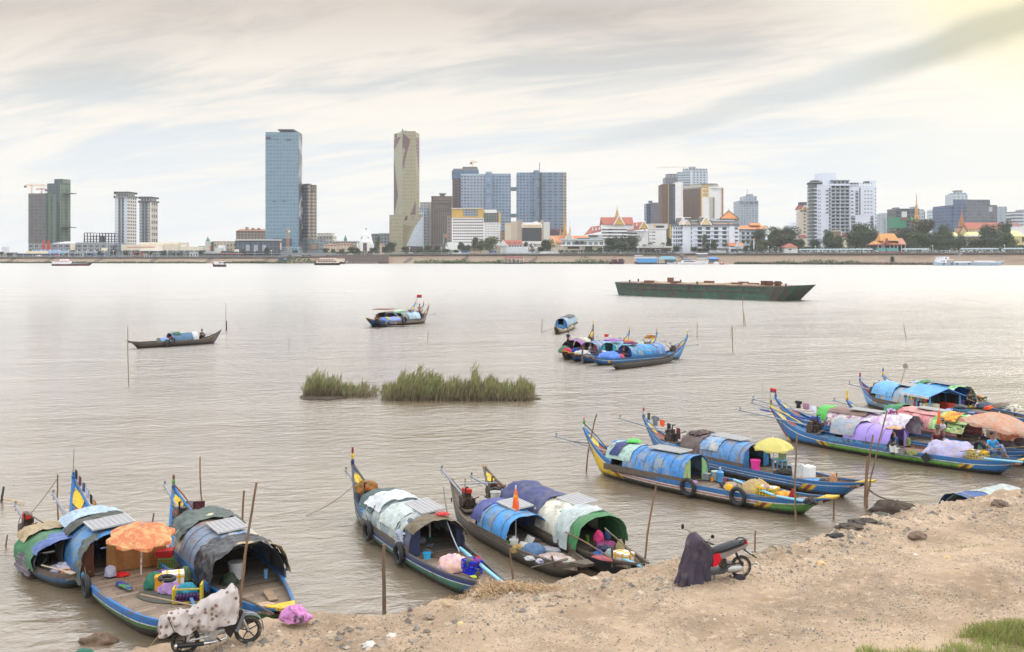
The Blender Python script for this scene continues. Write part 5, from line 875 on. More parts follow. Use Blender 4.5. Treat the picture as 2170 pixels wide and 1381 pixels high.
t_,L=fboat('river_cruiser','green and white striped double deck river cruiser','boat',800,840,558.5,wt,hull_h=1.4,flip=-1,beam=6);cabin(t_,-L*.42,L*.46,1.4,3.2,2.7,Q(.50,.72,.45));cabin(t_,-L*.44,L*.46,3.2,3.7,2.8,wt,'deck_band');cabin(t_,-L*.42,L*.44,3.7,5.2,2.4,Q(.35,.40,.32),'upper_deck');cabin(t_,-L*.46,-L*.05,5.2,5.6,3,Q(.72,.80,.84),'roof');cabin(t_,-L*.05,L*.46,5.3,5.7,3,Q(.34,.42,.62),'roof')
for i in range(8):MB().box(-L*.38+i*L*.1,-L*.38+i*L*.1+1.2,-2.75,2.75,2.1,2.9).bd('window',GLASS,t_)
t_,L=fboat('houseboat','dark maroon houseboat with tan arched roof at the steps','boat',860,883,558.4,Q(.25,.16,.17),hull_h=1.6);cabin(t_,-L*.5,L*.2,1.6,4.2,2.2,Q(.33,.20,.22));MB().lathe([(2.6,0),(2.4,.8),(1.2,1.5),(.1,1.7)],(-1,0,4.2),10).bd('arched_roof',Q(.70,.55,.40),t_);cabin(t_,L*.22,L*.48,1.6,3.4,2.0,Q(.45,.30,.32),'rear_cabin')
t_,L=fboat('landing_raft','open landing raft under a dark red roof','raft',1065,1115,559.8,Q(.25,.28,.33),hull_h=.8,beam=7);MB().add([(-L*.48,-3.6,4.2),(L*.40,-3.6,4.2),(L*.40,3.6,4.2),(-L*.48,3.6,4.2),(-L*.40,0,5.6),(L*.34,0,5.6)],[(0,1,5,4),(1,2,5),(2,3,4,5),(3,0,4),(3,2,1,0)]).bd('roof',Q(.48,.24,.27),t_)
for i in range(6):MB().box(-L*.44+i*L*.165,-L*.44+i*L*.165+.25,-3.3,-3.05,.8,4.2).bd('post',WHITE,t_)
t_,L=fboat('wooden_barge','dark maroon wooden barge with a small flag before the scrub','boat',1291,1324,560.2,Q(.27,.17,.20),hull_h=1.8);cabin(t_,-L*.35,L*.0,1.8,3.6,2,Q(.33,.22,.25));cabin(t_,L*.1,L*.4,1.8,3.9,2,Q(.33,.22,.25),'rear_cabin');MB().box(-L*.2,-L*.2+2,-.05,.05,4.4,5.3).bd('flag',Q(.75,.3,.4),t_)
t_,L=fboat('restaurant_boat','big restaurant boat with bright blue side and white top deck','boat',1343,1391,560.4,Q(.32,.27,.27),hull_h=1.2,beam=6,flip=-1);cabin(t_,-L*.36,L*.5,1.2,4.4,2.8,Q(.33,.62,.85));cabin(t_,-L*.46,L*.5,4.4,4.8,3.0,wt,'deck_band');cabin(t_,-L*.46,-L*.12,6.4,6.8,2.6,wt,'roof');cabin(t_,-L*.4,L*.48,4.8,5.5,2.7,Q(.7,.72,.74),'rail')
for i in range(5):MB().box(-L*.44+i*L*.08,-L*.44+i*L*.08+.25,-2.5,-2.2,4.8,6.4).bd('post',wt,t_)
for i in range(5):
 if i==0:pp=thing('potted_palm','small white potted palm on the restaurant boat top deck','plant',(PX(1366,760),758,5.5),0,'potted palms on the restaurant boat');MB().tube([(0,0,0),(0,0,1.4)],.12,5).bd('stem',wt,pp);cr_=MB();leaf_cloud(cr_,(0,0,1.7),(.8,.8,.5),30,.4,R);cr_.bd('leaves',LTG,pp)
 else:dup(pp,loc=(PX(1366+i*5.2,760),758,5.5),label=OW[i]+' small potted palm from the left on the restaurant boat top deck')
t_,L=fboat('pontoon_shed','floating shed with teal blue gabled roof','shed',1393,1436,560.4,Q(.35,.36,.38),hull_h=.6,beam=7);MB().add([(-L*.5,-4.5,3.6),(L*.48,-4.5,3.6),(L*.48,4.5,3.6),(-L*.5,4.5,3.6),(-L*.30,0,6.0),(L*.28,0,6.0)],[(0,1,5,4),(1,2,5),(2,3,4,5),(3,0,4),(3,2,1,0)]).bd('roof',Q(.42,.58,.64),t_);cabin(t_,-L*.1,L*.4,.6,3.5,3,Q(.45,.50,.52));cabin(t_,-L*.45,-L*.43,.6,3.6,3,wt,'post')
t_,L=fboat('motor_yacht','sleek white motor yacht with dark windows right of the floating shed','yacht',1437,1492,561.2,wt,hull_h=1.7,flip=1,beam=5);MB().poly([(-L*.38,1.7),(-L*.3,3.1),(L*.12,3.1),(L*.3,1.7)],3.4).xf(Matrix.Translation((0,-1.7,0))).bd('cabin',wt,t_);MB().poly([(-L*.33,2.0),(-L*.28,2.8),(L*.08,2.8),(L*.2,2.0)],3.5).xf(Matrix.Translation((0,-1.75,0))).bd('windows',GLASS,t_);cabin(t_,-L*.3,L*.05,4.5,4.7,1.6,wt,'roof');cabin(t_,-L*.26,-L*.0,3.1,4.5,1.2,Q(.5,.55,.6),'flybridge')
t_,L=fboat('motor_yacht','smaller white speedboat left of the sleek yacht','yacht',1414,1434,560.6,Q(.8,.82,.84),hull_h=1.2,beam=3);cabin(t_,-L*.3,L*.1,1.2,2.1,1.2,DGLASS)
t_,L=fboat('tall_cruiser','tall white double deck cruiser right of the yachts','boat',1476,1502,560.8,wt,hull_h=2.2,beam=6);cabin(t_,-L*.45,L*.3,2.2,4.6,2.6,Q(.75,.72,.70));cabin(t_,-L*.42,L*.3,4.8,7.6,2.3,Q(.45,.47,.50),'upper_deck');cabin(t_,-L*.5,L*.36,7.6,8.3,2.8,wt,'roof');cabin(t_,-L*.48,L*.35,4.6,4.9,2.8,wt,'deck_band')
t_,L=fboat('pontoon_shed','floating stall with bright blue roof right of the tall cruiser','shed',1499,1522,560.2,Q(.4,.4,.42),hull_h=.6,beam=6);MB().add([(-L*.5,-3.5,3.8),(L*.5,-3.5,3.8),(L*.5,3.5,3.8),(-L*.5,3.5,3.8),(-L*.2,0,5.4),(L*.2,0,5.4)],[(0,1,5,4),(1,2,5),(2,3,4,5),(3,0,4)]).bd('roof',Q(.30,.55,.80),t_);cabin(t_,-L*.4,L*.4,.6,3.6,2.4,Q(.35,.40,.50))
t_,L=fboat('small_boat','little red boat at the right end of the yacht mooring','boat',1525,1534,561.2,Q(.68,.22,.25),hull_h=.9,beam=1.6);cabin(t_,-L*.2,L*.2,.9,1.5,.6,wt)
t_,L=fboat('small_boat','little white boat left of the red boat at the mooring','boat',1512,1524,560.9,wt,hull_h=1.0,beam=2);cabin(t_,-L*.25,L*.2,1.0,2.0,.8,wt)
t_,L=fboat('small_boat','low grey boats raft before the scrub left of the red roofed raft','boat',932,968,558.4,Q(.34,.34,.35),hull_h=.9,beam=3);cabin(t_,-L*.1,L*.3,.9,1.5,1,Q(.5,.5,.5),'deck_cargo')
m_=MB().blob((0,0,.6),(4.5,1.2,.6),3,.05);single('upturned_boat',m_,Q(.80,.76,.66),'cream upturned boat lying on the stony embankment','boat',loc=(PX(1577,765),763,3.6))
D=CH*F/(563.4-HZ);x0=PX(1979,D);L=(2129.5-1979)*D/F;t_=thing('cargo_ship','long pale blue river cargo ship with white bridge at its left end','ship',(x0,D,0),0)
LB=Q(.62,.70,.76,var=.12,sc=.2);rings=[]
for i in range(25):
 u=i/24;x=u*L;bw=3.6*min(1,.5+u*8)*min(1,((1-u)*9)**.5+.02);g=2.0+1.0*max(0,u-.85)/.15+.5*max(0,.06-u)/.06;kx=x-2.2*max(0,(u-.9)/.1)*1.2
 rings.append([(x,-bw,g),(kx,-bw*.9,0),(kx,0,-1),(kx,bw*.9,0),(x,bw,g)])
MB().loft(rings,True,True).bd('hull',LB,t_)
def pxb(a,c,z0,z1,y,mt,nm):return MB().box(PX(a,D)-x0,PX(c,D)-x0,-y,y,z0,z1).bd(nm,mt,t_)
pxb(1984.5,2003,2,4.0,3,wt,'lower_deckhouse');pxb(1986,1993,4.0,5.6,2.4,wt,'wheelhouse');pxb(1993,2008,4.0,6.0,2.6,wt,'bridge_house');pxb(2003,2018,3.7,4.0,2.6,wt,'canopy');pxb(2019,2054,2.0,2.8,2.6,wt,'hatch_cover');pxb(2068,2105,2.2,3.2,2.6,wt,'hatch_cover')
pxb(1984.5,1992,5.6,5.9,3,wt,'roof');
for a_ in(1991,1994.5,1997):pxb(a_,a_+1.6,2.6,3.4,3.04,GLASS,'window')
pxb(2000,2002.4,4.3,5.4,2.64,GLASS,'window');pxb(2002.5,2004.4,2.4,3.8,2.7,SHADE,'door')
for a_ in(1995.5,2012.5,2023,2049):MB().torus((PX(a_,D)-x0,-3.65,1.3),.45,.2,14,6).bd('tyre_fender',M((.04,.04,.04)),t_)
MB().tube([(PX(2002,D)-x0,0,6),(PX(2002,D)-x0,0,9)],.1,5).bd('mast',GREY,t_);MB().tube([(PX(2128,D)-x0,0,3),(PX(2128,D)-x0,0,7)],.08,5).bd('mast',GREY,t_)
#  big green barge mid river
A_=Vector((21.4,204.0,0));B_=Vector((46.6,180.3,0));dirv=(B_-A_).normalized();Lb=(B_-A_).length;rz=math.atan2(dirv.y,dirv.x)
t_=thing('river_barge','long empty green steel barge with rusty deck anchored in mid river','barge',A_,rz)
GRB=Q(.24,.36,.31,var=.25,sc=.4,wear=rg(.33,.29,.27),wearamt=.55);RST=Q(.44,.37,.33,var=.25,sc=.7,wear=rg(.62,.52,.42),wearamt=.6)
BW=9.0;hz=2.55;m=MB()
def hs(x,g,k,y0=0,y1=BW):return[(x,y0,g),(x+(k),y0+.0,-.5),(x+k,y1,-.5),(x,y1,g)]
m.loft([hs(-1.6,hz+.1,1.9,1.5,BW-1.5),hs(-.6,hz+.05,1.0,.4,BW-.4),hs(.8,hz,.0),hs(Lb-1,hz,.0),hs(Lb+1.2,hz+.05,-1.6),hs(Lb+3.5,hz+.15,-3.0,.5,BW-.5),hs(Lb+5.2,hz+.3,-3.6,1.2,BW-1.2)],True,True);m.bd('hull',GRB,t_)
MB().box(0,Lb+2,.15,BW-.15,hz+.01,hz+.06).bd('deck',RST,t_)
DR=Q(.33,.29,.29,var=.25,sc=1)
for z_ in(hz-.28,hz-1.15):MB().box(.6,Lb-.5,-.14,.0,z_,z_+.22).bd('rubbing_strake',DR,t_)
for i in range(9):MB().box(1.6+i*(Lb-3)/8-.12,1.6+i*(Lb-3)/8+.12,-.13,-.0,hz-1.0,hz-.2).bd('side_rib',DR,t_)
for i,(xa,ya)in enumerate([(8,6.5),(16.5,6.8),(24,7),(31,7.2),(6,1.2),(12.4,1.2),(26,1.2),(29.5,1.2)]):MB().box(xa,xa+(1.0 if i==0 else 1.9),ya,ya+.9,hz+.05,hz+(1.05 if i==0 else .55)).bd('hatch_coaming',Q(.45,.32,.26,var=.3),t_)
for i,xa in enumerate((-.6,3.0,10,19,28.5,Lb+3)):MB().lathe([(.16,0),(.14,.4),(.22,.45),(.2,.55)],(xa,.5 if i%2 else BW-.6,hz+.05),8).bd('bollard',DR,t_)
m=MB();R=random.Random(8)
for i in range(60):m.blob((R.uniform(2,Lb),R.uniform(1,BW-1),hz+.08),(R.uniform(.5,1.8),R.uniform(.4,1.1),R.uniform(.06,.25)),i,.2,8,5,zmin=hz+.02)
m.bd('sand_residue',Q(.62,.54,.44,var=.2),t_)
for x_ in(Lb-2.2,Lb-1.0,Lb+.6):MB().cbox((x_,2.0,hz+.5),(.9,.8,.9)).bd('winch',Q(.36,.24,.20,var=.3),t_)
#  BOAT AND PROP BUILDERS
BLUE=rg(.16,.42,.65);LBLUE=rg(.32,.60,.82);NAVY=rg(.15,.20,.42);YELc=rg(.84,.70,.16);REDc=rg(.55,.22,.17);GRNc=rg(.36,.58,.28);WOODG=rg(.40,.37,.33);WHT=rg(.82,.82,.80);PINKc=rg(.72,.52,.50);TEAL=rg(.20,.45,.42)
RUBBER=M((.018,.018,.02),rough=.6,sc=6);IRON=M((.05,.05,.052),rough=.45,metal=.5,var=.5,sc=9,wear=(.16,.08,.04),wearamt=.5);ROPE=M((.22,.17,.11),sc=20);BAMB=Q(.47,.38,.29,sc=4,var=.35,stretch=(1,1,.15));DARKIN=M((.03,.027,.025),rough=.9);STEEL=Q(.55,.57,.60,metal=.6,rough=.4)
DECKW=wood((.20,.155,.115),.17,axis=0);DECKG=wood((.155,.13,.105),.19,axis=0);DECKR=wood((.24,.13,.10),.2,axis=0)
def hm_(L,bands,bowp=None,sternp=None,wood_c=None):
 """bands: [(depth below gunwale, colour)], bowp = (length, colour, [stripe colours]), sternp likewise; u, v in metres from the UV map"""
 m=bpy.data.materials.new('hull_paint');m.use_nodes=True;t=NT(m.node_tree);b=t.n['Principled BSDF']
 uv=t.new('ShaderNodeUVMap').outputs[0];u,v=t.xyz(uv)[:2];co=t.new('ShaderNodeTexCoord').outputs['Object'];z=t.xyz(co)[2]
 stops=[];p=0.0
 for d,c in bands:stops.append((p,c));p=d
 c=t.ramp(t.math('DIVIDE',v,1.0),stops if len(stops)>1 else stops*2,'CONSTANT')
 first=bands[0][0]
 for spec,uu in((bowp,u),(sternp,t.math('SUBTRACT',L,u))):
  if not spec:continue
  ln_,colr,strp=spec;s=t.math('ADD',uu,t.math('MULTIPLY',v,-1.15));below=t.math('GREATER_THAN',v,first+.035)
  c=t.mix(t.math('MULTIPLY',t.math('LESS_THAN',s,ln_),below),c,colr)
  q_=ln_
  for sc_ in strp:
   c=t.mix(t.math('MULTIPLY',t.math('MULTIPLY',t.math('GREATER_THAN',s,q_),t.math('LESS_THAN',s,q_+.17)),below),c,sc_);q_+=.17
 seam=t.math('LESS_THAN',t.math('FRACT',t.math('DIVIDE',t.math('ADD',v,t.math('MULTIPLY',t.noise(co,3,2),.012)),.115)),.10);c=t.mix(t.math('MULTIPLY',seam,.55),c,(.03,.027,.024))
 n=t.noise(t.comb(t.math('MULTIPLY',u,.8),t.math('MULTIPLY',v,7),0.0),3,6,.7);n2=t.noise(co,9,4,.65)
 k=t.math('ADD',.68,t.math('MULTIPLY',n,.62));c=t.mix(1.0,c,t.comb(k,k,k),'MULTIPLY')
 c=t.mix(t.math('MULTIPLY',t.ss(t.math('ADD',t.math('MULTIPLY',n,.6),t.math('MULTIPLY',n2,.4)),.51,.63),.72),c,wood_c or rg(.34,.30,.26));c=t.mix(t.math('MULTIPLY',t.ss(t.noise(t.scale(co,(2.2,1,.5)),2.0,5,.7),.52,.66),.4),c,rg(.27,.245,.21))
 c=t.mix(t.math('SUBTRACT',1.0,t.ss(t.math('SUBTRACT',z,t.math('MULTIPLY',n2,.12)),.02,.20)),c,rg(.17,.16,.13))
 t.put(b.inputs['Base Color'],c);b.inputs['Roughness'].default_value=.55;t.put(b.inputs['Normal'],t.bump(n,.35,.01));return m
_sh={}
def sheet(col,wear=None,amt=.5,rough=.6,sc=1.2):
 key=(col,wear,amt,rough)
 if key in _sh:return _sh[key]
 m=M(col,rough=rough,var=.18,sc=sc,bump=.4,wear=wear or tuple(v*.72+.05 for v in col),wearamt=amt+.12,stretch=(1,1,.6)).copy();t=NT(m.node_tree);b=t.n['Principled BSDF'];c=b.inputs['Base Color'].links[0].from_socket
 co=t.new('ShaderNodeTexCoord').outputs['Object'];d1=t.ss(t.noise(t.scale(co,(1.1,2.2,.7)),2.6,6,.72,.8),.50,.66);d2=t.ss(t.noise(co,14,4,.7),.56,.66)
 c=t.mix(t.math('MULTIPLY',d1,.55),c,tuple(v*.30+.03 for v in col));c=t.mix(t.math('MULTIPLY',d2,.35),c,(.10,.085,.065));t.put(b.inputs['Base Color'],c);_sh[key]=m;return m
class Boat:
 def __init__(s,name,label,Sp,Bp,beam=1.7,prow=1.8,g0=.5,bowz=.78,group='long wooden houseboats',ext=.25,cat='boat'):
  s.B=Vector((Bp[0],Bp[1],0));s.S=Vector((Sp[0],Sp[1],0));s.e=(s.S-s.B).normalized();s.L=(s.S-s.B).length+ext
  s.beam,s.prow,s.g0,s.bowz=beam,prow,g0,bowz;s.rz=math.atan2(s.e.y,s.e.x);s.nv=Vector((-s.e.y,s.e.x,0));s.near=1 if s.nv.y<0 else-1
  s.t=thing(name,label,cat,s.B,s.rz,group)
 def w(s,t):
  b=.16+.84*math.sin(pi/2*min(t/.42,1))**.85
  if t>.55:b*=max(.03,1-((t-.55)/.45)**1.7*.97)
  return s.beam/2*b
 def g(s,t):
  z=s.g0
  if t<.22:z+=(s.bowz-s.g0)*(1-t/.22)**2
  if t>.72:z+=(s.prow-s.g0)*((t-.72)/.28)**2.5
  return z
 def k(s,t):
  x,z=s.L*t,-.28
  if t<.16:f=1-t/.16;x+=.55*f*min(1,s.L/9);z=-.28+(s.bowz-.16+.28)*f**1.5
  if t>.8:
   q=(t-.8)/.2;x=s.L*(.8+.2*(.82*q**.55+.18*q**4));z=-.28+(s.prow+.28)*q**2.3
  return x,z
 def xat(s,px,py,z=.5):return(P(px,py,z)-s.B).dot(s.e)
 def W(s,x,y,z):return s.B+s.e*x+s.nv*(y*s.near)+Vector((0,0,z))
 def hull(s,mat,rail,deckm=None,prowm=None,deck_to=.76,stem=None,emblem=True,finial=None,bowcap=None):
  N=64;fr=[0,.08,.16,.24,.34,.46,.6,.74,.87,1];m=MB();m.uv=[];rings=[]
  for i in range(N+1):
   t=i/N;gx,gz,w_=s.L*t,s.g(t),s.w(t);kx,kz=s.k(t);ring=[]
   for side in(1,-1):
    for q in(fr if side==1 else fr[:-1][::-1]):
     hw=w_*(1-q**2.6)**.75 if q<1 else 0
     ring.append((gx+(kx-gx)*q,side*hw,gz+(kz-gz)*q));m.uv.append((gx+(kx-gx)*q*.0,max(0,gz-(gz+(kz-gz)*q))))
   rings.append(ring)
  uv=m.uv;m.uv=None;m.loft(rings,False,False);m.uv=uv
  n0=len(rings[0]);m.f.append(tuple(reversed(range(n0))));m.m.append(0)
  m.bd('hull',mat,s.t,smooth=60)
  for side in(1,-1):
   r=MB();rr=[]
   for i in range(N+1):
    t=i/N;w_,z=s.w(t),s.g(t);x=s.L*t;o_,i_=w_+.015,max(w_-.06,.004)
    rr.append([(x,side*o_,z-.03),(x,side*o_,z+.025),(x,side*i_,z+.025),(x,side*i_,z-.03)])
   r.loft(rr,True,True);r.bd('gunwale',rail,s.t)
  d=MB();rr=[];nd=int(N*deck_to)
  for i in range(2,nd+1):
   t=i/N;w_=s.w(t)-.03;z=s.g(t)-.15;x=s.L*t;rr.append([(x,-w_-.0,z+.14),(x,-w_,z),(x,-w_*.33,z+.01),(x,w_*.33,z+.01),(x,w_,z),(x,w_,z+.14)])
  d.loft(rr,False,False);d.bd('deck',deckm or DECKW,s.t)
  p=MB();rr=[]
  for i in range(nd,N+1):
   t=i/N;w_=max(.01,s.w(t)-.02);q=(i-nd)/(N-nd);z=s.g(t)-.15*(1-q)-.02;rr.append([(s.L*t,-w_,z+.02),(s.L*t,0,z-.05*(1-q)),(s.L*t,w_,z+.02)])
  p.loft(rr,False,False);p.bd('prow_deck',prowm or rail,s.t,smooth=True)
  if bowcap:
   w_=s.w(0);c=MB().add([(-.03,-w_-.02,s.bowz-.02),(.55,-s.w(.05)-.02,s.g(.05)+.03),(.55,s.w(.05)+.02,s.g(.05)+.03),(-.03,w_+.02,s.bowz-.02),(-.05,-w_-.02,s.bowz+.05),(.5,-s.w(.05)-.0,s.g(.05)+.06),(.5,s.w(.05)+.0,s.g(.05)+.06),(-.05,w_+.02,s.bowz+.05)],[(0,1,2,3),(4,7,6,5),(0,4,5,1),(1,5,6,2),(2,6,7,3),(3,7,4,0)]);c.bd('bow_plate',bowcap[0],s.t)
   kx,kz=s.k(.02);MB().add([(-.055,-w_-.03,s.bowz+.03),(-.055,w_+.03,s.bowz+.03),(kx-.02,w_*.6,kz-.05),(kx-.02,-w_*.6,kz-.05),(.02,-w_-.03,s.bowz),(.02,w_+.03,s.bowz),(kx+.08,w_*.6,kz-.05),(kx+.08,-w_*.6,kz-.05)],[(0,1,2,3),(4,7,6,5),(0,3,7,4),(1,5,6,2),(0,4,5,1)]).bd('bow_board',bowcap[1],s.t)
  if stem:
   for(a_,c_,mt)in stem:
    pts=[s.k(.8+.2*(a_+(c_-a_)*i/10))for i in range(11)];MB().tube([(x+.015,0,z)for x,z in pts],.055,6).bd('stem_post',mt,s.t)
  if emblem:
   for(t0,t1,mt,h)in((.885,.940,emblem[1]if isinstance(emblem,tuple)else M(REDc),.012),(.925,.978,emblem[0]if isinstance(emblem,tuple)else M(YELc),.018)):
    e_=MB();rr=[]
    for i in range(9):
     t=t0+(t1-t0)*i/8;f=1-abs(2*i/8-1);w_=(s.w(t)-.01)*min(1,f*1.15+.02);x,z=s.L*t,s.g(t)-.15*(1-(t-deck_to)/(1-deck_to))-.0+h
     rr.append([(x,-w_,z+.03*abs(f)),(x,0,z),(x,w_,z+.03*abs(f))])
    e_.loft(rr,False,False).bd('painted_diamond',mt,s.t)
  if finial:
   h=finial[0];x=s.L*1.0;z=s.prow
   for i,mt in enumerate(finial[1:]):
    n_=len(finial)-1;z0,z1=z+h*i/n_,z+h*(i+1)/n_;MB().lathe([(.05*(1-.5*i/n_),-.03),(.07*(1-.5*i/n_),(z1-z0)*.4),(.03,(z1-z0))],(x-.02,0,z0),8).bd('finial',mt,s.t)
  return s
 def arch(s,a,W,H,zb):
  c,sn=math.cos(a),math.sin(a);return(W*math.copysign(abs(c)**.78,c),zb+H*abs(sn)**.82)
 def cg(s,x0,x1,top,zb=None,W=None):
  s.cx0,s.cx1=min(x0,x1),max(x0,x1);s.ctop=top;s.czb=zb if zb else s.g0+.03;s.cW=W or s.beam/2*.93
 def panel(s,x0,x1,mat,dr=0.0,name='canopy_panel',a0=0.0,a1=pi,hoops=0,th=.015,lift=0.0):
  """arched roof sheet between two stations; x as fraction of the canopy, 0 = bow end"""
  X0,X1=s.cx0+(s.cx1-s.cx0)*x0,s.cx0+(s.cx1-s.cx0)*x1;H=s.ctop-s.czb;n=20;rings=[];nx=max(3,int((X1-X0)/.35))
  for j in range(nx+1):
   x=X0+(X1-X0)*j/nx;sag=-.02*math.sin(j*1.7+x0*9)-.03*math.sin(pi*j/nx)*(x1-x0)
   q_=[.013*math.sin(i*.9+j*2.1+s.L)+.010*math.sin(i*1.7-j*1.3)for i in range(n+1)];o_=[s.arch(a0+(a1-a0)*i/n,s.cW+dr+q_[i],H+dr+lift+sag+q_[i],s.czb)for i in range(n+1)];i_=[s.arch(a0+(a1-a0)*i/n,s.cW+dr-th+q_[i],H+dr-th+lift+sag+q_[i],s.czb)for i in range(n+1)]
   rings.append([(x,y*s.near,z)for y,z in o_]+[(x,y*s.near,z)for y,z in reversed(i_)])
  p=MB().loft(rings,True,True).bd(name,mat,s.t,smooth=True)
  for h in range(hoops):
   x=X0+(X1-X0)*(h+.5)/hoops;MB().tube([(x,y*s.near,z)for y,z in[s.arch(pi*i/n,s.cW+dr+.006,H+dr+.006,s.czb)for i in range(n+1)]],.009,4).bd('hoop',M((.10,.13,.17)),s.t)
  return p
 def dr_(s,x0,x1,a0,a1,mat,dr=.05,amp=.05,seed=1,name='tarpaulin',rag=.12,n=26,m_=34,fall=0.0):
  """wrinkled cloth lying over the roof"""
  X0,X1=s.cx0+(s.cx1-s.cx0)*x0,s.cx0+(s.cx1-s.cx0)*x1;H=s.ctop-s.czb
  U,V=np.meshgrid(np.linspace(0,1,n+1),np.linspace(0,1,m_+1),indexing='ij')
  k1=fbm(U*5+V*2.0,V*9,4,seed*7,.6);k2=fbm(U*3+9,V*4,3,seed*13);k3=np.abs(fbm(U*9-V*7,V*3+U*4,3,seed+5))
  e1=fbm(V*7,V*0+seed,3,seed+1)*rag*(X1-X0)*1.4;e2=fbm(V*7,V*0+seed+5,3,seed+2)*rag*(X1-X0)*1.4;f1=fbm(U*6,U*0+seed,3,seed+3)*.5
  rings=[]
  for i in range(n+1):
   ring=[]
   for j in range(m_+1):
    u,v=U[i,j],V[i,j];x=X0+(X1-X0)*u+e1[i,j]*(1-u)+e2[i,j]*u
    a=a0+(a1-a0)*v+f1[i,j]*(.5 if v<.1 or v>.9 else 0)*.3;r=dr+amp*(k1[i,j]*1.6+k2[i,j]*1.5-k3[i,j]*1.4)
    aa=min(max(a,0),pi);y,z=s.arch(aa,s.cW+max(r,.012),H+max(r,.012),s.czb)
    if a<0:z-=-a*s.cW
    if a>pi:z-=(a-pi)*s.cW
    ring.append((x,y*s.near,z))
   rings.append(ring)
  return MB().loft(rings,False,False).bd(name,mat,s.t,smooth=80)
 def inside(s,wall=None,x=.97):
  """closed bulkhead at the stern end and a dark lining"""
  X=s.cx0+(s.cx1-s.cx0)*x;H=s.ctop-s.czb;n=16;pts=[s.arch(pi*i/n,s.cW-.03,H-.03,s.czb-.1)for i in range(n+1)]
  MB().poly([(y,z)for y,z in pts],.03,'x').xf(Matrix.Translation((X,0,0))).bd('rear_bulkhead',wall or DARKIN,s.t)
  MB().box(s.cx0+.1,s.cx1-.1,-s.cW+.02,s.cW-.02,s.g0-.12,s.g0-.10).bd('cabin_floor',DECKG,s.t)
 def doors(s,near=None,far=None,wn=.35,wf=.3):
  """side screens in the bow-end opening"""
  H=s.ctop-s.czb;X=s.cx0+.04
  for mt,sg,wd in((near,1,wn),(far,-1,wf)):
   if mt is None:continue
   pts=[];yl=s.cW*(1-wd*2)
   for i in range(13):
    a=pi/2*i/12;y,z=s.arch(a,s.cW-.03,H-.04,s.czb)
    if y>=yl:pts.append((y,z))
   a_=math.acos(min(1,(max(yl,0)/(s.cW-.03))**(1/.78)));zt=s.arch(a_,s.cW-.03,H-.04,s.czb)[1];pts.append((yl,zt));pts.append((yl,s.g0-.1));pts.append((s.cW-.03,s.g0-.1))
   MB().poly([(y*sg*s.near,z)for y,z in pts],.03,'x').xf(Matrix.Translation((X,0,0))).bd('door_panel',mt,s.t)
 def co_(s,mat,h=.16,ext=.2):
  for side in(1,-1):MB().box(s.cx0-ext*.2,s.cx1+ext,side*(s.cW+.005)if side>0 else-(s.cW+.045),side*(s.cW+.045)if side>0 else-(s.cW+.005),s.g0-.06,s.g0+h).bd('side_board',mat,s.t)
 def engine(s,x,y=.25,tail=1.2,lift=.35,tank=None,z0=None,tipy=None,seed=1):
  z=z0 if z0 is not None else s.g(x/s.L)-.02;R=random.Random(seed);Y=y*s.near;ez=z+.34
  e_=MB().cbox((x,Y,z+.22),(.42,.30,.34)).cbox((x+.05,Y,z+.46),(.26,.22,.16)).cbox((x-.24,Y-.05,z+.28),(.12,.2,.2)).lathe([(.17,0),(.17,.07)],(0,0,0),16)
  k=len(e_.v)-32
  for i in range(k,len(e_.v)):v=e_.v[i];e_.v[i]=(v[0]+x,Y+.15+v[2],z+.26+v[1])
  for _ in range(7):e_.cbox((x+R.uniform(-.25,.25),Y+R.uniform(-.16,.16),z+R.uniform(.1,.55)),(R.uniform(.04,.12),R.uniform(.04,.12),R.uniform(.05,.16)))
  e_.tube([(x-.1,Y+.1,z+.5),(x-.15,Y+.12,z+.75),(x-.3,Y+.12,z+.78)],.03,6)
  eng=e_.bd('engine',IRON,s.t)
  MB().cbox((x-.02,Y,z+.02),(.6,.4,.06)).bd('engine_bed',DECKG,s.t)
  xe,ye=s.L+tail,(tipy*s.near if tipy is not None else Y*1.2)
  MB().tube([(x+.2,Y,ez),(xe,ye,ez+lift)],.035,8).bd('drive_shaft',STEEL,eng);MB().tube([(x+.9,Y,ez-.12),(xe-.5,ye,ez+lift-.16),(xe-.15,ye,ez+lift-.2)],.012,5).bd('shaft_brace',STEEL,eng)
  pr=MB();pr.lathe([(.04,0),(.05,.08),(.02,.14)],(0,0,0),8)
  for a in(0,pi):pr.add([Vector((.02*math.cos(a),.03*math.sin(a),.03)),Vector((.13*math.cos(a+.25),.13*math.sin(a+.25),.0)),Vector((.17*math.cos(a),.17*math.sin(a),.03)),Vector((.12*math.cos(a-.3),.12*math.sin(a-.3),.07))],[(0,1,2,3)])
  pr.xf(Matrix.Translation((xe,ye,ez+lift))@Matrix.Rotation(pi/2,4,'Y')).bd('propeller',STEEL,eng)
  if tank:MB().cbox((x+.02,Y,z+.60),(.34,.2,.12)).bd('fuel_tank',tank,eng)
  MB().tube([(x-.25,Y,z+.35),(x-.75,Y-.05*s.near,z+.55)],.02,6).bd('steering_handle',IRON,eng)
def place(name,label,cat,mb,mat,loc,rz=0,group=None,smooth=False,rot=None):return single(name,mb,mat,label,cat,loc,rot or(0,0,rz),group,smooth)
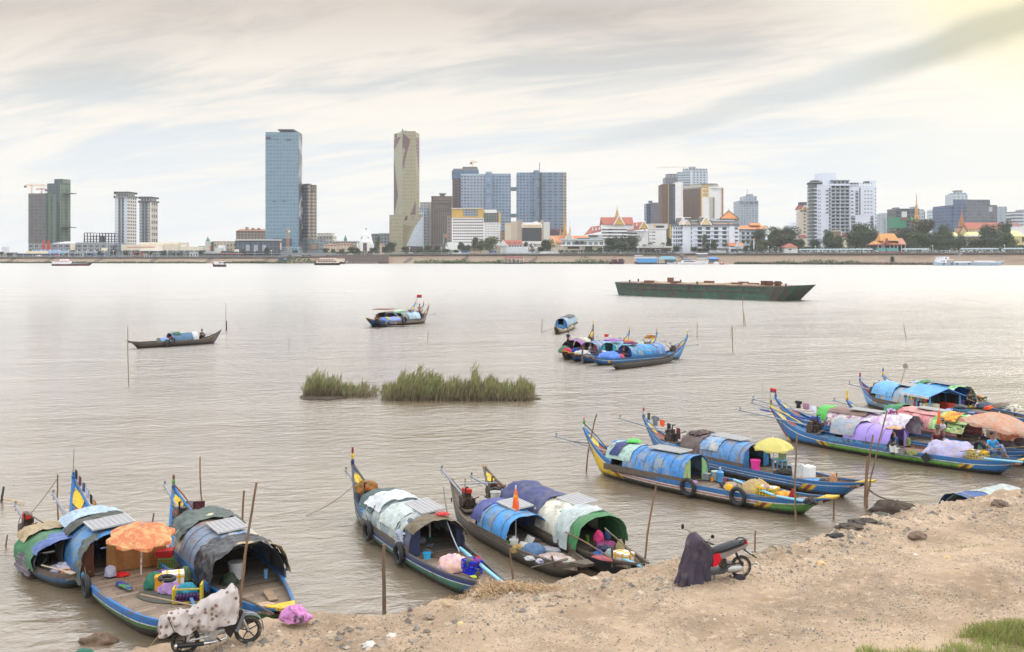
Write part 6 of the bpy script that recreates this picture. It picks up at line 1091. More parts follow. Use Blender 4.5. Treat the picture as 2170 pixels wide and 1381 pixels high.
def solar(loc,rz,lx,ly,label,tilt=(0,0),dark=False):
 t_=thing('solar_panel',label,'solar panel',loc,rz,'solar panels on the boat roofs',rot=(tilt[0],tilt[1],rz));m=bpy.data.materials.new('cells');m.use_nodes=True;t=NT(m.node_tree);b=t.n['Principled BSDF']
 br=t.new('ShaderNodeTexBrick');t.put(br.inputs['Vector'],t.new('ShaderNodeTexCoord').outputs['Object']);br.offset=0;br.inputs['Scale'].default_value=1;br.inputs['Brick Width'].default_value=.13;br.inputs['Row Height'].default_value=.13;br.inputs['Mortar Size'].default_value=.006
 c=(.05,.055,.07)if dark else(.20,.205,.22)
 t.put(br.inputs['Color1'],c);t.put(br.inputs['Color2'],tuple(v*1.15 for v in c));t.put(br.inputs['Mortar'],(.5,.5,.5));t.put(b.inputs['Base Color'],br.outputs[0]);b.inputs['Roughness'].default_value=.25
 MB().box(-lx/2+.02,lx/2-.02,-ly/2+.02,ly/2-.02,0,.03).bd('cells',m,t_)
 f_=MB();
 for a in((-lx/2,lx/2,-ly/2,-ly/2+.02),(-lx/2,lx/2,ly/2-.02,ly/2),(-lx/2,-lx/2+.02,-ly/2+.02,ly/2-.02),(lx/2-.02,lx/2,-ly/2+.02,ly/2-.02)):f_.box(*a,-.01,.035)
 f_.bd('frame',Q(.74,.74,.73,metal=.4),t_)
 for x_ in(-lx*.3,lx*.3):MB().box(x_-.02,x_+.02,-ly*.4,ly*.4,-.06,-.01).bd('bracket',IRON,t_)
 return t_
def parasol(loc,r,h,mat,polem,label,tilt=(0,0),n=8,droop=.28,ragged=.0,seed=3,group='parasols on the boats'):
 t_=thing('parasol',label,'parasol',loc,0,group,rot=(tilt[0],tilt[1],seed));R=random.Random(seed);c=MB();rings=[]
 for i in range(9):
  f=i/8;ring=[]
  for k in range(n*6):
   a=2*pi*k/(n*6);s_=.5+.5*math.cos(n*a);rr=r*f*(1-.10*(1-s_)*f)+(R.uniform(-ragged,ragged)if i==8 else 0);z=h-droop*r*f**1.7+(-.05*(1-s_)*f*r)+.04*math.sin(3*a+seed)*f*r*.6
   ring.append((rr*math.cos(a),rr*math.sin(a),z))
  rings.append(ring)
 n_=n*6;rings.append([(p[0]*1.0,p[1]*1.0,p[2]-.10*r*(.7+.5*math.cos(n*2*pi*k/n_)))for k,p in enumerate(rings[-1])])
 c.loft(rings,True,False).bd('canopy',mat,t_,smooth=True)
 MB().tube([(0,0,0),(0,0,h+.06)],.022,8).bd('pole',polem,t_)
 for k in range(n):
  a=2*pi*k/n;MB().tube([(0,0,h-.03),(r*.6*math.cos(a),r*.6*math.sin(a),h-.03-droop*r*.42),(r*.97*math.cos(a),r*.97*math.sin(a),h-.03-droop*r*.96)],.007,4).bd('rib',STEEL,t_)
 return t_
def crate(loc,rz,col,label,d=(.5,.36,.3),fill=None,group='plastic crates on the boats',seed=2):
 t_=thing('crate',label,'crate',loc,rz,group);m=MB();x,y,h=d[0]/2,d[1]/2,d[2];th=.014
 m.box(-x,x,-y,y,0,.02)
 for z0,z1 in((.02,.05),(h*.3,h*.3+.02),(h*.55,h*.55+.02),(h*.85,h)):
  for sy in(-1,1):m.box(-x,x,sy*y-(th if sy>0 else 0),sy*y+(th if sy<0 else 0),z0,z1)
  for sx in(-1,1):m.box(sx*x-(th if sx>0 else 0),sx*x+(th if sx<0 else 0),-y+th,y-th,z0,z1)
 for i in range(7):
  px=-x+(2*x)*i/6
  for sy in(-1,1):m.box(px-.012,px+.012,sy*y-(th-.003 if sy>0 else-.003),sy*y+(th-.003 if sy<0 else-.003),0.02,h-.003)
 for i in range(5):
  py=-y+(2*y)*i/4
  for sx in(-1,1):m.box(sx*x-(th-.003 if sx>0 else-.003),sx*x+(th-.003 if sx<0 else-.003),py-.012,py+.012,.02,h-.003)
 m.bd('basket',M(col,rough=.45,var=.1),t_)
 if fill:
  f_=MB();R=random.Random(seed);k=0
  for mi in range(26):f_.cur=R.randrange(len(fill));s_=R.uniform(.04,.085);f_.blob((R.uniform(-x*.8,x*.8),R.uniform(-y*.8,y*.8),h*R.uniform(.55,1.0)),(s_,s_,s_*.9),mi,.15,8,6)
  f_.bd('contents',fill,t_,smooth=True)
 return t_
def heap(loc,r,mat,label,name='net_heap',cat='net',seed=1,amp=.16,rz=0,peaks=None,group=None):
 m=MB().blob((0,0,r[2]*.18),(r[0],r[1],r[2]),seed,amp,30,18,zmin=0,freq=3.2)
 vs=np.array(m.v);n_=fbm(vs[:,0]*9/max(r[0],.2)+vs[:,2]*7,vs[:,1]*9/max(r[0],.2)-vs[:,2]*5,4,seed+3,.6);d=vs-np.array([0,0,0]);d/=(np.linalg.norm(d,axis=1,keepdims=True)+1e-6)
 vs=vs+d*(n_*r[0]*.30)[:,None];vs[:,2]=np.maximum(vs[:,2],-.01);m.v=[tuple(v)for v in vs]
 return place(name,label,cat,m,mat,loc,rz,group,smooth=75)
def bucket(loc,label,r=.14,h=.26,mat=None,lid=False,name='bucket',cat='bucket',group=None):
 t_=thing(name,label,cat,loc,0,group);MB().lathe([(r*.82,0),(r,h),(r*1.06,h),(r*1.06,h-.02),(r*.94,h-.02),(r*.76,.02)],n=18).bd('body',mat,t_,smooth=True)
 if lid:MB().lathe([(r*1.07,0),(r*1.07,.03),(r*.2,.04)],(0,0,h),18).bd('lid',mat,t_,smooth=True)
 else:MB().tube([(r*math.cos(a),.02,h+r*.75*math.sin(a))for a in[pi*i/10 for i in range(11)]],.005,4).bd('handle',STEEL,t_)
 return t_
def basin(loc,r,h,mat,label,group=None):
 t_=thing('basin',label,'basin',loc,0,group);MB().lathe([(r*.75,0),(r,h),(r*1.08,h+.01),(r*1.0,h-.01),(r*.7,.02)],n=20).bd('bowl',mat,t_,smooth=True);return t_
def jerry(loc,rz,mat,label,s=1.0,group=None):
 t_=thing('jerrycan',label,'jerrycan',loc,rz,group);MB().loft([[(x*k*s,y*k*s,z*s)for x,y in((-.13,-.08),(.13,-.08),(.15,-.05),(.15,.05),(.13,.08),(-.13,.08),(-.15,.05),(-.15,-.05))]for z,k in((0,.95),(.02,1),(.26,1),(.31,.75),(.33,.4))]).bd('body',mat,t_,smooth=True)
 MB().tube([(-.08*s,0,.31*s),(-.05*s,0,.38*s),(.06*s,0,.38*s),(.09*s,0,.31*s)],.014*s,6).bd('handle',mat,t_);MB().lathe([(.03*s,0),(.03*s,.04*s)],(.11*s,0,.29*s),8).bd('cap',M(REDc),t_);return t_
def waterbottle(loc,label,mat):
 t_=thing('water_bottle',label,'bottle',loc,0);MB().lathe([(.13,0),(.135,.03),(.125,.12),(.135,.14),(.125,.24),(.135,.26),(.13,.34),(.05,.41),(.035,.44),(.035,.48)],n=18).bd('body',mat,t_,smooth=True);MB().lathe([(.04,0),(.04,.035)],(0,0,.475),10).bd('cap',M(WHT),t_);return t_
def tyre(loc,rz,label,R=.26,r=.075,rot=None):
 t_=thing('tyre',label,'tyre',loc,rz,'old tyres hung as fenders',rot=rot or(0,0,rz));MB().torus((0,0,0),R,r,28,10).bd('rubber',RUBBER,t_,smooth=True);MB().tube([(0,0,R),(0,.04,R+.25)],.012,5).bd('rope',ROPE,t_);return t_
def stick(p0,p1,r,mat,label,name='pole',cat='pole',group=None,bend=.02,n=8,seed=1,taper=.75):
 p0,p1=Vector(p0),Vector(p1);R=random.Random(seed+int(abs(p0.x)*97));d=p1-p0;sd_=d.cross(Vector((0,1,.1)))
 sd_=sd_.normalized()if sd_.length>.01 else Vector((1,0,0));pts=[]
 for i in range(n+1):
  f=i/n;pts.append(d*f+sd_*(bend*d.length*math.sin(pi*f)+R.uniform(-.006,.006)*d.length*.6))
 return place(name,label,cat,MB().tube(pts,[r*(1-(1-taper)*i/n)for i in range(n+1)],7),mat,p0,0,group,smooth=True)
def pole(pxb,pyb,pxt,pyt,r,label,mat=None,z=0.0,group='mooring poles driven into the river bed',bend=.015,seed=1,lean=0):
 b_=P(pxb,pyb,z);Y=b_.y;T=Vector(((pxt-CX)*(Y+lean)/F,Y+lean,CH-(pyt-HZ)*(Y+lean)/F));d=(T-b_).normalized();return stick(b_-d*.6,T,r,mat or BAMB,label,'mooring_pole','pole',group,bend,10,seed)
def oar(p0,p1,label,mat=None,blade=.5,group='oars and punting poles'):
 p0,p1=Vector(p0),Vector(p1);d=(p1-p0);L_=d.length;t_=thing('oar',label,'oar',p0,0,group,rot=d.to_track_quat('X','Z').to_euler());m=mat or Q(.62,.52,.40,sc=4)
 MB().tube([(0,0,0),(L_-blade,0,0)],.018,7).bd('shaft',m,t_);MB().loft([[(L_-blade+blade*f,-w_,-.012),(L_-blade+blade*f,w_,-.012),(L_-blade+blade*f,w_,.012),(L_-blade+blade*f,-w_,.012)]for f,w_ in((0,.02),(.25,.06),(.8,.075),(1,.05))]).bd('blade',m,t_);return t_
def pipe(p0,p1,label,r=.04,mat=None):return place('plastic_pipe',label,'pipe',MB().tube([(0,0,0),Vector(p1)-Vector(p0)],r,10),mat or M(rg(.50,.76,.86),rough=.35,var=.05),p0,0,None,smooth=True)
def garment(p,rz,kind,mat,label,s=1.0,seed=1):
 o_={'shirt':[(-.18,0),(-.3,-.06),(-.26,-.2),(-.17,-.16),(-.18,-.5),(.18,-.52),(.17,-.16),(.26,-.2),(.3,-.06),(.18,0)],'trousers':[(-.16,0),(-.18,-.7),(-.04,-.72),(0,-.25),(.05,-.7),(.18,-.68),(.16,0)],'cloth':[(-.22,0),(-.24,-.42),(0,-.46),(.22,-.4),(.24,0)],'towel':[(-.13,0),(-.14,-.5),(.13,-.5),(.13,0)]}[kind]
 m=MB();n=len(o_);R=random.Random(seed);v=[(x*s,R.uniform(-.03,.03)*s if z<-.1 else 0,z*s)for x,z in o_];c_=(0,.04*s,-.25*s);m.add(v+[c_],[(i,(i+1)%n,n)for i in range(n)])
 m.v+=[(a,b_+.012,c)for a,b_,c in m.v];k=n+1;m.f+=[(a+k,c+k,b_+k)for a,b_,c in m.f[:n]];m.m+=[0]*n
 return place('garment',label,'clothing',m,mat,p,rz,'washing hung out on the boats')
def line_between(a,b_,label,r=.008,sag=.06,mat=None,name='rope',cat='rope',group='ropes'):
 a,b_=Vector(a),Vector(b_);return place(name,label,cat,MB().tube([(b_-a)*(i/10)+Vector((0,0,-sag*4*(i/10)*(1-i/10)))for i in range(11)],r,5),mat or ROPE,a,0,group)
def cooler(loc,rz,label,d=(.5,.36,.32),body=None,tape=True):
 t_=thing('foam_box',label,'box',loc,rz,'foam boxes on the boats');b_=body or Q(.90,.90,.88,var=.05,rough=.6);x,y,h=d[0]/2,d[1]/2,d[2]
 MB().box(-x,x,-y,y,0,h*.8).bd('box',b_,t_);MB().box(-x-.01,x+.01,-y-.01,y+.01,h*.8+.003,h).bd('lid',b_,t_)
 if tape:
  tm=M(rg(.88,.66,.12),rough=.4)
  for px in(-x*.55,x*.55):MB().box(px-.025,px+.025,-y-.014,y+.014,-.002+.004,h+.004).bd('tape',tm,t_)
  MB().box(-x-.014,x+.014,-.025,.025,.002,h+.007).bd('tape',tm,t_);MB().box(-x-.016,x+.016,-y-.016,y+.016,h*.74,h*.86).bd('tape',tm,t_)
 return t_
def skin_obj(name,verts,edges,mat,parent,sub=1):
 me=bpy.data.meshes.new(name);me.from_pydata([v[0]for v in verts],edges,[]);me.materials.append(mat);o=bpy.data.objects.new(name,me);C.objects.link(o)
 md=o.modifiers.new('skin','SKIN');sd_=o.modifiers.new('subdivision','SUBSURF');sd_.levels=sd_.render_levels=sub;md.use_smooth_shade=True
 if not me.skin_vertices:me.skin_vertices.new()if hasattr(me.skin_vertices,'new')else None
 for i,(p,r)in enumerate(verts):
  me.skin_vertices[0].data[i].radius=(r,r)if not isinstance(r,tuple)else r;me.skin_vertices[0].data[i].use_root=(i==0)
 if parent:o.parent=parent
 return o
POSES={'stand':dict(pel=(0,0,.93),chest=(0,.0,1.30),neck=(0,0,1.48),head=(0,-.02,1.62),el=[(-.24,.02,1.15),(.26,.0,1.15)],wr=[(-.16,-.22,1.08),(.14,-.24,1.10)],kn=[(-.11,-.02,.50),(.12,.02,.50)],an=[(-.13,.02,.08),(.15,.05,.08)]),'squat':dict(pel=(0,0,.22),chest=(0,-.10,.56),neck=(0,-.14,.73),head=(0,-.18,.87),el=[(-.27,-.28,.46),(.27,-.28,.46)],wr=[(-.16,-.48,.42),(.16,-.48,.40)],kn=[(-.20,-.38,.50),(.20,-.38,.50)],an=[(-.14,-.20,.07),(.14,-.20,.07)]),'sit':dict(pel=(0,0,.14),chest=(0,-.04,.50),neck=(0,-.06,.68),head=(0,-.08,.83),el=[(-.26,-.12,.38),(.26,-.16,.38)],wr=[(-.18,-.34,.30),(.16,-.36,.28)],kn=[(-.26,-.34,.30),(.20,-.36,.46)],an=[(-.06,-.36,.07),(.20,-.60,.07)]),}
def person(loc,rz,pose,label,shirt,trousers,hair=(.012,.01,.01),skin=(.24,.13,.08),hat=None,s=1.0,barechest=False):
 d=POSES[pose];t_=thing('person',label,'person',loc,rz);t_.scale=(s,)*3;V,E=[],[]
 def av(p,r,par=None):
  V.append((Vector(p),r));
  if par is not None:E.append((par,len(V)-1))
  return len(V)-1
 pel,ch,nk,hd=[Vector(d[k])for k in('pel','chest','neck','head')]
 r0=av(pel,(.13,.105));wa=av(pel.lerp(ch,.5),(.115,.09),r0);c0=av(ch,(.135,.10),wa);n0=av(nk,.05,c0);h0=av(hd,(.075,.09),n0);av(hd+Vector((0,0,.09)),.065,h0);av(hd+Vector((0,-.095,.0)),.012,h0)
 for i,sg in enumerate((-1,1)):
  sh=av(ch+Vector((sg*.18,0,.10)),.05,c0);el=av(d['el'][i],.038,sh);wr=av(d['wr'][i],.026,el);dr=(Vector(d['wr'][i])-Vector(d['el'][i])).normalized();pm=av(Vector(d['wr'][i])+dr*.07,(.036,.02),wr)
  sd_=dr.cross(Vector((0,0,1))).normalized()if abs(dr.z)<.95 else Vector((1,0,0))
  for k,(o_,l_)in enumerate(((-.03,.055),(-.01,.068),(.01,.062),(.03,.048))):
   b_=av(Vector(d['wr'][i])+dr*.10+sd_*o_,.009,pm);av(Vector(d['wr'][i])+dr*(.10+l_)+sd_*o_*1.2+Vector((0,0,-.015)),.007,b_)
  av(Vector(d['wr'][i])+dr*.05-sd_*.055*sg,.009,wr)
  hp=av(pel+Vector((sg*.09,0,-.04)),.085,r0);kn=av(d['kn'][i],.055,hp);an=av(d['an'][i],.034,kn);av(Vector(d['an'][i])+Vector((0,-.14,-.045)),(.035,.022),an)
 skin_obj('body',V,E,M(skin,rough=.6,var=.1),t_)
 if not barechest:
  v=[(pel+Vector((0,0,.02)),(.145,.12)),(pel.lerp(ch,.5),(.13,.105)),(ch,(.15,.115)),(ch+Vector((0,0,.10)),(.13,.08))];e_=[(0,1),(1,2),(2,3)]
  for i,sg in enumerate((-1,1)):
   v.append((ch+Vector((sg*.18,0,.10)),.065));e_.append((2 if i==0 else 2,len(v)-1));v.append((Vector(d['el'][i]).lerp(ch+Vector((sg*.18,0,.10)),.25),.055));e_.append((len(v)-2,len(v)-1))
  skin_obj('shirt',v,e_,shirt,t_)
 v=[(pel+Vector((0,0,.05)),(.145,.12)),(pel,(.15,.125))];e_=[(0,1)]
 for i,sg in enumerate((-1,1)):
  v.append((pel+Vector((sg*.09,0,-.04)),.10));e_.append((1,len(v)-1));v.append((Vector(d['kn'][i]),.072));e_.append((len(v)-2,len(v)-1));v.append((Vector(d['an'][i]).lerp(Vector(d['kn'][i]),.25),.055));e_.append((len(v)-2,len(v)-1))
 skin_obj('trousers',v,e_,trousers,t_)
 MB().blob((hd.x,hd.y+.025,hd.z+.05),(.088,.098,.10),3,.05,14,8,zmin=hd.z-.02).bd('hair',M(hair,rough=.5),t_,smooth=True)
 for sx in(-.028,.028):MB().blob((hd.x+sx,hd.y-.088,hd.z+.02),(.012,.008,.008),1,0,8,5).bd('eye',M((.02,.02,.02)),t_)
 MB().cbox((hd.x,hd.y-.088,hd.z-.045),(.045,.01,.01)).bd('mouth',M((.25,.08,.07)),t_)
 if hat is not None:MB().lathe([(.16,0),(.10,.03),(.09,.10),(.03,.13)],(hd.x,hd.y,hd.z+.07),14).bd('hat',hat,t_,smooth=True)
 return t_
#  THE HOUSEBOATS
mB,mLB,mY,mRd,mG,mW,mN=(M(c,rough=.5,var=.15,wear=rg(.40,.36,.31),wearamt=.45)for c in(BLUE,LBLUE,YELc,REDc,GRNc,WHT,NAVY));mWood=Q(.36,.32,.28,sc=3,var=.3,stretch=(.3,1,1));EMB=(mY,mRd)
PNT=M(BLUE,rough=.5,var=.2,sc=4,wear=rg(.52,.62,.68),wearamt=.55)
def Wd(px,py,z=0.0):p=P(px,py,z);return(p.x,p.y)
def sp(n,*cs):return[c for c in cs]
b7=Boat('houseboat','long boat with bright blue hooped roof, yellow green stern prow and two tyres',Wd(1247,996),Wd(1772,1052,.78),1.75,1.72)
b7.hull(hm_(b7.L,[(.14,BLUE),(.165,WHT),(.24,PINKc),(.27,WHT),(1.2,WOODG)],(1.75,GRNc,[YELc,REDc,YELc]),(1.75,YELc,[REDc,YELc])),mB,DECKW,PNT,stem=[(.35,.75,mY),(.75,1,mB)],emblem=EMB,finial=(.42,mW,mG,M(PINKc)),bowcap=(mY,mRd))
b7.cg(b7.xat(1453,1020),b7.xat(1322,982),1.33);blu=sheet(rg(.24,.50,.76),rg(.50,.56,.60),.55)
b7.panel(0,.80,blu,.03,hoops=7);b7.panel(.70,1.04,sheet(rg(.62,.74,.70),rg(.5,.52,.5),.4),.07,'raised_roof_panel',.35,pi-.35);b7.inside();b7.doors(M(rg(.58,.68,.44)),M(rg(.52,.68,.48)),.30,.25);b7.co_(mWood)
b7.dr_(.86,.98,.5,1.6,sheet(NAVY),.10,.02,5,'blue_cloth');b7.dr_(.93,1.1,1.3,2.6,sheet(rg(.2,.42,.66)),.10,.06,6,'tarpaulin');b7.engine(b7.L*.80,.1,1.35,.30,seed=1)
solar(b7.W(b7.cx0+(b7.cx1-b7.cx0)*.36,-.1,1.40),b7.rz,1.5,.75,'long cream backed solar panel on the bright blue hooped roof')
heap(b7.W(b7.cx0+(b7.cx1-b7.cx0)*.86,-.15,1.42),(.30,.22,.10),M(rg(.30,.72,.30),rough=.4),'bright green cloth bundle on the pale green roof panel','cloth_bundle','cloth',3)
tyre(b7.W(b7.xat(1450,1027),.93,.40),b7.rz,'left of the two tyres on the blue hooped boat, under its door');tyre(b7.W(b7.xat(1547,1051),.93,.42),b7.rz,'right of the two tyres on the blue hooped boat, by the yellow jerrycan')
heap(P(1602,1045,.42),(.58,.42,.42),Q(.62,.52,.42,sc=8,wear=rg(.72,.66,.25),wearamt=.5),'olive and mauve fishing net heap left of the yellow crate',seed=4,rz=.3);heap(P(1552,1032,.40),(.30,.25,.16),Q(.62,.57,.52),'crumpled beige sack left of the olive net heap','sack','sack',7);heap(P(1540,1028,.42),(.28,.16,.12),M((.03,.03,.03)),'black plastic bag beside the beige sack','plastic_bag','bag',8)
crate(P(1628,1052,.42),b7.rz+.1,rg(.86,.74,.12),'yellow crate full of bottles beside the olive net heap',(.62,.45,.36),[M(WHT),M(PINKc),M(rg(.6,.7,.75))]);jerry(P(1545,1043,.42),b7.rz,M(rg(.90,.68,.12)),'squat yellow jerrycan at the right tyre',.9)
waterbottle(P(1526,1019,.40),'large blue water bottle at the boat door',M(rg(.32,.58,.80),rough=.2));bucket(P(1516,1016,.40),'grey lidded bucket left of the large blue water bottle',.15,.3,Q(.62,.70,.68),True);bucket(P(1509,1018,.40),'tiny yellow pot before the grey lidded bucket',.06,.13,M(rg(.9,.6,.1)),name='pot',cat='pot');bucket(P(1536,1020,.40),'tiny red and white pot right of the blue bottle',.06,.12,M(rg(.75,.25,.25)),name='pot',cat='pot')
basin(P(1467,1028,.40),.19,.14,M(rg(.78,.60,.78)),'lilac basin beside the left tyre at the cabin door');basin(P(1310,986,.40),.16,.12,M(rg(.24,.60,.52)),'teal basin by the black engine of the yellow stern boat');heap(P(1322,990,.40),(.22,.16,.14),M((.02,.02,.02),rough=.2),'shiny black kettle heap right of the teal basin','kettle','kettle',9,.05)
heap(P(1333,985,.40),(.16,.14,.2),Q(.78,.68,.3),'yellow cloth roll under the pale green roof panel','cloth_roll','cloth',10);cooler(P(1497,1014,.40),b7.rz,'small grey box inside the blue hooped cabin',(.3,.25,.22),Q(.6,.62,.66),False)
heap(P(1662,1054,.45),(.34,.22,.2),M(rg(.88,.62,.22),rough=.7),'orange cloth heap right of the yellow crate','cloth_heap','cloth',11);heap(P(1716,1066,.62),(.2,.16,.16),M((.02,.018,.02)),'black shirt hung over the bow rail of the green bow','shirt','clothing',12);heap(P(1702,1060,.55),(.22,.12,.1),Q(.6,.55,.58,wear=(.1,.1,.2)),'patterned cloth left of the black shirt on the rail','cloth_heap','cloth',13)
place('wooden_wedge','tall red wooden wedge standing on the deck near the green bow','wedge',MB().poly([(-.12,0),(.16,0),(-.04,.42),(-.1,.40)],.05),M(rg(.62,.16,.14)),P(1677,1060,.45),b7.rz)
pipe(P(1555,1015,.62),P(1640,1048,.66),'pale blue plastic pipe lying along the far rail of the green bow boat');pipe(P(1646,1050,.66),P(1702,1060,.72),'second length of pale blue pipe near the green bow')
oar(P(1590,1051,.62),P(1686,1055,.66),'grey oar lying across the deck before the yellow crate',mWood);stick(b7.W(b7.L-.05,.0,1.85),b7.W(b7.L-1.5,.15,.92),.022,M(rg(.14,.24,.20)),'dark green strut running down from the yellow stern prow','strut','pole')
line_between(b7.W(b7.L,0,2.0),b7.W(b7.L*.5,-.1,1.42),'thin line from the yellow stern prow to the blue roof',.006,.02);oar(P(1215,934,1.2),P(1290,945,1.0),'long wooden steering oar behind the yellow stern prow',mWood)
pole(1245,998,1264,876,.035,'bent mooring pole in front of the yellow stern prow',bend=.03);pole(1688,1104,1689,918,.035,'tall pole standing before the green bow');pole(1367,1196,1391,1024,.032,'tall pole on the bank edge between the green tent boat and the scooter',z=.4);pole(1768,1098,1768,1051,.035,'short post right of the green bow');pole(1771,1046,1773,1000,.03,'short post behind the green bow beside the net bundle')
b8=Boat('houseboat','long blue boat with brown tarp, blue sheet roof and a yellow parasol',Wd(1372,960),Wd(1850,1019,.78),1.75,1.58)
b8.hull(hm_(b8.L,[(.10,BLUE),(.125,WHT),(.2,BLUE),(.225,WHT),(.30,BLUE),(1.2,WOODG)],(1.7,BLUE,[YELc,REDc,YELc]),(1.8,BLUE,[])),mB,DECKW,PNT,stem=[(.3,1,mB)],emblem=EMB,finial=(.40,mB,mW,mRd),bowcap=(mY,mRd))
b8.cg(b8.xat(1586,988),b8.xat(1452,962),1.30);b8.panel(0,.74,sheet(rg(.34,.54,.74),rg(.5,.46,.44),.5),.03,hoops=5);b8.panel(.62,1.0,sheet(rg(.46,.42,.40)),.0);b8.panel(.42,.78,sheet(rg(.45,.60,.76),rg(.7,.7,.66)),.06,'roof_patch',.4,1.9);b8.inside();b8.doors(M(rg(.26,.50,.72)),M(rg(.26,.50,.72)),.24,.22);b8.co_(mWood)
b8.dr_(.72,1.06,.1,2.6,sheet(rg(.37,.31,.30)),.07,.06,11,'brown_tarpaulin');b8.dr_(.80,1.02,1.1,2.0,sheet(rg(.30,.22,.2)),.14,.10,12,'brown_tarpaulin');b8.engine(b8.L*.84,.1,1.3,.25,seed=2,z0=.75)
solar(b8.W(b8.cx0+(b8.cx1-b8.cx0)*.45,-.15,1.37),b8.rz,1.5,.7,'pale solar panel on the blue roof beside the yellow parasol')
parasol(tuple(P(1640,993,.40)),.78,1.22,M(rg(.88,.84,.50),rough=.7,tr=.35,var=.08),M(WHT),'pale yellow scalloped parasol over the second blue boat',(.05,.03),8,.42,seed=5)
bucket(P(1601,998,.40),'bright pink lidded drum at the cabin door',.18,.42,M(rg(.90,.25,.60),rough=.35),True,'drum','drum');bucket(P(1690,1008,.42),'white tub with lid right of the yellow parasol pole',.22,.46,M(WHT),False);cooler(P(1714,1010,.42),b8.rz,'white foam box standing right of the white tub',(.36,.34,.42),tape=False)
heap(P(1665,1002,.40),(.46,.2,.15),M((.03,.028,.026)),'dark cloth bundle on the deck left of the white tub','cloth_bundle','cloth',14);heap(P(1722,1018,.42),(.42,.2,.10),M(rg(.35,.58,.82)),'blue tarp fold before the white foam box','tarp_fold','tarp',15);heap(P(1745,1021,.42),(.18,.14,.14),M((.03,.03,.035),rough=.25),'dark round pot right of the blue tarp fold','pot','pot',16,.02)
heap(P(1765,1019,.55),(.13,.11,.26),Q(.74,.54,.38),'tan net bundle tied to the short post',seed=17);place('low_table','small blue topped stool with white leg under the yellow parasol','stool',MB().cbox((0,0,.42),(.5,.35,.04)).cbox((-.22,-.14,.2),(.04,.04,.4)).cbox((.22,-.14,.2),(.04,.04,.4)).cbox((-.22,.14,.2),(.04,.04,.4)).cbox((.22,.14,.2),(.04,.04,.4)),M(rg(.4,.6,.78)),P(1652,996,.40),b8.rz)
place('banner','narrow grey green cloth hanging at the yellow parasol','cloth',MB().box(-.16,.16,0,.012,-.0,.55),Q(.55,.62,.5),P(1658,985,.6),b8.rz+.2)
oar(P(1680,1012,.66),P(1812,1010,.72),'thin brown pole oar lying along the second blue boat');line_between(b8.W(b8.L,0,1.9),b8.W(b8.L*.80,-.2,1.25),'washing line from the blue prow',.006,.03)
for i,(f,kd,c_,l_,s_)in enumerate(((.14,'towel',(.25,.25,.15),'olive towel at the upper end of the washing line',.6),(.30,'shirt',(.40,.42,.45),'grey shirt on the washing line',.8),(.47,'cloth',(.85,.30,.12),'orange red cloth on the washing line',.6),(.63,'trousers',(.13,.13,.16),'black shorts on the washing line',.6),(.85,'trousers',(.42,.16,.22),'dark red patterned trousers on the washing line',.65))):
 a,c=b8.W(b8.L,0,1.9),b8.W(b8.L*.80,-.2,1.25);p_=a+(c-a)*f;garment(p_+Vector((0,0,-.03)),b8.rz,kd,M(rg(*c_)),l_,s_,i)
pole(1834,1067,1838,965,.035,'left one of three poles at the second blue bow');pole(1842,1074,1850,920,.04,'middle crooked pole of the three at the second blue bow',bend=.04);pole(1836,1072,1880,868,.032,'right leaning pole of the three at the second blue bow');stick(P(1840,1036,.45),P(1896,1062,.9),.035,mWood,'mooring pole slanting from the second blue bow to the bank','mooring_pole','pole');pole(1600+235,1074,1846,1018,.03,'short post at the tip of the second blue bow')
b9=Boat('houseboat','green hulled boat with lilac cabin and red yellow stern post',Wd(1643,926),Wd(2192,972,.78),1.8,1.42)
b9.hull(hm_(b9.L,[(.15,BLUE),(.175,WHT),(.205,rg(.4,.45,.5)),(1.2,rg(.42,.66,.28))],(1.8,BLUE,[YELc,rg(.42,.16,.18),YELc]),(2.6,BLUE,[YELc,REDc,YELc]),rg(.36,.38,.28)),mB,DECKR,PNT,stem=[(.25,.55,mY),(.55,1,mRd)],emblem=EMB,finial=(.35,mY,mG,mRd),bowcap=(mY,mRd))
b9.cg(b9.xat(1884,949),b9.xat(1768,930),1.28);LIL=M(rg(.60,.52,.80),rough=.6,var=.08);b9.panel(0,.82,LIL,.02,hoops=3);b9.panel(.62,1.06,sheet(rg(.52,.57,.62),rg(.72,.6,.55),.4),.07,'grey_roof_panel',.25,pi-.25);b9.inside();b9.doors(LIL,LIL,.12,.18);b9.co_(M(rg(.30,.50,.66),wear=rg(.3,.28,.26)))
b9.engine(b9.L*.80,.25,1.5,.25,seed=3);b9.engine(b9.L*.815,-.35,1.3,.55,tank=M(rg(.16,.3,.7)),seed=4);heap(b9.W(b9.cx0+.15,.1,1.24),(.35,.3,.07),Q(.75,.60,.45),'tan cloth lying on the lilac roof edge','cloth','cloth',20)
stick(b9.W(b9.L-.1,.1,1.45),b9.W(b9.L-1.9,.2,.85),.03,M(rg(.85,.74,.30)),'yellow strut sloping down from the red stern post','strut','pole');pipe(b9.W(b9.L+.9,-.45,1.15),b9.W(b9.L*.79,-.3,1.0),'dark blue pipe along the two engines',.035,M(rg(.14,.28,.66)))
heap(P(2017,966,.42),(1.0,.55,.55),M(rg(.66,.68,.88),rough=.8,var=.15,sc=9,wear=rg(.72,.64,.60),wearamt=.6),'big pale lilac fishing net heap on the green hulled boat',seed=21,rz=-.4);heap(P(1972,960,.42),(.28,.15,.14),M((.03,.03,.035)),'black cloth heap left of the lilac net','cloth_heap','cloth',22)
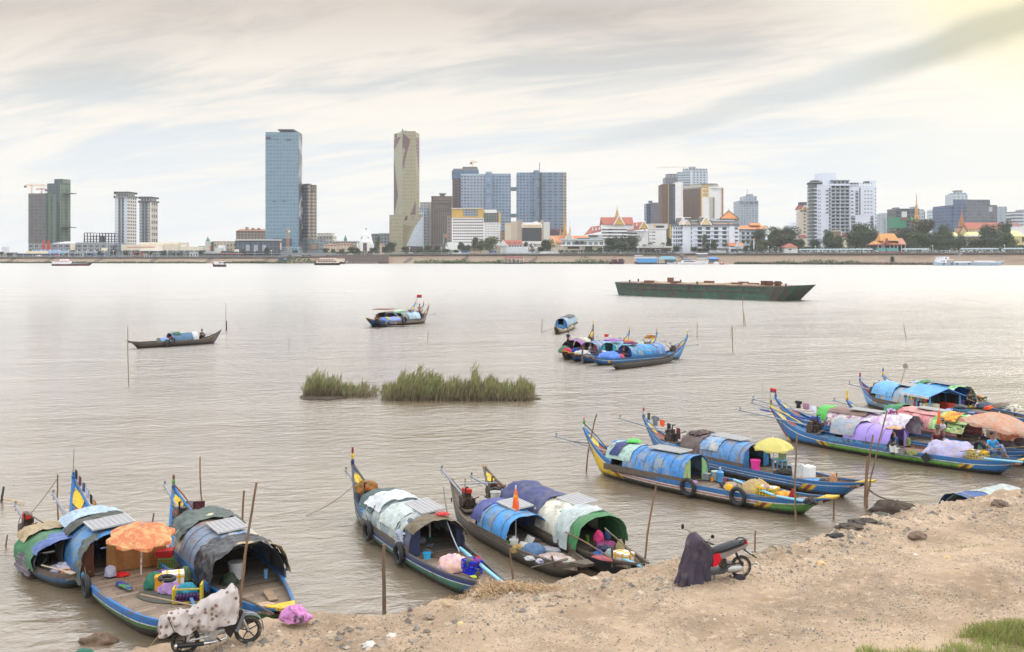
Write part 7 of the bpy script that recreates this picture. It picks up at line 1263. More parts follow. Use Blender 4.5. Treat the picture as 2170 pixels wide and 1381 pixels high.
crate(P(2072,975,.45),b9.rz,rg(.74,.66,.28),'olive yellow crate of bottles right of the lilac net',(.72,.45,.4),[M(rg(.85,.65,.1)),M(WHT),M(rg(.6,.6,.5))]);bucket(P(1892,956,.42),'white bucket at the lilac cabin door',.14,.26,M(WHT));bucket(P(1901,958,.42),'smaller white bucket right of the first at the lilac door',.11,.2,M(WHT));bucket(P(1912,960,.42),'grey metal pot on the red deck',.13,.2,Q(.5,.48,.48),name='pot',cat='pot')
place('rubber_mat','black square rubber mat hanging over the green hull as a fender','fender',MB().cbox((0,0,0),(.32,.03,.32)).cbox((0,-.02,0),(.22,.02,.22)),RUBBER,b9.W(b9.xat(1943,968),.97,.38),0,rot=(0,pi/4,b9.rz));place('rubber_strip','black rubber strip fender below the lilac door','fender',MB().cbox((0,0,0),(.12,.05,.42)),RUBBER,b9.W(b9.xat(1880,954),.95,.5),b9.rz)
heap(P(1922,942,.42),(.16,.16,.30),Q(.44,.50,.24,wear=(.2,.3,.1)),'potted green plant at the cabin opening','potted_plant','plant',23);heap(P(1933,962,.42),(.25,.18,.18),Q(.45,.48,.28),'low olive plant tub on the red deck','potted_plant','plant',24);heap(P(2053,951,.42),(.28,.2,.2),Q(.45,.44,.30),'small olive net pile behind the lilac net',seed=25)
oar(P(2035,955,.9),P(2190,944,.95),'long bamboo pole across the bow of the green hulled boat',BAMB);pipe(P(2085,970,.72),P(2168,978,.74),'light blue pipe lying on the green hulled boat bow');place('bow_post','wooden mooring bitt tied with rope on the green hulled bow','post',MB().tube([(0,0,0),(.02,0,.36)],.05,7).tube([(.1,.1,0),(.14,.1,.34)],.02,6),mWood,P(2124,978,.6))
person(tuple(P(1898,951,.42)),b9.rz+pi-.6,'sit','person in blue sitting in the lilac cabin doorway',M(rg(.18,.30,.46)),M(rg(.15,.18,.25)),s=.9)
b10=Boat('houseboat','blue boat with brown, white and lilac patched roof behind the lilac cabin',Wd(1652,906),Wd(2215,955,.75),1.75,1.52)
b10.hull(hm_(b10.L,[(.15,BLUE),(.175,WHT),(1.2,BLUE)],None,None),mB,DECKG,PNT,stem=[(.25,1,mB)],emblem=EMB,finial=(.45,mB,mY),bowcap=(mY,mRd))
b10.cg(b10.xat(1938,925),b10.xat(1752,900),1.38);b10.panel(0,.55,sheet(rg(.74,.62,.76),rg(.85,.85,.85)),.0);b10.panel(.5,1,sheet(rg(.84,.82,.80),rg(.55,.35,.50),.6),.02);b10.panel(.45,.99,sheet(rg(.50,.40,.36)),.06,'brown_roof_panel',.9,2.4);b10.inside();b10.dr_(-.03,.16,.3,2.9,sheet(rg(.84,.82,.84),rg(.7,.65,.68)),.10,.10,31,'white_tarpaulin');b10.dr_(.9,1.03,.3,2.9,sheet(rg(.30,.68,.28)),.08,.05,32,'green_cloth')
b10.engine(b10.L*.79,.1,1.2,.45,seed=5);b10.co_(mB);solar(b10.W(b10.cx0+(b10.cx1-b10.cx0)*.5,.1,1.48),b10.rz,1.5,.6,'cream solar panel on the brown patched roof');line_between(b10.W(b10.L,0,1.7),b10.W(b10.L*.76,-.2,1.15),'washing line behind the red stern post',.006,.03)
for i,(f,kd,c_,l_,s_)in enumerate(((.42,'shirt',(.10,.10,.12),'black shirt on the line behind the red stern post',.7),(.55,'cloth',(.62,.45,.55),'pink patterned cloth right of the black shirt',.7),(.68,'cloth',(.85,.86,.90),'white blouse on the line',.7),(.78,'trousers',(.2,.18,.22),'dark trousers on the line',.6),(.88,'cloth',(.55,.45,.55),'mauve cloth on the line',.6),(.97,'towel',(.40,.60,.66),'teal towel at the lower end of the line',.6))):
 a,c=b10.W(b10.L,0,1.7),b10.W(b10.L*.76,-.2,1.15);garment(a+(c-a)*f,b10.rz,kd,M(rg(*c_)),l_,s_,i+20)
fl=thing('flag','small red and blue flag on a thin staff at the prow','flag',b10.W(b10.L+.05,.35,1.3),b10.rz+pi);MB().tube([(0,0,0),(0,0,.75)],.01,5).bd('staff',mWood,fl);MB().box(0,.36,-.006,.006,.50,.58).bd('blue_stripe',mN,fl);MB().box(0,.36,-.006,.006,.58,.70).bd('red_stripe',M(rg(.80,.12,.12)),fl)
line_between(P(1615,838,1.6),P(1617,800,1.75),'thin aerial above the blue prow',.01,0,mWood,'aerial','aerial',None)
person(tuple(P(1985,948,.42)),b10.rz+pi+.9,'sit','person in maroon shirt, grey trousers and hat sitting on the deck',M(rg(.36,.14,.18)),M(rg(.55,.56,.55)),hat=M(rg(.34,.33,.30)))
parasol(tuple(P(1990,935,.40)),.12,1.45,M(rg(.88,.42,.14),rough=.6),M(WHT),'closed orange parasol standing by the pink roof',(0,.0),6,6.5,seed=2)
b11=Boat('houseboat','boat with a faded pink roof, green cloth and torn orange parasol',Wd(1803,902),Wd(2295,958,.75),1.9,1.3)
b11.hull(hm_(b11.L,[(.14,BLUE),(.165,WHT),(1.2,BLUE)],None,(1.8,GRNc,[YELc])),mB,DECKG,M(rg(.3,.5,.3)),stem=[(.25,.6,mG),(.6,1,M(rg(.30,.10,.16)))],emblem=EMB,finial=(.5,mY,mY),bowcap=(mY,mRd))
b11.cg(b11.xat(2072,925),b11.xat(1893,897),1.45,W=.9);PK=sheet(rg(.76,.46,.48),rg(.84,.64,.62),.5);b11.panel(0,1,PK,.0,hoops=4);b11.panel(.2,.75,sheet(rg(.80,.58,.56)),.04,'roof_patch',1.0,2.3);b11.inside();b11.dr_(.82,.98,.4,2.8,sheet(rg(.20,.52,.32)),.06,.08,41,'green_cloth');b11.dr_(-.08,.32,.2,2.4,sheet(rg(.42,.72,.38),rg(.8,.8,.6)),.07,.11,42,'green_tarpaulin');b11.dr_(.02,.20,.7,1.5,sheet(rg(.86,.66,.16),rg(.75,.2,.15)),.16,.03,43,'striped_cloth');b11.co_(mWood)
solar(b11.W(b11.cx0+(b11.cx1-b11.cx0)*.45,.0,1.53),b11.rz,1.5,.55,'dark edged solar panel on the faded pink roof');b11.engine(b11.L*.80,0,.8,.3,seed=6)
parasol(tuple(P(2108,948,.40)),1.4,1.52,M(rg(.90,.66,.54),rough=.7,tr=.45,var=.15,wear=rg(.86,.76,.68),wearamt=.7),M(WHT),'large torn orange pink parasol at the right edge',(.10,-.06),7,.34,.12,8)
place('railing_rack','dark slatted wooden rack at the opening of the pink cabin','rack',MB().cbox((0,0,.2),(1.8,.04,.04)).cbox((0,0,.4),(1.8,.04,.04)).cbox((0,0,.6),(1.8,.04,.04)).cbox((0,0,.78),(1.9,.04,.04)).cbox((-.85,0,.4),(.05,.045,.8)).cbox((0,0,.4),(.05,.045,.8)).cbox((.85,0,.4),(.05,.045,.8)),M((.06,.045,.035)),P(2040,938,.40),b11.rz)
person(tuple(P(2100,962,.48)),.3,'sit','person in bright blue shirt seen from behind, sitting under the torn parasol',M(rg(.16,.60,.84)),M(rg(.42,.52,.70)))
crate(P(2095,975-16,.42),b10.rz,rg(.40,.72,.66),'mint green crate with bottles in front of the person in bright blue',(.62,.42,.36),[M(rg(.25,.25,.5)),M(rg(.7,.3,.3)),M(WHT)]);heap(P(2136,952,.42),(.35,.3,.32),M((.04,.04,.045)),'dark grey pile of pots right of the bright blue shirt','pot_pile','pots',44);heap(P(2164,950,.42),(.4,.3,.4),M((.035,.03,.035)),'black covered heap at the right edge of the photo','covered_heap','heap',45);tyre(P(2076,948,.62),b11.rz,'tyre standing at the end of the slatted rack',.22)
place('sheet_panel','orange and white printed panel lying behind the person in bright blue','panel',MB().box(-.9,.9,0,.04,0,.35),Q(.82,.52,.40,wear=rg(.85,.78,.72),wearamt=.7),P(2130,932,.5),b11.rz);stick(P(1915,945,.5),P(1917,873,1.2),.012,M(rg(.55,.2,.3)),'thin pink pole beside the lilac door','pole','pole');person(tuple(P(1998,948,.42)),b10.rz+2.6,'stand','person in white standing behind the closed orange parasol with a grey cap',M(rg(.80,.76,.80)),M(rg(.35,.30,.35)),hat=M(rg(.40,.40,.38)),s=.72)
heap(P(1888,888,1.0),(.32,.25,.45),M(rg(.50,.12,.16),wear=rg(.7,.72,.9),wearamt=.6),'red and white cloth bundle on a post above the patched roof','cloth_bundle','cloth',46)
b12=Boat('shop_boat','pale blue boat with red prow and a flat roofed floating shop',Wd(1828,853),Wd(2078,877,.72),1.9,1.3,group='long wooden houseboats')
b12.hull(hm_(b12.L,[(.12,BLUE),(.145,WHT),(1.2,rg(.45,.55,.62))],(1.5,rg(.42,.66,.80),[REDc,rg(.42,.66,.80),REDc]),(1.4,LBLUE,[])),mB,DECKG,M(rg(.42,.14,.16)),stem=[(.25,.55,mLB),(.55,1,M(rg(.62,.18,.2)))],emblem=False,finial=(.45,mLB,M(rg(.62,.18,.2))),bowcap=(M(rg(.66,.22,.24)),M(rg(.66,.22,.24))))
b12.cg(b12.xat(1915,866),b12.xat(1850,848),1.45);b12.panel(0,1,sheet(rg(.38,.62,.80),rg(.66,.64,.60),.6),.02,hoops=4);b12.panel(.55,1.1,sheet(rg(.40,.66,.86)),.08,'awning_panel',.3,pi-.3);b12.inside();b12.co_(mWood)
solar(b12.W(b12.cx0+(b12.cx1-b12.cx0)*.42,-.05,1.54),b12.rz,1.2,.8,'cream solar panel between the pale blue roof and the shop');b12.engine(b12.L*.84,.2,.6,.1,seed=7)
xs0,xs1=b12.xat(1990,872),b12.xat(1908,862);n_=b12.near;sf=b12.t
ah=MB();zt_=1.62;ah.add([(xs0-.2,n_*1.25,zt_-.28),(xs1,n_*1.25,zt_-.28),(xs1,0,zt_+.12),(xs0-.2,0,zt_+.12),(xs1,-n_*1.1,zt_-.3),(xs0-.2,-n_*1.1,zt_-.3)],[(0,1,2,3),(3,2,4,5)]);ah.v+=[(a,b_,c-.03)for a,b_,c in ah.v[:6]];ah.f+=[(9,8,7,6),(11,10,8,9),(0,3,9,6),(3,5,11,9),(0,6,7,1)];ah.m+=[0]*5
ah.bd('shop_roof',M(rg(.36,.60,.88),rough=.6),sf)
for i in range(22):x_=xs0-.2+(xs1-xs0+.2)*i/22;MB().box(x_,x_+.07,n_*1.26-.005,n_*1.26+.005,zt_-.40,zt_-.28).bd('fringe',M(WHT),sf)
for x_ in(xs0,(xs0+xs1)/2,xs1-.1):
 for y_ in(n_*1.0,-n_*.9):MB().box(x_-.03,x_+.03,y_-.03,y_+.03,.4,zt_-.2).bd('shop_post',mLB,sf)
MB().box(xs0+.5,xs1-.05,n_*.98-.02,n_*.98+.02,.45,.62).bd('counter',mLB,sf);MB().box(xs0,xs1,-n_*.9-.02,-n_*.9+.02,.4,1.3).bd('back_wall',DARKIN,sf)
R=random.Random(4)
for k_ in range(2):
 for i in range(7):
  c_=[rg(.85,.82,.5),rg(.8,.82,.85),rg(.3,.3,.3),rg(.75,.3,.25),rg(.5,.6,.5),rg(.9,.9,.9),rg(.6,.5,.3)][(i+k_*3)%7];place('goods_box','small %s goods package on the %s shop shelf, number of its row counted by colour'%(['yellow','pale blue','black','red','green','white','tan'][(i+k_*3)%7],['lower','upper'][k_]),'package',MB().cbox((0,0,.13),(.16,.12,.26)),M(c_),b12.W(xs0+.6+i*.24,.8,.62+k_*.34),b12.rz,'packages on the shop boat shelves')['label']='%s package on the %s shelf of the floating shop'%(['yellow','pale blue','black','red','green','white','tan'][(i+k_*3)%7],['lower','upper'][k_])
cooler(b12.W(xs0+.25,-.3,.42),b12.rz,'big red orange chest under the shop roof',(.8,.5,.5),M(rg(.66,.22,.14)),False);cooler(b12.W(xs0+.3,.6,.42),b12.rz,'dirty cream freezer box at the shop front corner',(.6,.4,.5),Q(.76,.74,.62),False)
heap(b12.W(1.9,.2,.42),(.5,.3,.26),M(rg(.68,.70,.90)),'pale lilac net before the shop on the red tipped bow',seed=51);crate(b12.W(1.25,.1,.42),b12.rz,rg(.30,.52,.68),'large blue tub crate near the red bow tip',(.7,.5,.42),[M((.03,.03,.03))]);heap(b12.W(1.25,.1,.9),(.32,.22,.12),M((.07,.08,.09)),'dark slate bag on top of the blue tub crate','bag','bag',52);heap(b12.W(2.35,.3,.42),(.3,.14,.08),Q(.72,.2,.2),'small red cloth beside the lilac net','cloth','cloth',53);oar(b12.W(2.6,.7,.66),b12.W(.5,.35,.75),'oar along the near rail of the shop boat',mWood);pipe(b12.W(1.7,-.1,.6),b12.W(.4,.0,.75),'pale blue pipe at the red bow tip')
stick(P(1902,842,.6),P(1921,772,1.4),.03,mWood,'slanting pole rising above the shop boat roof','pole','pole');heap(P(1919,779,3.0),(.12,.1,.22),Q(.55,.52,.48),'rag tied to the top of the slanting pole','rag','cloth',54,.25)
b13=Boat('houseboat','farthest blue boat at right with a green cloth over its cabin front',Wd(1877,847),Wd(2245,887,.75),1.85,1.5)
b13.hull(hm_(b13.L,[(.14,BLUE),(.165,rg(.45,.14,.14)),(.24,rg(.45,.14,.14)),(1.2,WOODG)],(2.6,BLUE,[YELc,REDc,YELc]),None),mB,DECKG,PNT,stem=[(.25,1,mB)],emblem=EMB,finial=(.4,mY,mB),bowcap=(mY,mRd))
b13.cg(b13.xat(2035,858),b13.xat(1932,843),1.50,W=.92);b13.panel(0,.62,sheet(rg(.18,.54,.82),rg(.4,.5,.6),.4),.02,hoops=3);b13.panel(.55,1,sheet(rg(.58,.64,.70),rg(.45,.6,.7)),.0);b13.inside();b13.dr_(-.1,.06,.9,2.9,sheet(rg(.46,.72,.42),rg(.8,.85,.75)),.07,.07,61,'green_cloth');b13.dr_(.66,.84,.4,1.9,sheet(rg(.22,.52,.28)),.08,.07,62,'green_cloth');b13.co_(mB);b13.engine(b13.L*.82,0,.3,.1,seed=8)
solar(b13.W(b13.cx0+(b13.cx1-b13.cx0)*.35,.0,1.58),b13.rz,1.4,.6,'dark solar panel on the farthest blue roof at right',dark=True)
person(tuple(P(2052,862,.42)),.2,'squat','person in dark clothes crouching under the green cloth',M((.035,.04,.045)),M((.03,.03,.04)),s=1.05);bucket(P(2037,860,.42),'red and blue water jug at the farthest cabin door',.17,.32,M(rg(.45,.35,.6)),True,'water_jug','jug');heap(P(2053,862,.42),(.22,.1,.1),M(rg(.85,.72,.1)),'yellow cloth before the crouching person','cloth','cloth',63);heap(P(2065,861,.42),(.2,.16,.25),Q(.8,.78,.82),'white net bag right of the crouching person','net_bag','bag',64)
crate(P(2073,858,.42),b13.rz,rg(.16,.30,.26),'dark green crate stack behind the white net bag',(.7,.5,.5),[M(rg(.85,.7,.1)),M(rg(.8,.4,.2))]);heap(P(2090,862,.42),(.6,.35,.22),M(rg(.30,.34,.42)),'slate blue tarp heap on the farthest boat','tarp_heap','tarp',65);heap(P(2098,866,.42),(.34,.18,.16),M(rg(.88,.34,.12)),'orange cloth heap on the farthest boat','cloth_heap','cloth',66);heap(P(2124,866,.42),(.65,.35,.30),Q(.46,.42,.37),'brown net heap on the farthest boat',seed=67);heap(P(2148,870,.42),(.6,.3,.28),M((.05,.05,.09),wear=rg(.8,.78,.7),wearamt=.8),'black and white patterned cloth heap near the right edge','cloth_heap','cloth',68)
b6=Boat('houseboat','boat with navy tarp, cream sheet and green tent end at the bank',Wd(1032,1071),Wd(1366,1199,.55),1.7,1.35,bowz=.62)
b6.hull(hm_(b6.L,[(.1,rg(.30,.28,.26)),(1.2,rg(.17,.18,.20))],None,(1.2,BLUE,[YELc]),rg(.25,.23,.21)),mWood,DECKG,PNT,stem=[(.25,1,mY)],emblem=EMB)
b6.cg(b6.xat(1211,1166),b6.xat(1060,1093),1.35);b6.panel(.28,.62,sheet(rg(.82,.82,.76),rg(.66,.64,.58),.35),.02);b6.panel(0,.32,sheet(rg(.20,.46,.27)),.0,'green_tent_sheet');b6.panel(.6,1.0,sheet(NAVY),.0);b6.inside();b6.dr_(.56,1.14,-.1,3.2,sheet(rg(.18,.22,.42),rough=.6),.07,.07,71,'navy_tarpaulin',.08);b6.dr_(-.04,.12,.0,3.1,sheet(rg(.22,.50,.28)),.05,.05,72,'green_tarpaulin')
b6.dr_(.06,.26,-.1,3.0,M(rg(.76,.80,.80),rough=.3,alpha=.72),.10,.09,73,'clear_plastic_sheet');b6.co_(mWood,.12)
solar(b6.W(b6.cx0+(b6.cx1-b6.cx0)*.40,-.25,1.42),b6.rz,1.2,.72,'cream faced solar panel on the cream sheet roof',(-.10*b6.near,.02));bucket(P(1050,1066,.55),'white bucket on the stern beside the navy tarp',.17,.40,M(WHT));b6.engine(b6.L*.86,.3,.2,.05,seed=9,z0=.55)
cooler(P(1321,1193,.35),b6.rz+.3,'white foam box with yellow tape on the black bow',(.46,.36,.32));basin(P(1283,1171,.35),.26,.28,M(rg(.72,.40,.60)),'pink basin of laundry in the green tent opening');heap(P(1283,1163,.55),(.2,.16,.1),M((.04,.04,.08)),'dark laundry on top of the pink basin','laundry','clothing',74);basin(P(1269,1184,.35),.15,.16,M(rg(.28,.45,.68)),'blue bowl before the pink basin');bucket(P(1272,1176,.38),'small blue water pot left of the pink basin',.12,.2,M(rg(.2,.4,.8)),name='water_pot',cat='pot')
heap(P(1314,1174,.5),(.12,.10,.36),Q(.55,.52,.38),'bundled yellowish net standing behind the foam box',seed=75);heap(P(1339,1200,.4),(.26,.14,.09),M(rg(.72,.34,.22),wear=(.04,.05,.04),wearamt=.8),'small orange and black float heap on the black bow tip','float_heap','floats',76);heap(P(1276,1183,.55),(.32,.12,.07),M(rg(.62,.34,.36)),'dusty red cloth over the bamboo pole','cloth','cloth',77,rz=-.6);heap(P(1292,1180,.38),(.14,.12,.2),Q(.62,.68,.66),'glass like clear bottles heap beside the dusty red cloth','bottle_heap','bottles',78)
stick(P(1198,1126,.95),P(1297,1183,.6),.022,BAMB,'bamboo pole sticking out of the green tent','bamboo_pole','pole');stick(P(1282,1118,1.2),P(1366,1203,.6),.022,Q(.42,.38,.28),'rope wrapped pole sloping from the green tent to the bank','pole','pole',bend=.02);place('bow_bitt','short wooden post on the black bow','post',MB().tube([(0,0,0),(0,0,.55)],.035,6),mWood,P(1297,1200,.35));pipe(P(1300,1175,.5),P(1362,1200,.6),'pale blue pipe along the far rail of the black bow')
heap(P(1268,1144,.7),(.14,.1,.25),M(rg(.75,.2,.42)),'pink cloth hanging inside the green tent','cloth','cloth',79);bucket(P(1245,1152,.36),'green and yellow bottle inside the green tent',.05,.26,M(rg(.5,.7,.2)),name='bottle',cat='bottle');heap(P(1287,1140,.7),(.1,.08,.22),M(rg(.12,.22,.4)),'dark blue cloth hanging in the green tent','cloth','cloth',80);heap(P(1229,1171,.36),(.1,.08,.06),M(rg(.75,.2,.2)),'small red rag on the green tent boat deck','rag','cloth',81)
b5=Boat('houseboat','weathered grey wooden boat with small blue arched cabin and red engine tank',Wd(962,1090),Wd(1248,1203,.50),1.5,1.15,g0=.42,bowz=.58)
b5.hull(hm_(b5.L,[(.1,rg(.42,.38,.34)),(1.2,rg(.33,.30,.27))],None,None),mWood,DECKW,DECKG,stem=[(.25,1,mWood)],emblem=False,bowcap=(mWood,mWood))
b5.cg(b5.xat(1043,1149),b5.xat(984,1110),1.12,W=.70);b5.panel(0,.85,sheet(rg(.27,.58,.84),rg(.48,.52,.56),.35),.02,hoops=3);b5.panel(.8,1.05,sheet(rg(.22,.26,.55)),.04,'blue_cloth_panel',.2,3.0);b5.inside();b5.co_(mWood,.10)
solar(b5.W(b5.cx0+(b5.cx1-b5.cx0)*.55,-.22,1.18),b5.rz,1.1,.68,'white framed solar panel on the small blue arched cabin',(-.08*b5.near,0));b5.engine(b5.L*.84,.05,.55,.55,tank=M(rg(.72,.16,.12)),seed=10,z0=.45)
parasol(tuple(P(1093,1139,.30)),.13,1.50,M(rg(.90,.36,.12),rough=.6,wear=rg(.88,.7,.2),wearamt=.35),M(WHT),'closed orange parasol with flowered hem on the grey wooden boat',(0,0),6,6.2,seed=4)
crate(P(1079,1149,.32),b5.rz,rg(.42,.76,.30),'lime green basket with white melon by the blue arched cabin',(.44,.32,.14),[M(WHT),M((.05,.04,.03))]);heap(P(1131,1173,.32),(.34,.25,.26),M(rg(.30,.42,.56),rough=.5),'slate blue sack on the grey wooden boat','sack','sack',82,.1);bucket(P(1089,1158,.30),'white bucket tipped beside the tan sack',.13,.22,M(WHT));heap(P(1097,1168,.30),(.20,.16,.18),Q(.60,.50,.30),'tan sack right of the white bucket','sack','sack',83)
heap(P(1180,1185,.32),(.60,.32,.12),Q(.66,.58,.54,wear=rg(.75,.7,.68)),'pinkish fishing net spread on the grey wooden bow',seed=84,rz=-.6);heap(P(1158,1167,.32),(.40,.25,.10),Q(.55,.56,.58),'grey gauzy net behind the slate blue sack',seed=85);heap(P(1127,1184,.32),(.2,.1,.08),Q(.72,.72,.72),'white rag near the near rail of the grey boat','rag','cloth',86);heap(P(1153,1190,.32),(.22,.12,.10),M(rg(.75,.76,.82),wear=(.06,.06,.15),wearamt=.7),'white and purple bottles heap on the grey bow','bottle_heap','bottles',87);heap(P(1184,1183,.36),(.2,.1,.08),M(WHT),'white bottle lying on the pinkish net','bottle','bottle',88,.03);bucket(P(1205,1195,.35),'small white roll at the tip of the grey bow',.08,.1,M(WHT),name='roll',cat='roll')
place('foam_sheet','flat white foam sheet behind the slate blue sack','foam sheet',MB().cbox((0,0,.1),(.4,.02,.26)),M(WHT),P(1118,1150,.32),b5.rz+.3,rot=(.6,0,b5.rz));place('foam_sheet','second smaller foam sheet left of the first','foam sheet',MB().cbox((0,0,.08),(.24,.02,.16)),M(WHT),P(1105,1156,.32),b5.rz,rot=(1.0,0,b5.rz+.4))
oar(P(1126,1201,.42),P(1203,1183,.55),'dark oar with pale blue tip on the grey wooden bow',mWood,.3);stick(P(951,1095,.5),P(940,1031,1.2),.025,Q(.45,.44,.42),'thin grey pole at the grey wooden stern','pole','pole');stick(b5.W(b5.L*.92,.0,1.1),b5.W(b5.L*.92-1.0,-.9,1.25),.02,STEEL,'steel bar across the grey wooden stern','bar','bar');place('bow_post','little wooden thole on the grey wooden bow','post',MB().tube([(0,0,0),(-.06,0,.26)],.03,6),mWood,P(1174,1197,.36))
heap(P(957,1062,1.1),(.02,.02,.12),M((.02,.02,.02)),'black rag tied to the propeller shaft of the grey wooden boat','rag','cloth',89);pole(1089,1227,1080,1160,.03,'slim stake in front of the grey wooden bow');pole(987,1073,986,1012,.02,'short thin pole behind the grey wooden stern');pole(1072,1055,1071,1025,.03,'short stub pole behind the navy tarp');pole(998,1082,1000,1050,.035,'stub post beside the small blue arched cabin')
b4=Boat('houseboat','green and blue hulled boat with grey patched roof, tan cloth and a fan inside',Wd(752,1080),Wd(1062,1238,.62),1.8,1.55,g0=.46,bowz=.64)
b4.hull(hm_(b4.L,[(.13,rg(.13,.22,.46)),(.155,WHT),(.18,TEAL),(.42,rg(.24,.46,.38)),(1.2,rg(.28,.40,.34))],(.9,rg(.16,.40,.56),[]),None),M(rg(.30,.30,.32)),DECKW,PNT,stem=[(.25,1,mWood)],emblem=EMB,finial=(.55,mN,mY,M(rg(.5,.2,.16))))
b4.cg(b4.xat(858,1170),b4.xat(783,1100),1.27);b4.panel(0,.25,sheet(rg(.25,.28,.38)),.0,'navy_front_sheet');b4.panel(.15,1.0,sheet(rg(.52,.58,.60),rg(.66,.68,.66),.55),.03,hoops=3);b4.panel(.28,.62,sheet(rg(.72,.77,.75)),.055,'pale_roof_patch',.35,1.9);b4.inside();b4.doors(M(rg(.16,.19,.30)),M(rg(.16,.19,.30)),.22,.12);b4.co_(mWood,.14,.1)
b4.dr_(.80,1.12,.4,3.1,sheet(rg(.27,.35,.35)),.06,.05,91,'dark_green_tarpaulin');b4.dr_(.66,.98,.6,2.7,M(rg(.82,.84,.85),rough=.35,alpha=.8),.10,.07,92,'clear_plastic_sheet');b4.dr_(-.06,.14,.6,2.9,sheet(rg(.42,.37,.27)),.06,.06,93,'tan_cloth');b4.dr_(-.02,.16,2.5,3.3,sheet(rg(.66,.62,.62)),.09,.09,94,'hanging_rags');b4.dr_(.1,.25,-.2,.5,M(rg(.62,.66,.72),rough=.4),.06,.06,95,'plastic_corner')
solar(b4.W(b4.cx0+(b4.cx1-b4.cx0)*.34,-.18,1.36),b4.rz,1.35,.72,'white framed solar panel on the grey patched roof',(-.10*b4.near,0));heap(b4.W(b4.cx0+.15,-.25,1.36),(.2,.13,.07),M(rg(.72,.25,.25)),'red cloth on the roof edge beside the solar panel','cloth','cloth',96)
b4.engine(b4.L*.86,.05,.45,.35,seed=11,z0=.5);heap(b4.W(b4.L*.87,.0,.9),(.4,.3,.28),M(rg(.42,.36,.12),wear=rg(.62,.32,.12),wearamt=.6),'olive and orange net draped over the stern engine',seed=97)
tyre(b4.W(b4.xat(781,1116),.97,.40),b4.rz,'left of the two tyres on the green hull with the grey roof',.24);tyre(b4.W(b4.xat(843,1163),.97,.38),b4.rz,'right of the two tyres on the green hull with the grey roof',.25)
fn=thing('fan','white standing fan with green base inside the grey roofed cabin','fan',P(911,1142,.32),b4.rz+2.4);MB().lathe([(.17,0),(.16,.04),(.05,.07)],n=16).bd('base',M(rg(.25,.5,.42)),fn);MB().tube([(0,0,.05),(0,0,.5)],.03,8).bd('stand',mW,fn);MB().torus((0,-.05,.58),.19,.012,20,6).bd('guard',mW,fn)
bl_=MB();[bl_.add([(0,-.05,.58),(.16*math.cos(a),-.06,.58+.16*math.sin(a)),(.16*math.cos(a+.7),-.03,.58+.16*math.sin(a+.7))],[(0,1,2)])for a in(0,2.1,4.2)];bl_.bd('blades',Q(.7,.72,.72),fn);MB().cbox((0,.03,.58),(.1,.14,.1)).bd('motor',mW,fn)
heap(P(962,1204,.34),(.46,.36,.32),M(rg(.80,.66,.72),rough=.6,wear=rg(.88,.72,.62),wearamt=.6),'big pink and lilac sack of nets left of the blue crate','net_sack','sack',98,.1,rz=-.5);crate(P(1000,1213,.36),b4.rz+.2,rg(.08,.18,.78),'deep blue crate on the near green bow',(.44,.34,.36),[M(rg(.4,.2,.5)),M((.08,.12,.08)),M(rg(.6,.3,.5))]);jerry(P(1013,1200,.4),b4.rz,M(rg(.68,.12,.12)),'red jerrycan behind the deep blue crate',.8)
bucket(P(905,1182,.32),'sky blue ladle pot on the deck',.11,.16,M(rg(.20,.66,.86)),name='ladle_pot',cat='pot');heap(P(877,1171,.32),(.14,.09,.06),M(rg(.80,.32,.32)),'small red cloth at the cabin threshold','cloth','cloth',99,rz=-.3);heap(P(890,1150,.32),(.22,.16,.18),Q(.45,.45,.48),'grey bag inside the grey roofed cabin','bag','bag',100);heap(P(918,1158,.32),(.25,.14,.08),M(rg(.55,.60,.66),wear=(.05,.05,.06),wearamt=.8),'black and white cloth under the fan','cloth','cloth',101);heap(P(934,1178,.33),(.3,.14,.06),M(rg(.33,.27,.22)),'dark board with rags on the deck','rag_pile','cloth',102)
pipe(P(975,1160,.60),P(1068,1236,.62),'pale blue pipe along the far rail of the green hulled boat at the bank',.045);stick(P(973,1168,.5),P(945,1096,1.3),.02,STEEL,'thin grey prop at the corner of the tan cloth','prop','pole');place('mooring_bitt','short wooden bitt with rope on the near green bow','post',MB().tube([(0,0,0),(.02,0,.25)],.03,6).torus((.01,0,.12),.05,.02,12,6),mWood,P(1012,1225,.42));stick(P(977,1214,.4),P(1010,1228,.42),.02,BAMB,'short bamboo stick before the deep blue crate','stick','stick')
heap(P(1005,1221,.38),(.14,.09,.03),M(rg(.66,.75,.25)),'yellow green leaf mat under the deep blue crate','mat','mat',103);line_between(b4.W(b4.L*.94,.1,1.0),P(648,1092,0),'mooring rope from the stern running left into the water',.012,.12);pole(815,1298,813,1152,.055,'thick weathered stake standing in the water left of the green hull',Q(.42,.35,.27,sc=3,var=.4,stretch=(1,1,.15)),bend=0);pole(789,1080,787,1034,.04,'dark stub post behind the grey roof')
b3=Boat('houseboat','boat with crumpled black plastic, rusty sheets and a wide plank foredeck',Wd(372,1130),Wd(609,1292,.62),1.95,1.4,g0=.46,bowz=.66)
b3.hull(hm_(b3.L,[(.14,BLUE),(.165,WHT),(.30,rg(.30,.48,.25)),(1.2,rg(.24,.36,.24))],(1.0,rg(.30,.50,.22),[YELc]),(1.6,BLUE,[])),mB,DECKW,PNT,stem=[(.25,1,mB)],emblem=EMB,finial=(.4,mB,mG,mRd),bowcap=(mY,M(rg(.40,.10,.08))))
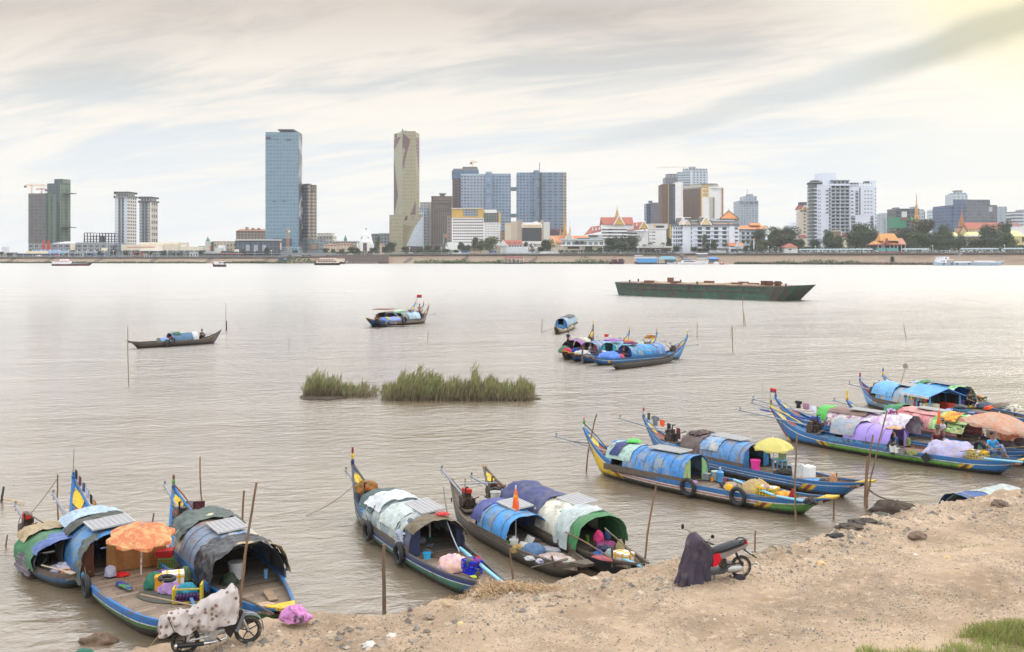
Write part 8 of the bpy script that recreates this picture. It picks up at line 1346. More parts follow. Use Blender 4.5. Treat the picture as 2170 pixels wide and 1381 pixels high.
b3.cg(b3.xat(455,1241),b3.xat(392,1163),1.38,W=.96);b3.panel(0,.3,sheet(rg(.22,.23,.25)),.0);b3.panel(.2,.78,sheet(rg(.50,.36,.30),rg(.45,.52,.60),.75),.02,hoops=3);b3.panel(.72,1.0,sheet(rg(.78,.75,.64),rg(.6,.58,.5)),.0);b3.panel(.30,.62,sheet(rg(.50,.64,.80),rg(.75,.68,.55)),.045,'blue_roof_patch',1.5,2.6);b3.inside();b3.co_(mB)
b3.dr_(-.08,.34,-.35,2.0,M((.035,.037,.042),rough=.32,var=.4,sc=2),.07,.11,111,'black_plastic_sheet',.12,40,50);b3.dr_(-.06,.16,1.6,3.0,M((.035,.037,.042),rough=.35),.07,.08,112,'black_plastic_sheet');b3.dr_(.80,1.15,.4,2.5,sheet(rg(.32,.37,.35)),.08,.12,113,'grey_green_tarpaulin',.12,36,44);b3.dr_(-.05,.03,1.4,3.1,Q(.66,.60,.48),.10,.06,114,'rolled_cloth')
solar(b3.W(b3.cx0+(b3.cx1-b3.cx0)*.50,-.02,1.47),b3.rz,1.15,.80,'grey striped solar panel on the rusty roof',(-.06*b3.near,0));b3.engine(b3.L*.86,.1,.55,.45,seed=12,z0=.55);stick(b3.W(b3.L-.1,0,1.5),b3.W(b3.L-1.1,-.3,.95),.025,Q(.42,.25,.22),'brown strut beside the small painted prow','strut','pole');bucket(P(500,1226,.34),'big white paint bucket with lid at the black plastic opening',.19,.42,Q(.80,.80,.80),True);heap(P(486,1238,.34),(.22,.16,.26),M(rg(.22,.28,.20)),'dark green bag beside the big white bucket','bag','bag',115)
heap(P(562,1282,.38),(.30,.16,.05),Q(.72,.62,.50),'pale rope coil on the plank foredeck','rope_coil','rope',116);stick(P(500,1262,.55),P(580,1300,.62),.03,mWood,'weathered spar lying along the near rail of the plank foredeck','spar','pole');bucket(P(563,1224,.5),'blue plastic bottle lying at the far rail',.05,.2,M(rg(.3,.5,.65)),name='bottle',cat='bottle');place('plank','loose pale plank on the foredeck','plank',MB().cbox((0,0,.02),(.22,.75,.03)),Q(.55,.47,.38),P(573,1262,.36),b3.rz+1.45)
heap(P(625,1312,.92),(.30,.22,.26),M(rg(.76,.50,.72),rough=.7,wear=(.06,.05,.06),wearamt=.35),'pink patterned cloth bundle lying on the bank at the red bow','cloth_bundle','cloth',117,.22)
line_between(P(397,1062,1.0),P(430,1058,1.0),'short washing line behind the grey green tarp',.006,.02)
for i,(px,c_,l_,kd)in enumerate(((399,(.14,.14,.18),'dark top at the left end of the short washing line','shirt'),(407,(.62,.64,.72),'pale blue cloth on the short washing line','cloth'),(415,(.30,.16,.14),'brown patterned sarong on the short washing line','towel'),(424,(.32,.14,.16),'dark red top at the right end of the short washing line','cloth'))):garment(P(px,1061,1.0),.3,kd,M(rg(*c_)),l_,.62,i+40)
pole(434,1080,424,966,.03,'tall curved pole behind the black plastic boat',bend=.03);pole(516,1150,517,1038,.04,'dark pole right of the black plastic boat roof');pole(512,1280,543,1021,.036,'long leaning pole in front of the black plastic boat',z=.5);pole(323,1120,326,1086,.035,'stub post behind the orange parasol')
b2=Boat('houseboat','bright blue boat with tall flag prow, solar panel and orange parasol',Wd(160,1150),Wd(402,1322,.62),1.95,1.95,g0=.48,bowz=.66)
b2.hull(hm_(b2.L,[(.15,rg(.14,.42,.70)),(.175,WHT),(.27,rg(.30,.46,.26)),(1.2,(.02,.022,.024))],None,(1.8,BLUE,[])),mB,DECKW,PNT,stem=[(.25,1,mB)],emblem=EMB,finial=(.16,mB,mB))
b2.cg(b2.xat(205,1208),b2.xat(158,1160),1.40,W=.98);b2.panel(0,1,sheet(rg(.26,.49,.70),rg(.45,.53,.58),.5),.02,hoops=3);b2.inside(M(rg(.3,.22,.16)));b2.doors(M(rg(.30,.17,.10)),None,.18,.2);b2.co_(mB)
b2.dr_(.60,.92,-.25,3.2,sheet(rg(.25,.26,.24)),.08,.07,121,'dark_tarpaulin',.06,30,46);b2.dr_(.86,1.22,.7,2.4,sheet(rg(.64,.73,.80)),.08,.04,122,'pale_blue_tarpaulin');b2.dr_(-.06,.16,-.25,1.1,sheet(rg(.33,.36,.34)),.07,.07,123,'grey_green_tarpaulin')
solar(b2.W(b2.cx0+(b2.cx1-b2.cx0)*.32,.05,1.50),b2.rz,1.0,1.1,'large grey striped solar panel on the bright blue roof',(-.05*b2.near,0));b2.engine(b2.L*.82,.35,.65,.5,seed=13,z0=.5)
parasol(tuple(P(299,1217,.36)),0.84,1.36,M(rg(.93,.58,.42),rough=.7,tr=.45,var=.16,sc=2,wear=rg(.97,.78,.55),wearamt=.7),M(WHT,wear=rg(.4,.3,.25)),'orange flowered parasol over the bright blue boat deck',(.12,.10),8,.30,.05,6)
place('hanging_sheet','gold brown cloth screen hanging under the orange parasol','cloth',MB().loft([[(-.75+1.5*i/14,.04*math.sin(i*1.7),z)for i in range(15)]for z in(0,.25,.5,.78)],False,False),M(rg(.60,.44,.26),rough=.5,bump=.3,tr=.1),P(290,1203,.36),b2.rz+1.45,smooth=True)
cooler(P(350,1196,.38),.2,'red storage chest behind the green basket',(.42,.36,.42),M(rg(.62,.10,.10)),False);crate(P(352,1200,.38),.2,rg(.30,.52,.26),'green basket in front of the red storage chest',(.38,.26,.26),None);heap(P(256,1218,.36),(.22,.13,.07),M(rg(.72,.06,.08)),'bright red cloth on the deck by the net bag','cloth','cloth',124);heap(P(234,1218,.40),(.16,.14,.22),Q(.60,.62,.70),'bluish net bag hanging at the cabin corner','net_bag','bag',125);heap(P(262,1240,.40),(.40,.10,.06),M(rg(.22,.20,.55),wear=rg(.3,.55,.3),wearamt=.6),'blue and green rolled umbrellas at the near rail','rolled_umbrellas','umbrella',126,rz=-.75)
heap(P(328,1243,.38),(.26,.22,.32),M(rg(.16,.42,.34)),'green tarp bundle left of the yellow cooler','tarp_bundle','tarp',127);cooler(P(345,1246,.38),.2,'yellow and blue cooler left of the white taped box',(.34,.3,.34),M(rg(.86,.60,.12)),False);cooler(P(367,1240,.42),.35,'white foam box with yellow tape before the bike cover',(.50,.36,.34));tyre(P(354,1224,.78),0,'black tyre lying on top of the pile before the yellow cooler',.17,.05,rot=(pi/2,.1,0));heap(P(395,1226,.40),(.14,.10,.28),M(rg(.36,.42,.30)),'olive backpack right of the white taped box','backpack','bag',128)
heap(P(362,1252,.40),(.32,.20,.18),M(rg(.66,.52,.72)),'mauve sack before the white taped box','sack','sack',129,.1);heap(P(397,1256,.46),(.26,.2,.22),M(rg(.12,.50,.58)),'teal sack right of the mauve sack','sack','sack',130,.08);heap(P(345,1216,.60),(.2,.12,.1),M(rg(.35,.22,.5),wear=rg(.7,.6,.4),wearamt=.6),'purple patterned cloth on the pile','cloth','cloth',131);place('deck_mat','dark grey green tarp spread flat on the deck','tarp',MB().blob((0,0,0),(.75,.42,.03),4,.1,20,6),M(rg(.30,.31,.28)),P(345,1262,.36),-.4)
bk=thing('bottle_rack','yellow framed rack of purple bottles beside the bike cover','rack',P(398,1272,.38),.15);fr_=MB();[fr_.box(*a)for a in((-.34,-.30,-.16,-.12,0,.34),(.30,.34,-.16,-.12,0,.42),(-.34,-.30,.12,.16,0,.34),(.30,.34,.12,.16,0,.42),(-.30,.30,-.155,-.125,.31,.34),(-.34,-.3,-.12,.12,.31,.34),(.3,.34,-.12,.12,.38,.41),(-.3,.3,-.155,-.125,.0,.03))];fr_.bd('frame',M(rg(.74,.66,.16)),bk)
for j in range(2):
 for i in range(7):MB().tube([(-.24+i*.08,-.15,.06+j*.08),(-.24+i*.08,.1,.06+j*.08)],.036,8).bd('bottle',M(rg(.26,.14,.32),rough=.2),bk)
oar(P(298,1258,.60),P(420,1284,.66),'long pale wooden oar lying along the deck of the bright blue boat',None,.2);tyre(b2.W(b2.xat(228,1226),1.03,.42),b2.rz,'tyre hanging at the cabin corner of the bright blue boat',.22);stick(P(155,1000,2.1),P(157,950,2.4),.015,mWood,'thin rod above the tall blue flag prow','rod','pole')
line_between(b2.W(b2.L,0,2.3),b2.W(b2.L*.80,-.2,1.45),'line of small pennants from the tall blue prow',.006,.03)
for i,(f,c_)in enumerate(((.12,(.08,.08,.12)),(.28,(.35,.12,.18)),(.44,(.16,.22,.42)),(.58,(.6,.66,.75)),(.72,(.10,.10,.12)),(.86,(.66,.46,.2)))):
 a,c=b2.W(b2.L,0,2.3),b2.W(b2.L*.80,-.2,1.45);garment(a+(c-a)*f,b2.rz,'cloth',M(rg(*c_)),['black','dark red','navy','pale blue','dark grey','ochre'][i]+' cloth on the pennant line of the tall blue prow',.6,i+60)
pole(126,1122,122,1004,.03,'tall mooring pole left of the bright blue boat');line_between(P(122,1012,2.2),P(55,1098,.9),'slack line from the tall mooring pole to the small boat',.01,.05)
b1=Boat('small_houseboat','small brown and blue boat with green cloth hood at the left edge',Wd(60,1163),Wd(181,1216,.45),1.5,.75,g0=.36,bowz=.50)
b1.hull(hm_(b1.L,[(.1,rg(.40,.34,.30)),(1.2,rg(.22,.36,.48))],None,None,rg(.30,.22,.19)),mWood,DECKG,DECKG,stem=[(.3,1,mWood)],emblem=False)
b1.cg(b1.xat(82,1192),b1.xat(50,1160),1.02,W=.78);b1.panel(0,1,sheet(rg(.24,.27,.3)),.0);b1.inside();b1.dr_(-.02,1.0,-.1,2.4,sheet(rg(.20,.45,.28)),.05,.05,141,'green_cloth');b1.dr_(.6,1.1,.6,2.6,sheet(rg(.66,.58,.44)),.08,.07,142,'beige_cloth');b1.dr_(-.15,.22,.5,3.3,M(rg(.34,.42,.62),rough=.4),.09,.08,143,'blue_plastic_sheet');b1.dr_(.1,.9,-.35,.25,sheet(rg(.38,.35,.38)),.07,.06,144,'grey_cloth')
b1.engine(b1.L*.90,.1,.55,.35,tank=M(rg(.72,.20,.12)),seed=14,z0=.45);heap(P(88,1190,.28),(.24,.18,.20),M((.02,.02,.022),rough=.25),'black rubbish bag under the green hood','plastic_bag','bag',145);heap(P(144,1208,.28),(.50,.30,.16),M(rg(.62,.64,.76),wear=rg(.74,.66,.6),wearamt=.6),'pale blue and pink net heap on the small boat',seed=146,rz=-.5);heap(P(143,1214,.34),(.25,.14,.09),M((.05,.05,.08),wear=rg(.85,.5,.1),wearamt=.7),'dark cloth with orange spots on the small boat net','cloth','cloth',147);cooler(P(132,1180,.3),b1.rz,'grey metal box in the small boat',(.42,.22,.2),Q(.5,.5,.5),False)
oar(P(88,1196,.50),P(157,1214,.52),'short pale paddle lying across the small boat',Q(.70,.64,.56),.4);pipe(P(160,1178,.5),P(176,1216,.5),'light blue pipe along the far rail of the small boat',.03);oar(P(92,1107,1.1),P(52,1083,1.3),'grey paddle sticking up from the green hood',mWood,.3)
stick(P(-30,1054,.05),P(51,1064,.05),.03,Q(.74,.62,.44),'light wooden spar reaching in from the left edge over the water','spar','pole');pole(4,1062,8,1030,.05,'dark knob topped stub at the left edge',M((.05,.045,.04)));pole(13,1158,16,1132,.03,'thin stake with rag left of the small boat')
b0=Boat('rowing_boat','red and tan boat tip cut by the bottom edge of the photo',Wd(110,1480),Wd(205,1392,.35),1.0,.5,g0=.32,bowz=.42,group=None)
b0.hull(hm_(b0.L,[(.1,rg(.72,.58,.40)),(1.2,rg(.52,.20,.20))]),M(rg(.66,.40,.30)),M(rg(.50,.20,.22)),mRd,emblem=False);heap(P(178,1388,.3),(.2,.14,.12),M(rg(.2,.42,.36)),'green float net in the red boat tip',seed=151);line_between(P(310,1378,.3),P(348,1330,.8),'rope from the bank up to the covered motorbike',.014,.01,Q(.6,.5,.36))
b14=Boat('covered_boat','boat end with blue and white tarp hood behind the bank edge at right',(17.0,33.9),(14.3,32.2),1.4,.5,g0=.12,bowz=.2)
b14.hull(hm_(b14.L,[(.1,WOODG),(1.2,WOODG)]),mWood,DECKG,DECKG,emblem=False);b14.cg(.5,b14.L-.5,.80,zb=.15,W=.72);b14.panel(.0,1,sheet(rg(.70,.78,.78)),.0);b14.inside();b14.dr_(-.1,.35,-.1,3.3,sheet(rg(.13,.32,.56)),.05,.05,152,'blue_tarpaulin');b14.dr_(.33,1.05,-.1,3.3,sheet(rg(.66,.71,.70)),.04,.04,153,'white_tarpaulin');heap(b14.W(.45,.1,.35),(.4,.4,.3),M((.05,.045,.05),wear=rg(.6,.55,.6),wearamt=.5),'dark heap of gear inside the blue hooded boat','gear_heap','gear',154)
stick(P(2034,1040,1.0),P(2060,1050,1.1),.02,Q(.6,.6,.62),'metal rod in front of the blue hood','rod','pole')
#  mid river boats
def mdb(label,S_,B_,beam,prow,bands,cols,x0,x1,doors=None,bow=(mY,mRd),stripes=True,dr_=None,eng=True,emb=EMB,fin=(.5,mB,mY),hood=None,prw=None,decks=DECKW,railm=None,stem=None,**kw):
 b=Boat('houseboat',label,S_,B_,beam,prow,**kw);b.hull(hm_(b.L,bands,(1.4,bands[0][1],[YELc,REDc])if stripes else None,None),railm or mB,decks,prw or PNT,stem=stem or[(.25,1,mB)],emblem=emb,finial=fin,bowcap=bow)
 b.cg(b.L*x0,b.L*x1,1.36);n=len(cols)
 for i,c in enumerate(cols):b.panel(i/n,(i+1)/n+.02*(i<n-1),sheet(c,rg(.6,.64,.66),.4),.015*(n-i),hoops=2)
 b.inside()
 if doors:b.doors(M(doors),M(doors),.26,.24)
 if hood:b.dr_(-.1,.22,-.1,3.2,sheet(hood),.07,.03,int(S_[0]*7),'cloth_hood')
 if dr_:b.dr_(*dr_[:4],sheet(dr_[4]),.08,.06,5,'cloth')
 b.co_(railm or mB,.14)
 if eng:b.engine(b.L*.83,.2,.9,.15,seed=int(beam*100)+3)
 return b
bb=[(.14,BLUE),(.17,WHT),(1.2,rg(.22,.50,.72))]
m4a=mdb('front blue boat of the moored cluster with round blue cabin and tyre',Wd(1452,757),Wd(1243,755,.70),1.8,1.75,bb,[rg(.20,.55,.78),rg(.22,.56,.78),rg(.36,.52,.74)],.36,.70,rg(.10,.20,.48))
m4b=mdb('second boat of the cluster with turquoise doors',(12.4,86.2),Wd(1221,751,.70),1.75,1.7,bb,[rg(.36,.66,.76),rg(.50,.70,.74),rg(.58,.64,.60)],.38,.74,rg(.22,.66,.70))
m4c=mdb('third boat of the cluster with dark red doors and yellow tipped green bow',(10.3,88.3),Wd(1207,748,.70),1.75,1.7,[(.14,BLUE),(.17,WHT),(1.2,rg(.20,.40,.28))],[rg(.30,.46,.66),rg(.56,.74,.86)],.30,.62,rg(.45,.20,.20))
m4d=mdb('black bowed boat of the cluster with purple cloth hood',(7.4,91.4),Wd(1195,741,.85),1.75,1.85,[(.14,rg(.3,.26,.22)),(1.2,(.035,.035,.04))],[rg(.45,.30,.5),rg(.74,.72,.64)],.28,.62,None,stripes=False,hood=rg(.55,.22,.55),railm=mWood,fin=(.6,mWood,mY))
cn=Boat('canoe','plain black wooden canoe lying alongside the cluster of boats',Wd(1428,765),Wd(1290,768,.55),.95,.75,g0=.34,bowz=.55,group=None);cn.hull(hm_(cn.L,[(.06,rg(.3,.27,.25)),(1.2,(.035,.033,.035))],wood_c=rg(.2,.18,.17)),M((.06,.055,.05)),DECKG,DECKG,emblem=False,deck_to=.9)
tyre(m4a.W(m4a.L*.36,-1.0*1,.55),m4a.rz,'tyre hanging beside the round blue cabin of the cluster',.3,.09)if m4a.near<0 else tyre(m4a.W(m4a.L*.36,1.0,.55),m4a.rz,'tyre hanging beside the round blue cabin of the cluster',.3,.09)
heap(m4a.W(m4a.L*.20,.1,.42),(.9,.5,.5),M(rg(.36,.52,.84)),'blue tarp heap on the front boat of the cluster','tarp_heap','tarp',161);heap(m4a.W(m4a.cx0+.5,.1,1.5),(.6,.4,.16),M(rg(.42,.22,.36)),'maroon cloth bundle on the round blue cabin roof','cloth_bundle','cloth',162);heap(m4a.W(m4a.cx0+.7,-.3,1.55),(.45,.35,.2),M(rg(.74,.45,.22)),'orange brown cloth on the round blue cabin roof','cloth_bundle','cloth',163);heap(m4a.W(m4a.L*.31,.2,.42),(.3,.25,.3),M(rg(.78,.34,.44)),'pink sack at the round blue cabin door','sack','sack',164);heap(m4b.W(m4b.L*.30,.2,.42),(.4,.3,.35),M(rg(.80,.80,.82)),'white sack before the turquoise doors','sack','sack',165);heap(m4b.W(m4b.L*.25,.3,.42),(.3,.3,.35),M((.04,.04,.05)),'black sack left of the white one before the turquoise doors','sack','sack',166)
heap(m4b.W(m4b.cx0+.4,.1,1.52),(.8,.4,.16),M(rg(.60,.42,.68)),'mauve cloth on the roof above the turquoise doors','cloth_bundle','cloth',167);heap(m4c.W(m4c.L*.18,.1,.42),(.7,.4,.35),M(rg(.72,.72,.70)),'grey white sacks on the third boat of the cluster','sack','sack',168);heap(m4d.W(m4d.L*.22,.2,.42),(.8,.4,.3),M(rg(.12,.2,.55)),'deep blue tarp heap on the black bowed boat','tarp_heap','tarp',169);heap(m4d.W(m4d.L*.10,.0,.55),(.35,.3,.35),M(rg(.72,.16,.28)),'crimson cloth bundle on the black bow','cloth_bundle','cloth',170);heap(m4d.W(m4d.L*.20,-.5,.42),(.5,.4,.5),M(rg(.28,.45,.36)),'green sack behind the deep blue tarp','sack','sack',171);bucket(m4c.W(m4c.cx1-.3,0,1.6),'tiny red bucket on the pale blue roof of the cluster',.2,.22,M(rg(.78,.2,.18)))
person(m4c.W(m4c.L*.26,.3,.42),1.0,'sit','person in grey sitting before the dark red doors',M(rg(.5,.52,.55)),M(rg(.3,.3,.35)));person(m4d.W(m4d.L*.24,-.3,.8),2.4,'stand','person in navy standing on the black bowed boat',M(rg(.12,.14,.28)),M(rg(.1,.1,.15)),s=.8);person(m4a.W(m4a.L*.335,.1,.42),1.2,'sit','person in dark shirt sitting in the round blue cabin door',M(rg(.2,.12,.14)),M(rg(.15,.15,.2)))
for(bb_,l_)in((m4a,'front blue boat of the cluster'),):stick(bb_.W(bb_.L-.1,0,1.6),bb_.W(bb_.L-1.9,.1,1.05),.03,mB,'blue strut at the painted prow of the '+l_,'strut','pole')
pole(1234,770,1235,735,.09,'thick post between the bows of the moored cluster',mWood);pole(1478,716,1478,686,.03,'thin pole right of the moored cluster');stick(P(1395,735,1.2),P(1372,722,1.9),.03,mWood,'pole with black and yellow flag cloth behind the round cabin','pole','pole');heap(P(1378,716,2.1),(.5,.08,.25),M((.04,.04,.04),wear=rg(.75,.5,.1),wearamt=.8),'black and yellow cloth tied to the pole behind the round cabin','cloth','cloth',172,.1,rz=.4)
stick(P(1462,714,1.75),P(1463,690,2.6),.015,mWood,'thin rod above the right prow of the cluster','rod','pole')
m3=Boat('small_houseboat','small tan boat with blue doored hood floating alone',(7.4,119.0),Wd(1177,697,.55),1.45,.7,g0=.42,bowz=.8);m3.hull(hm_(m3.L,[(.06,WHT),(1.2,rg(.66,.56,.42))],(.4,rg(.25,.2,.18),[])),mW,DECKG,DECKG,emblem=False,bowcap=(mWood,mWood));m3.cg(m3.L*.28,m3.L*.85,1.4);m3.panel(0,1,sheet(rg(.55,.66,.74)),.02);m3.inside();m3.doors(M(rg(.14,.42,.62)),M(rg(.14,.42,.62)),.3,.24);m3.dr_(.3,.9,.8,2.9,sheet(rg(.25,.28,.3)),.08,.06,9,'dark_cloth');m3.co_(mWood)
heap(m3.W(m3.L*.16,.1,.45),(.5,.5,.3),M(rg(.16,.36,.5)),'teal and blue bundle in the small tan boat','bundle','bundle',173);pole(1149,704,1149,677,.04,'pole with ring left of the small tan boat');line_between(P(1150,702,0),P(1178,692,.6),'mooring line of the small tan boat',.02,.01);stick(P(1204,680,.8),P(1204,666,1.2),.05,mWood,'short stick behind the small tan boat','pole','pole')
tb=[(.12,rg(.45,.5,.58)),(.2,rg(.5,.48,.45)),(1.2,rg(.52,.46,.38))]
m2a=mdb('front boat of the far trio with pale blue roof and tan hull',Wd(905,684),Wd(807,675,.9),1.9,1.9,tb,[rg(.40,.40,.40),rg(.60,.76,.86),rg(.66,.80,.88)],.36,.72,rg(.35,.33,.33),railm=mWood,fin=(.5,mRd,mY),bowz=1.0)
m2b=mdb('middle boat of the far trio with green cloth on the roof',(-11.6,129.5),Wd(795,677,.9),1.9,1.9,[(.14,rg(.25,.35,.5)),(1.2,rg(.16,.24,.36))],[rg(.40,.48,.62),rg(.26,.34,.5)],.30,.62,None,dr_=(.1,.8,.4,2.4,rg(.18,.46,.28)),bowz=1.0,fin=(.6,mN,mY))
m2c=mdb('rear boat of the far trio with brown doors and flat brown awning',(-13.0,133.0),Wd(778,677,.9),1.9,1.9,[(.14,BLUE),(1.2,rg(.30,.48,.58))],[rg(.5,.32,.30),rg(.74,.82,.70)],.28,.66,rg(.46,.25,.22),bowz=1.0)
MB().box(m2c.cx0-.5,m2c.cx0+1.6,-1.1,1.1,1.75,1.82).bd('flat_awning',Q(.50,.30,.28),m2c.t)
heap(m2a.W(m2a.L*.25,.1,.42),(1.0,.5,.45),M(rg(.55,.62,.86)),'pale blue net heap on the front boat of the trio',seed=174);heap(m2a.W(m2a.L*.33,.2,.42),(.5,.4,.5),Q(.62,.56,.46),'tan sack at the cabin of the front trio boat','sack','sack',175);heap(m2a.W(m2a.L*.10,.1,.6),(.4,.3,.35),M(rg(.80,.74,.2)),'yellow cloth on the bow of the front trio boat','cloth','cloth',176);heap(m2b.W(m2b.L*.14,.1,.5),(.6,.4,.45),M(rg(.40,.50,.76)),'blue white sack on the middle trio bow','sack','sack',177);tyre(m2a.W(m2a.L*.36,1.05,.6),m2a.rz,'tyre on the tan hull of the front trio boat',.32,.09)
person(m2a.W(m2a.L*.79,.1,.55),.4,'stand','bare chested person in a maroon sarong standing at the stern of the far trio',M((0,0,0)),M(rg(.45,.12,.24)),barechest=True,s=1.05)
fl=thing('flag','red and blue flag flying on a tall staff above the trio of boats','flag',m2b.W(m2b.L*.85,0,1.9),0);MB().tube([(0,0,0),(0,0,1.4)],.025,5).bd('staff',mWood,fl);MB().box(0,.6,-.01,.01,1.0,1.1).bd('blue_stripe',mN,fl);MB().box(0,.6,-.01,.01,1.1,1.4).bd('red_stripe',M(rg(.72,.10,.16)),fl)
m1=Boat('houseboat','long brown open boat with small blue cabin and blue stern post at left',Wd(463,725),Wd(267,724,.6),1.5,1.25,g0=.5,bowz=.75);m1.hull(hm_(m1.L,[(.06,rg(.5,.46,.4)),(1.2,rg(.30,.27,.24))],None,(.6,rg(.42,.36,.28),[])),mWood,DECKG,DECKG,stem=[(.3,1,M(rg(.15,.22,.45)))],emblem=False)
m1.cg(m1.L*.44,m1.L*.72,1.2);m1.panel(0,.8,sheet(rg(.30,.46,.60)),.02,hoops=2);m1.panel(.78,1,sheet(rg(.74,.76,.78)),.03);m1.inside();m1.doors(M(rg(.36,.20,.18)),M(rg(.30,.18,.16)),.3,.25);m1.dr_(.08,.35,.8,2.0,sheet(rg(.14,.40,.30)),.09,.08,17,'green_cloth');m1.panel(.3,.8,sheet(rg(.7,.7,.66)),.05,'roof_patch',1.2,2.2)
heap(m1.W(m1.L*.385,.1,.42),(.6,.4,.36),M(rg(.55,.62,.80),wear=rg(.25,.6,.6)),'pale blue bundle before the small cabin of the brown boat','bundle','bundle',178);heap(m1.W(m1.L*.45,.15,.42),(.25,.2,.4),M(rg(.72,.10,.14)),'red cloth in the cabin door of the brown boat','cloth','cloth',179);bucket(m1.W(m1.L*.32,.1,.42),'grey churn on the long brown boat deck',.16,.4,Q(.5,.52,.52));place('yellow_board','yellow upright board behind the small cabin','board',MB().cbox((0,0,.35),(.15,.03,.7)),M(rg(.85,.82,.4)),m1.W(m1.L*.74,.2,.45),m1.rz)
person(m1.W(m1.L*.77,.1,.45),1.2,'squat','person in dark blue crouching at the stern of the long brown boat',M(rg(.12,.16,.30)),M(rg(.08,.08,.12)));oar(m1.W(m1.L*.72,.3,1.0),m1.W(m1.L+.9,.3,.85),'long steering oar over the blue stern post',mWood);tyre(m1.W(m1.L*.43,.8,.55),m1.rz,'tyre right below the brown boat cabin',.28,.05);tyre(m1.W(m1.L*.38,.8,.35),m1.rz,'tyre left below the brown boat cabin',.28,.05)
pole(274,818,271,692,.03,'very tall thin bamboo pole before the brown boat bow',bend=.01);pole(480,700,479,643,.03,'pole with dark wrapped foot right of the blue stern post');stick(P(480,699,0),P(480,681,1.0),.09,M((.06,.05,.045)),'thick dark stump beside the thin pole right of the blue stern post','mooring_stump','pole')
for a in((1577,688,1574,626,.05,'tall forked pole below the green barge'),(1580,688,1577,665,.045,'short pole leaning on the forked pole'),(1554,745,1552,692,.04,'bamboo pole right of the moored cluster'),(1549,712,1551,690,.03,'thin stick beside the bamboo pole right of the cluster'),(1921,717,1915,686,.03,'thin slanting stick in open water at right'),(907,723,908,699,.03,'thin stick below the trio of boats'),(613,744,613,711,.02,'faint thin stick in open water left of centre'),(1479,690,1478,684,.02,'barely visible stick near the cluster'),(1601,1175,1601,1124,.028,'rusty iron post standing on the bank behind the scooter')):
 pole(*a[:5],a[5],z=(.9 if a[1]>1100 else 0))
#  ON THE BANK: motorbikes, stones, grass, reeds
CHR=M((.55,.56,.58),rough=.18,metal=1.0,var=.1);BLK=M((.015,.015,.017),rough=.35,var=.2);SILV=Q(.68,.68,.67,metal=.5,rough=.4,var=.2,sc=8)
def wheel(parent,x,R_,rim,yaw=0.0,nsp=5):
 m4=Matrix.Translation((x,0,R_))@Matrix.Rotation(yaw,4,'Z');w_=MB().torus((0,0,0),R_-.035,.037,36,10).xf(m4).bd('tyre',M((.035,.033,.03),rough=.8,wear=(.2,.16,.12),wearamt=.35),parent,smooth=True)
 r=MB().torus((0,0,0),R_-.075,.012,36,6)
 for k in range(nsp):
  a=2*pi*k/nsp+.3;r.tube([(.03*math.cos(a),0,.03*math.sin(a)),((R_-.075)*math.cos(a+.12),0,(R_-.075)*math.sin(a+.12))],[.016,.010],6)
 r.xf(m4).bd('rim',rim,parent,smooth=True);MB().tube([(0,-.06,0),(0,.06,0)],.035,12).xf(m4).bd('hub',rim,parent)
def P2(px,D):return Vector((PX(px,D),D,bz_(PX(px,D),D)))
ra,fa=P2(392,19.8),P2(526,20.4);dv=fa-ra;mid=(ra+fa)/2
mt=thing('motorbike','motorbike under a grey white cover with brown prints at the bank edge','motorbike',mid-Vector((0,0,.012)),0,None,rot=(0,-math.atan2(dv.z,dv.xy.length),math.atan2(dv.y,dv.x)))
wheel(mt,.62,.275,BLK,-.22);wheel(mt,-.62,.28,BLK)
MB().tube([(.62,-.07,.275),(.42,-.08,.72)],.024,8).tube([(.62,.07,.275),(.42,.08,.72)],.024,8).bd('fork',SILV,mt,smooth=True)
fd=MB();rr=[]
for i in range(15):
 a=-.15+i*2.45/14;r_=.33+.02*math.sin(a);rr.append([(.60+r_*math.cos(a),y*(1 if i else .6),.275+r_*math.sin(a)+z)for y,z in((-.06,-.03),(-.045,.01),(0,.022),(.045,.01),(.06,-.03))])
fd.loft(rr,False,False).bd('front_fender',Q(.44,.46,.50,rough=.35),mt,smooth=True)
MB().poly([(.50,.72),(.40,.78),(.08,.55),(.16,.32),(.24,.22),(.36,.40)],.26).xf(Matrix.Translation((0,-.13,0))).bd('leg_shield',BLK,mt);MB().poly([(.49,.70),(.30,.35),(.40,.30),(.56,.66)],.22).xf(Matrix.Translation((0,-.11,0))).bd('side_fairing',Q(.44,.46,.50,rough=.35),mt)
MB().tube([(-.12,-.02,.34),(.16,-.02,.38)],[.085,.07],12).cbox((-.14,0,.33),(.24,.20,.20)).tube([(-.10,-.12,.36),(-.10,-.15,.36)],.09,16).bd('engine',SILV,mt,smooth=True)
MB().tube([(.18,-.09,.34),(.15,-.13,.24),(-.10,-.15,.21)],.02,8).tube([(-.10,-.15,.21),(-.3,-.16,.22)],[.025,.045],10).bd('exhaust_pipe',CHR,mt,smooth=True);MB().tube([(-.3,-.16,.22),(-.82,-.18,.27)],[.045,.055],12).bd('muffler',BLK,mt,smooth=True);MB().tube([(-.82,-.18,.27),(-.86,-.18,.273)],[.056,.05],12).bd('muffler_cap',CHR,mt,smooth=True)
MB().tube([(-.10,-.10,.33),(-.62,-.09,.29)],.02,6).tube([(-.10,.10,.33),(-.62,.09,.29)],.02,6).tube([(-.60,-.11,.30),(-.50,-.12,.60)],.03,8).tube([(-.60,.11,.30),(-.50,.12,.60)],.03,8).bd('swingarm',SILV,mt,smooth=True)
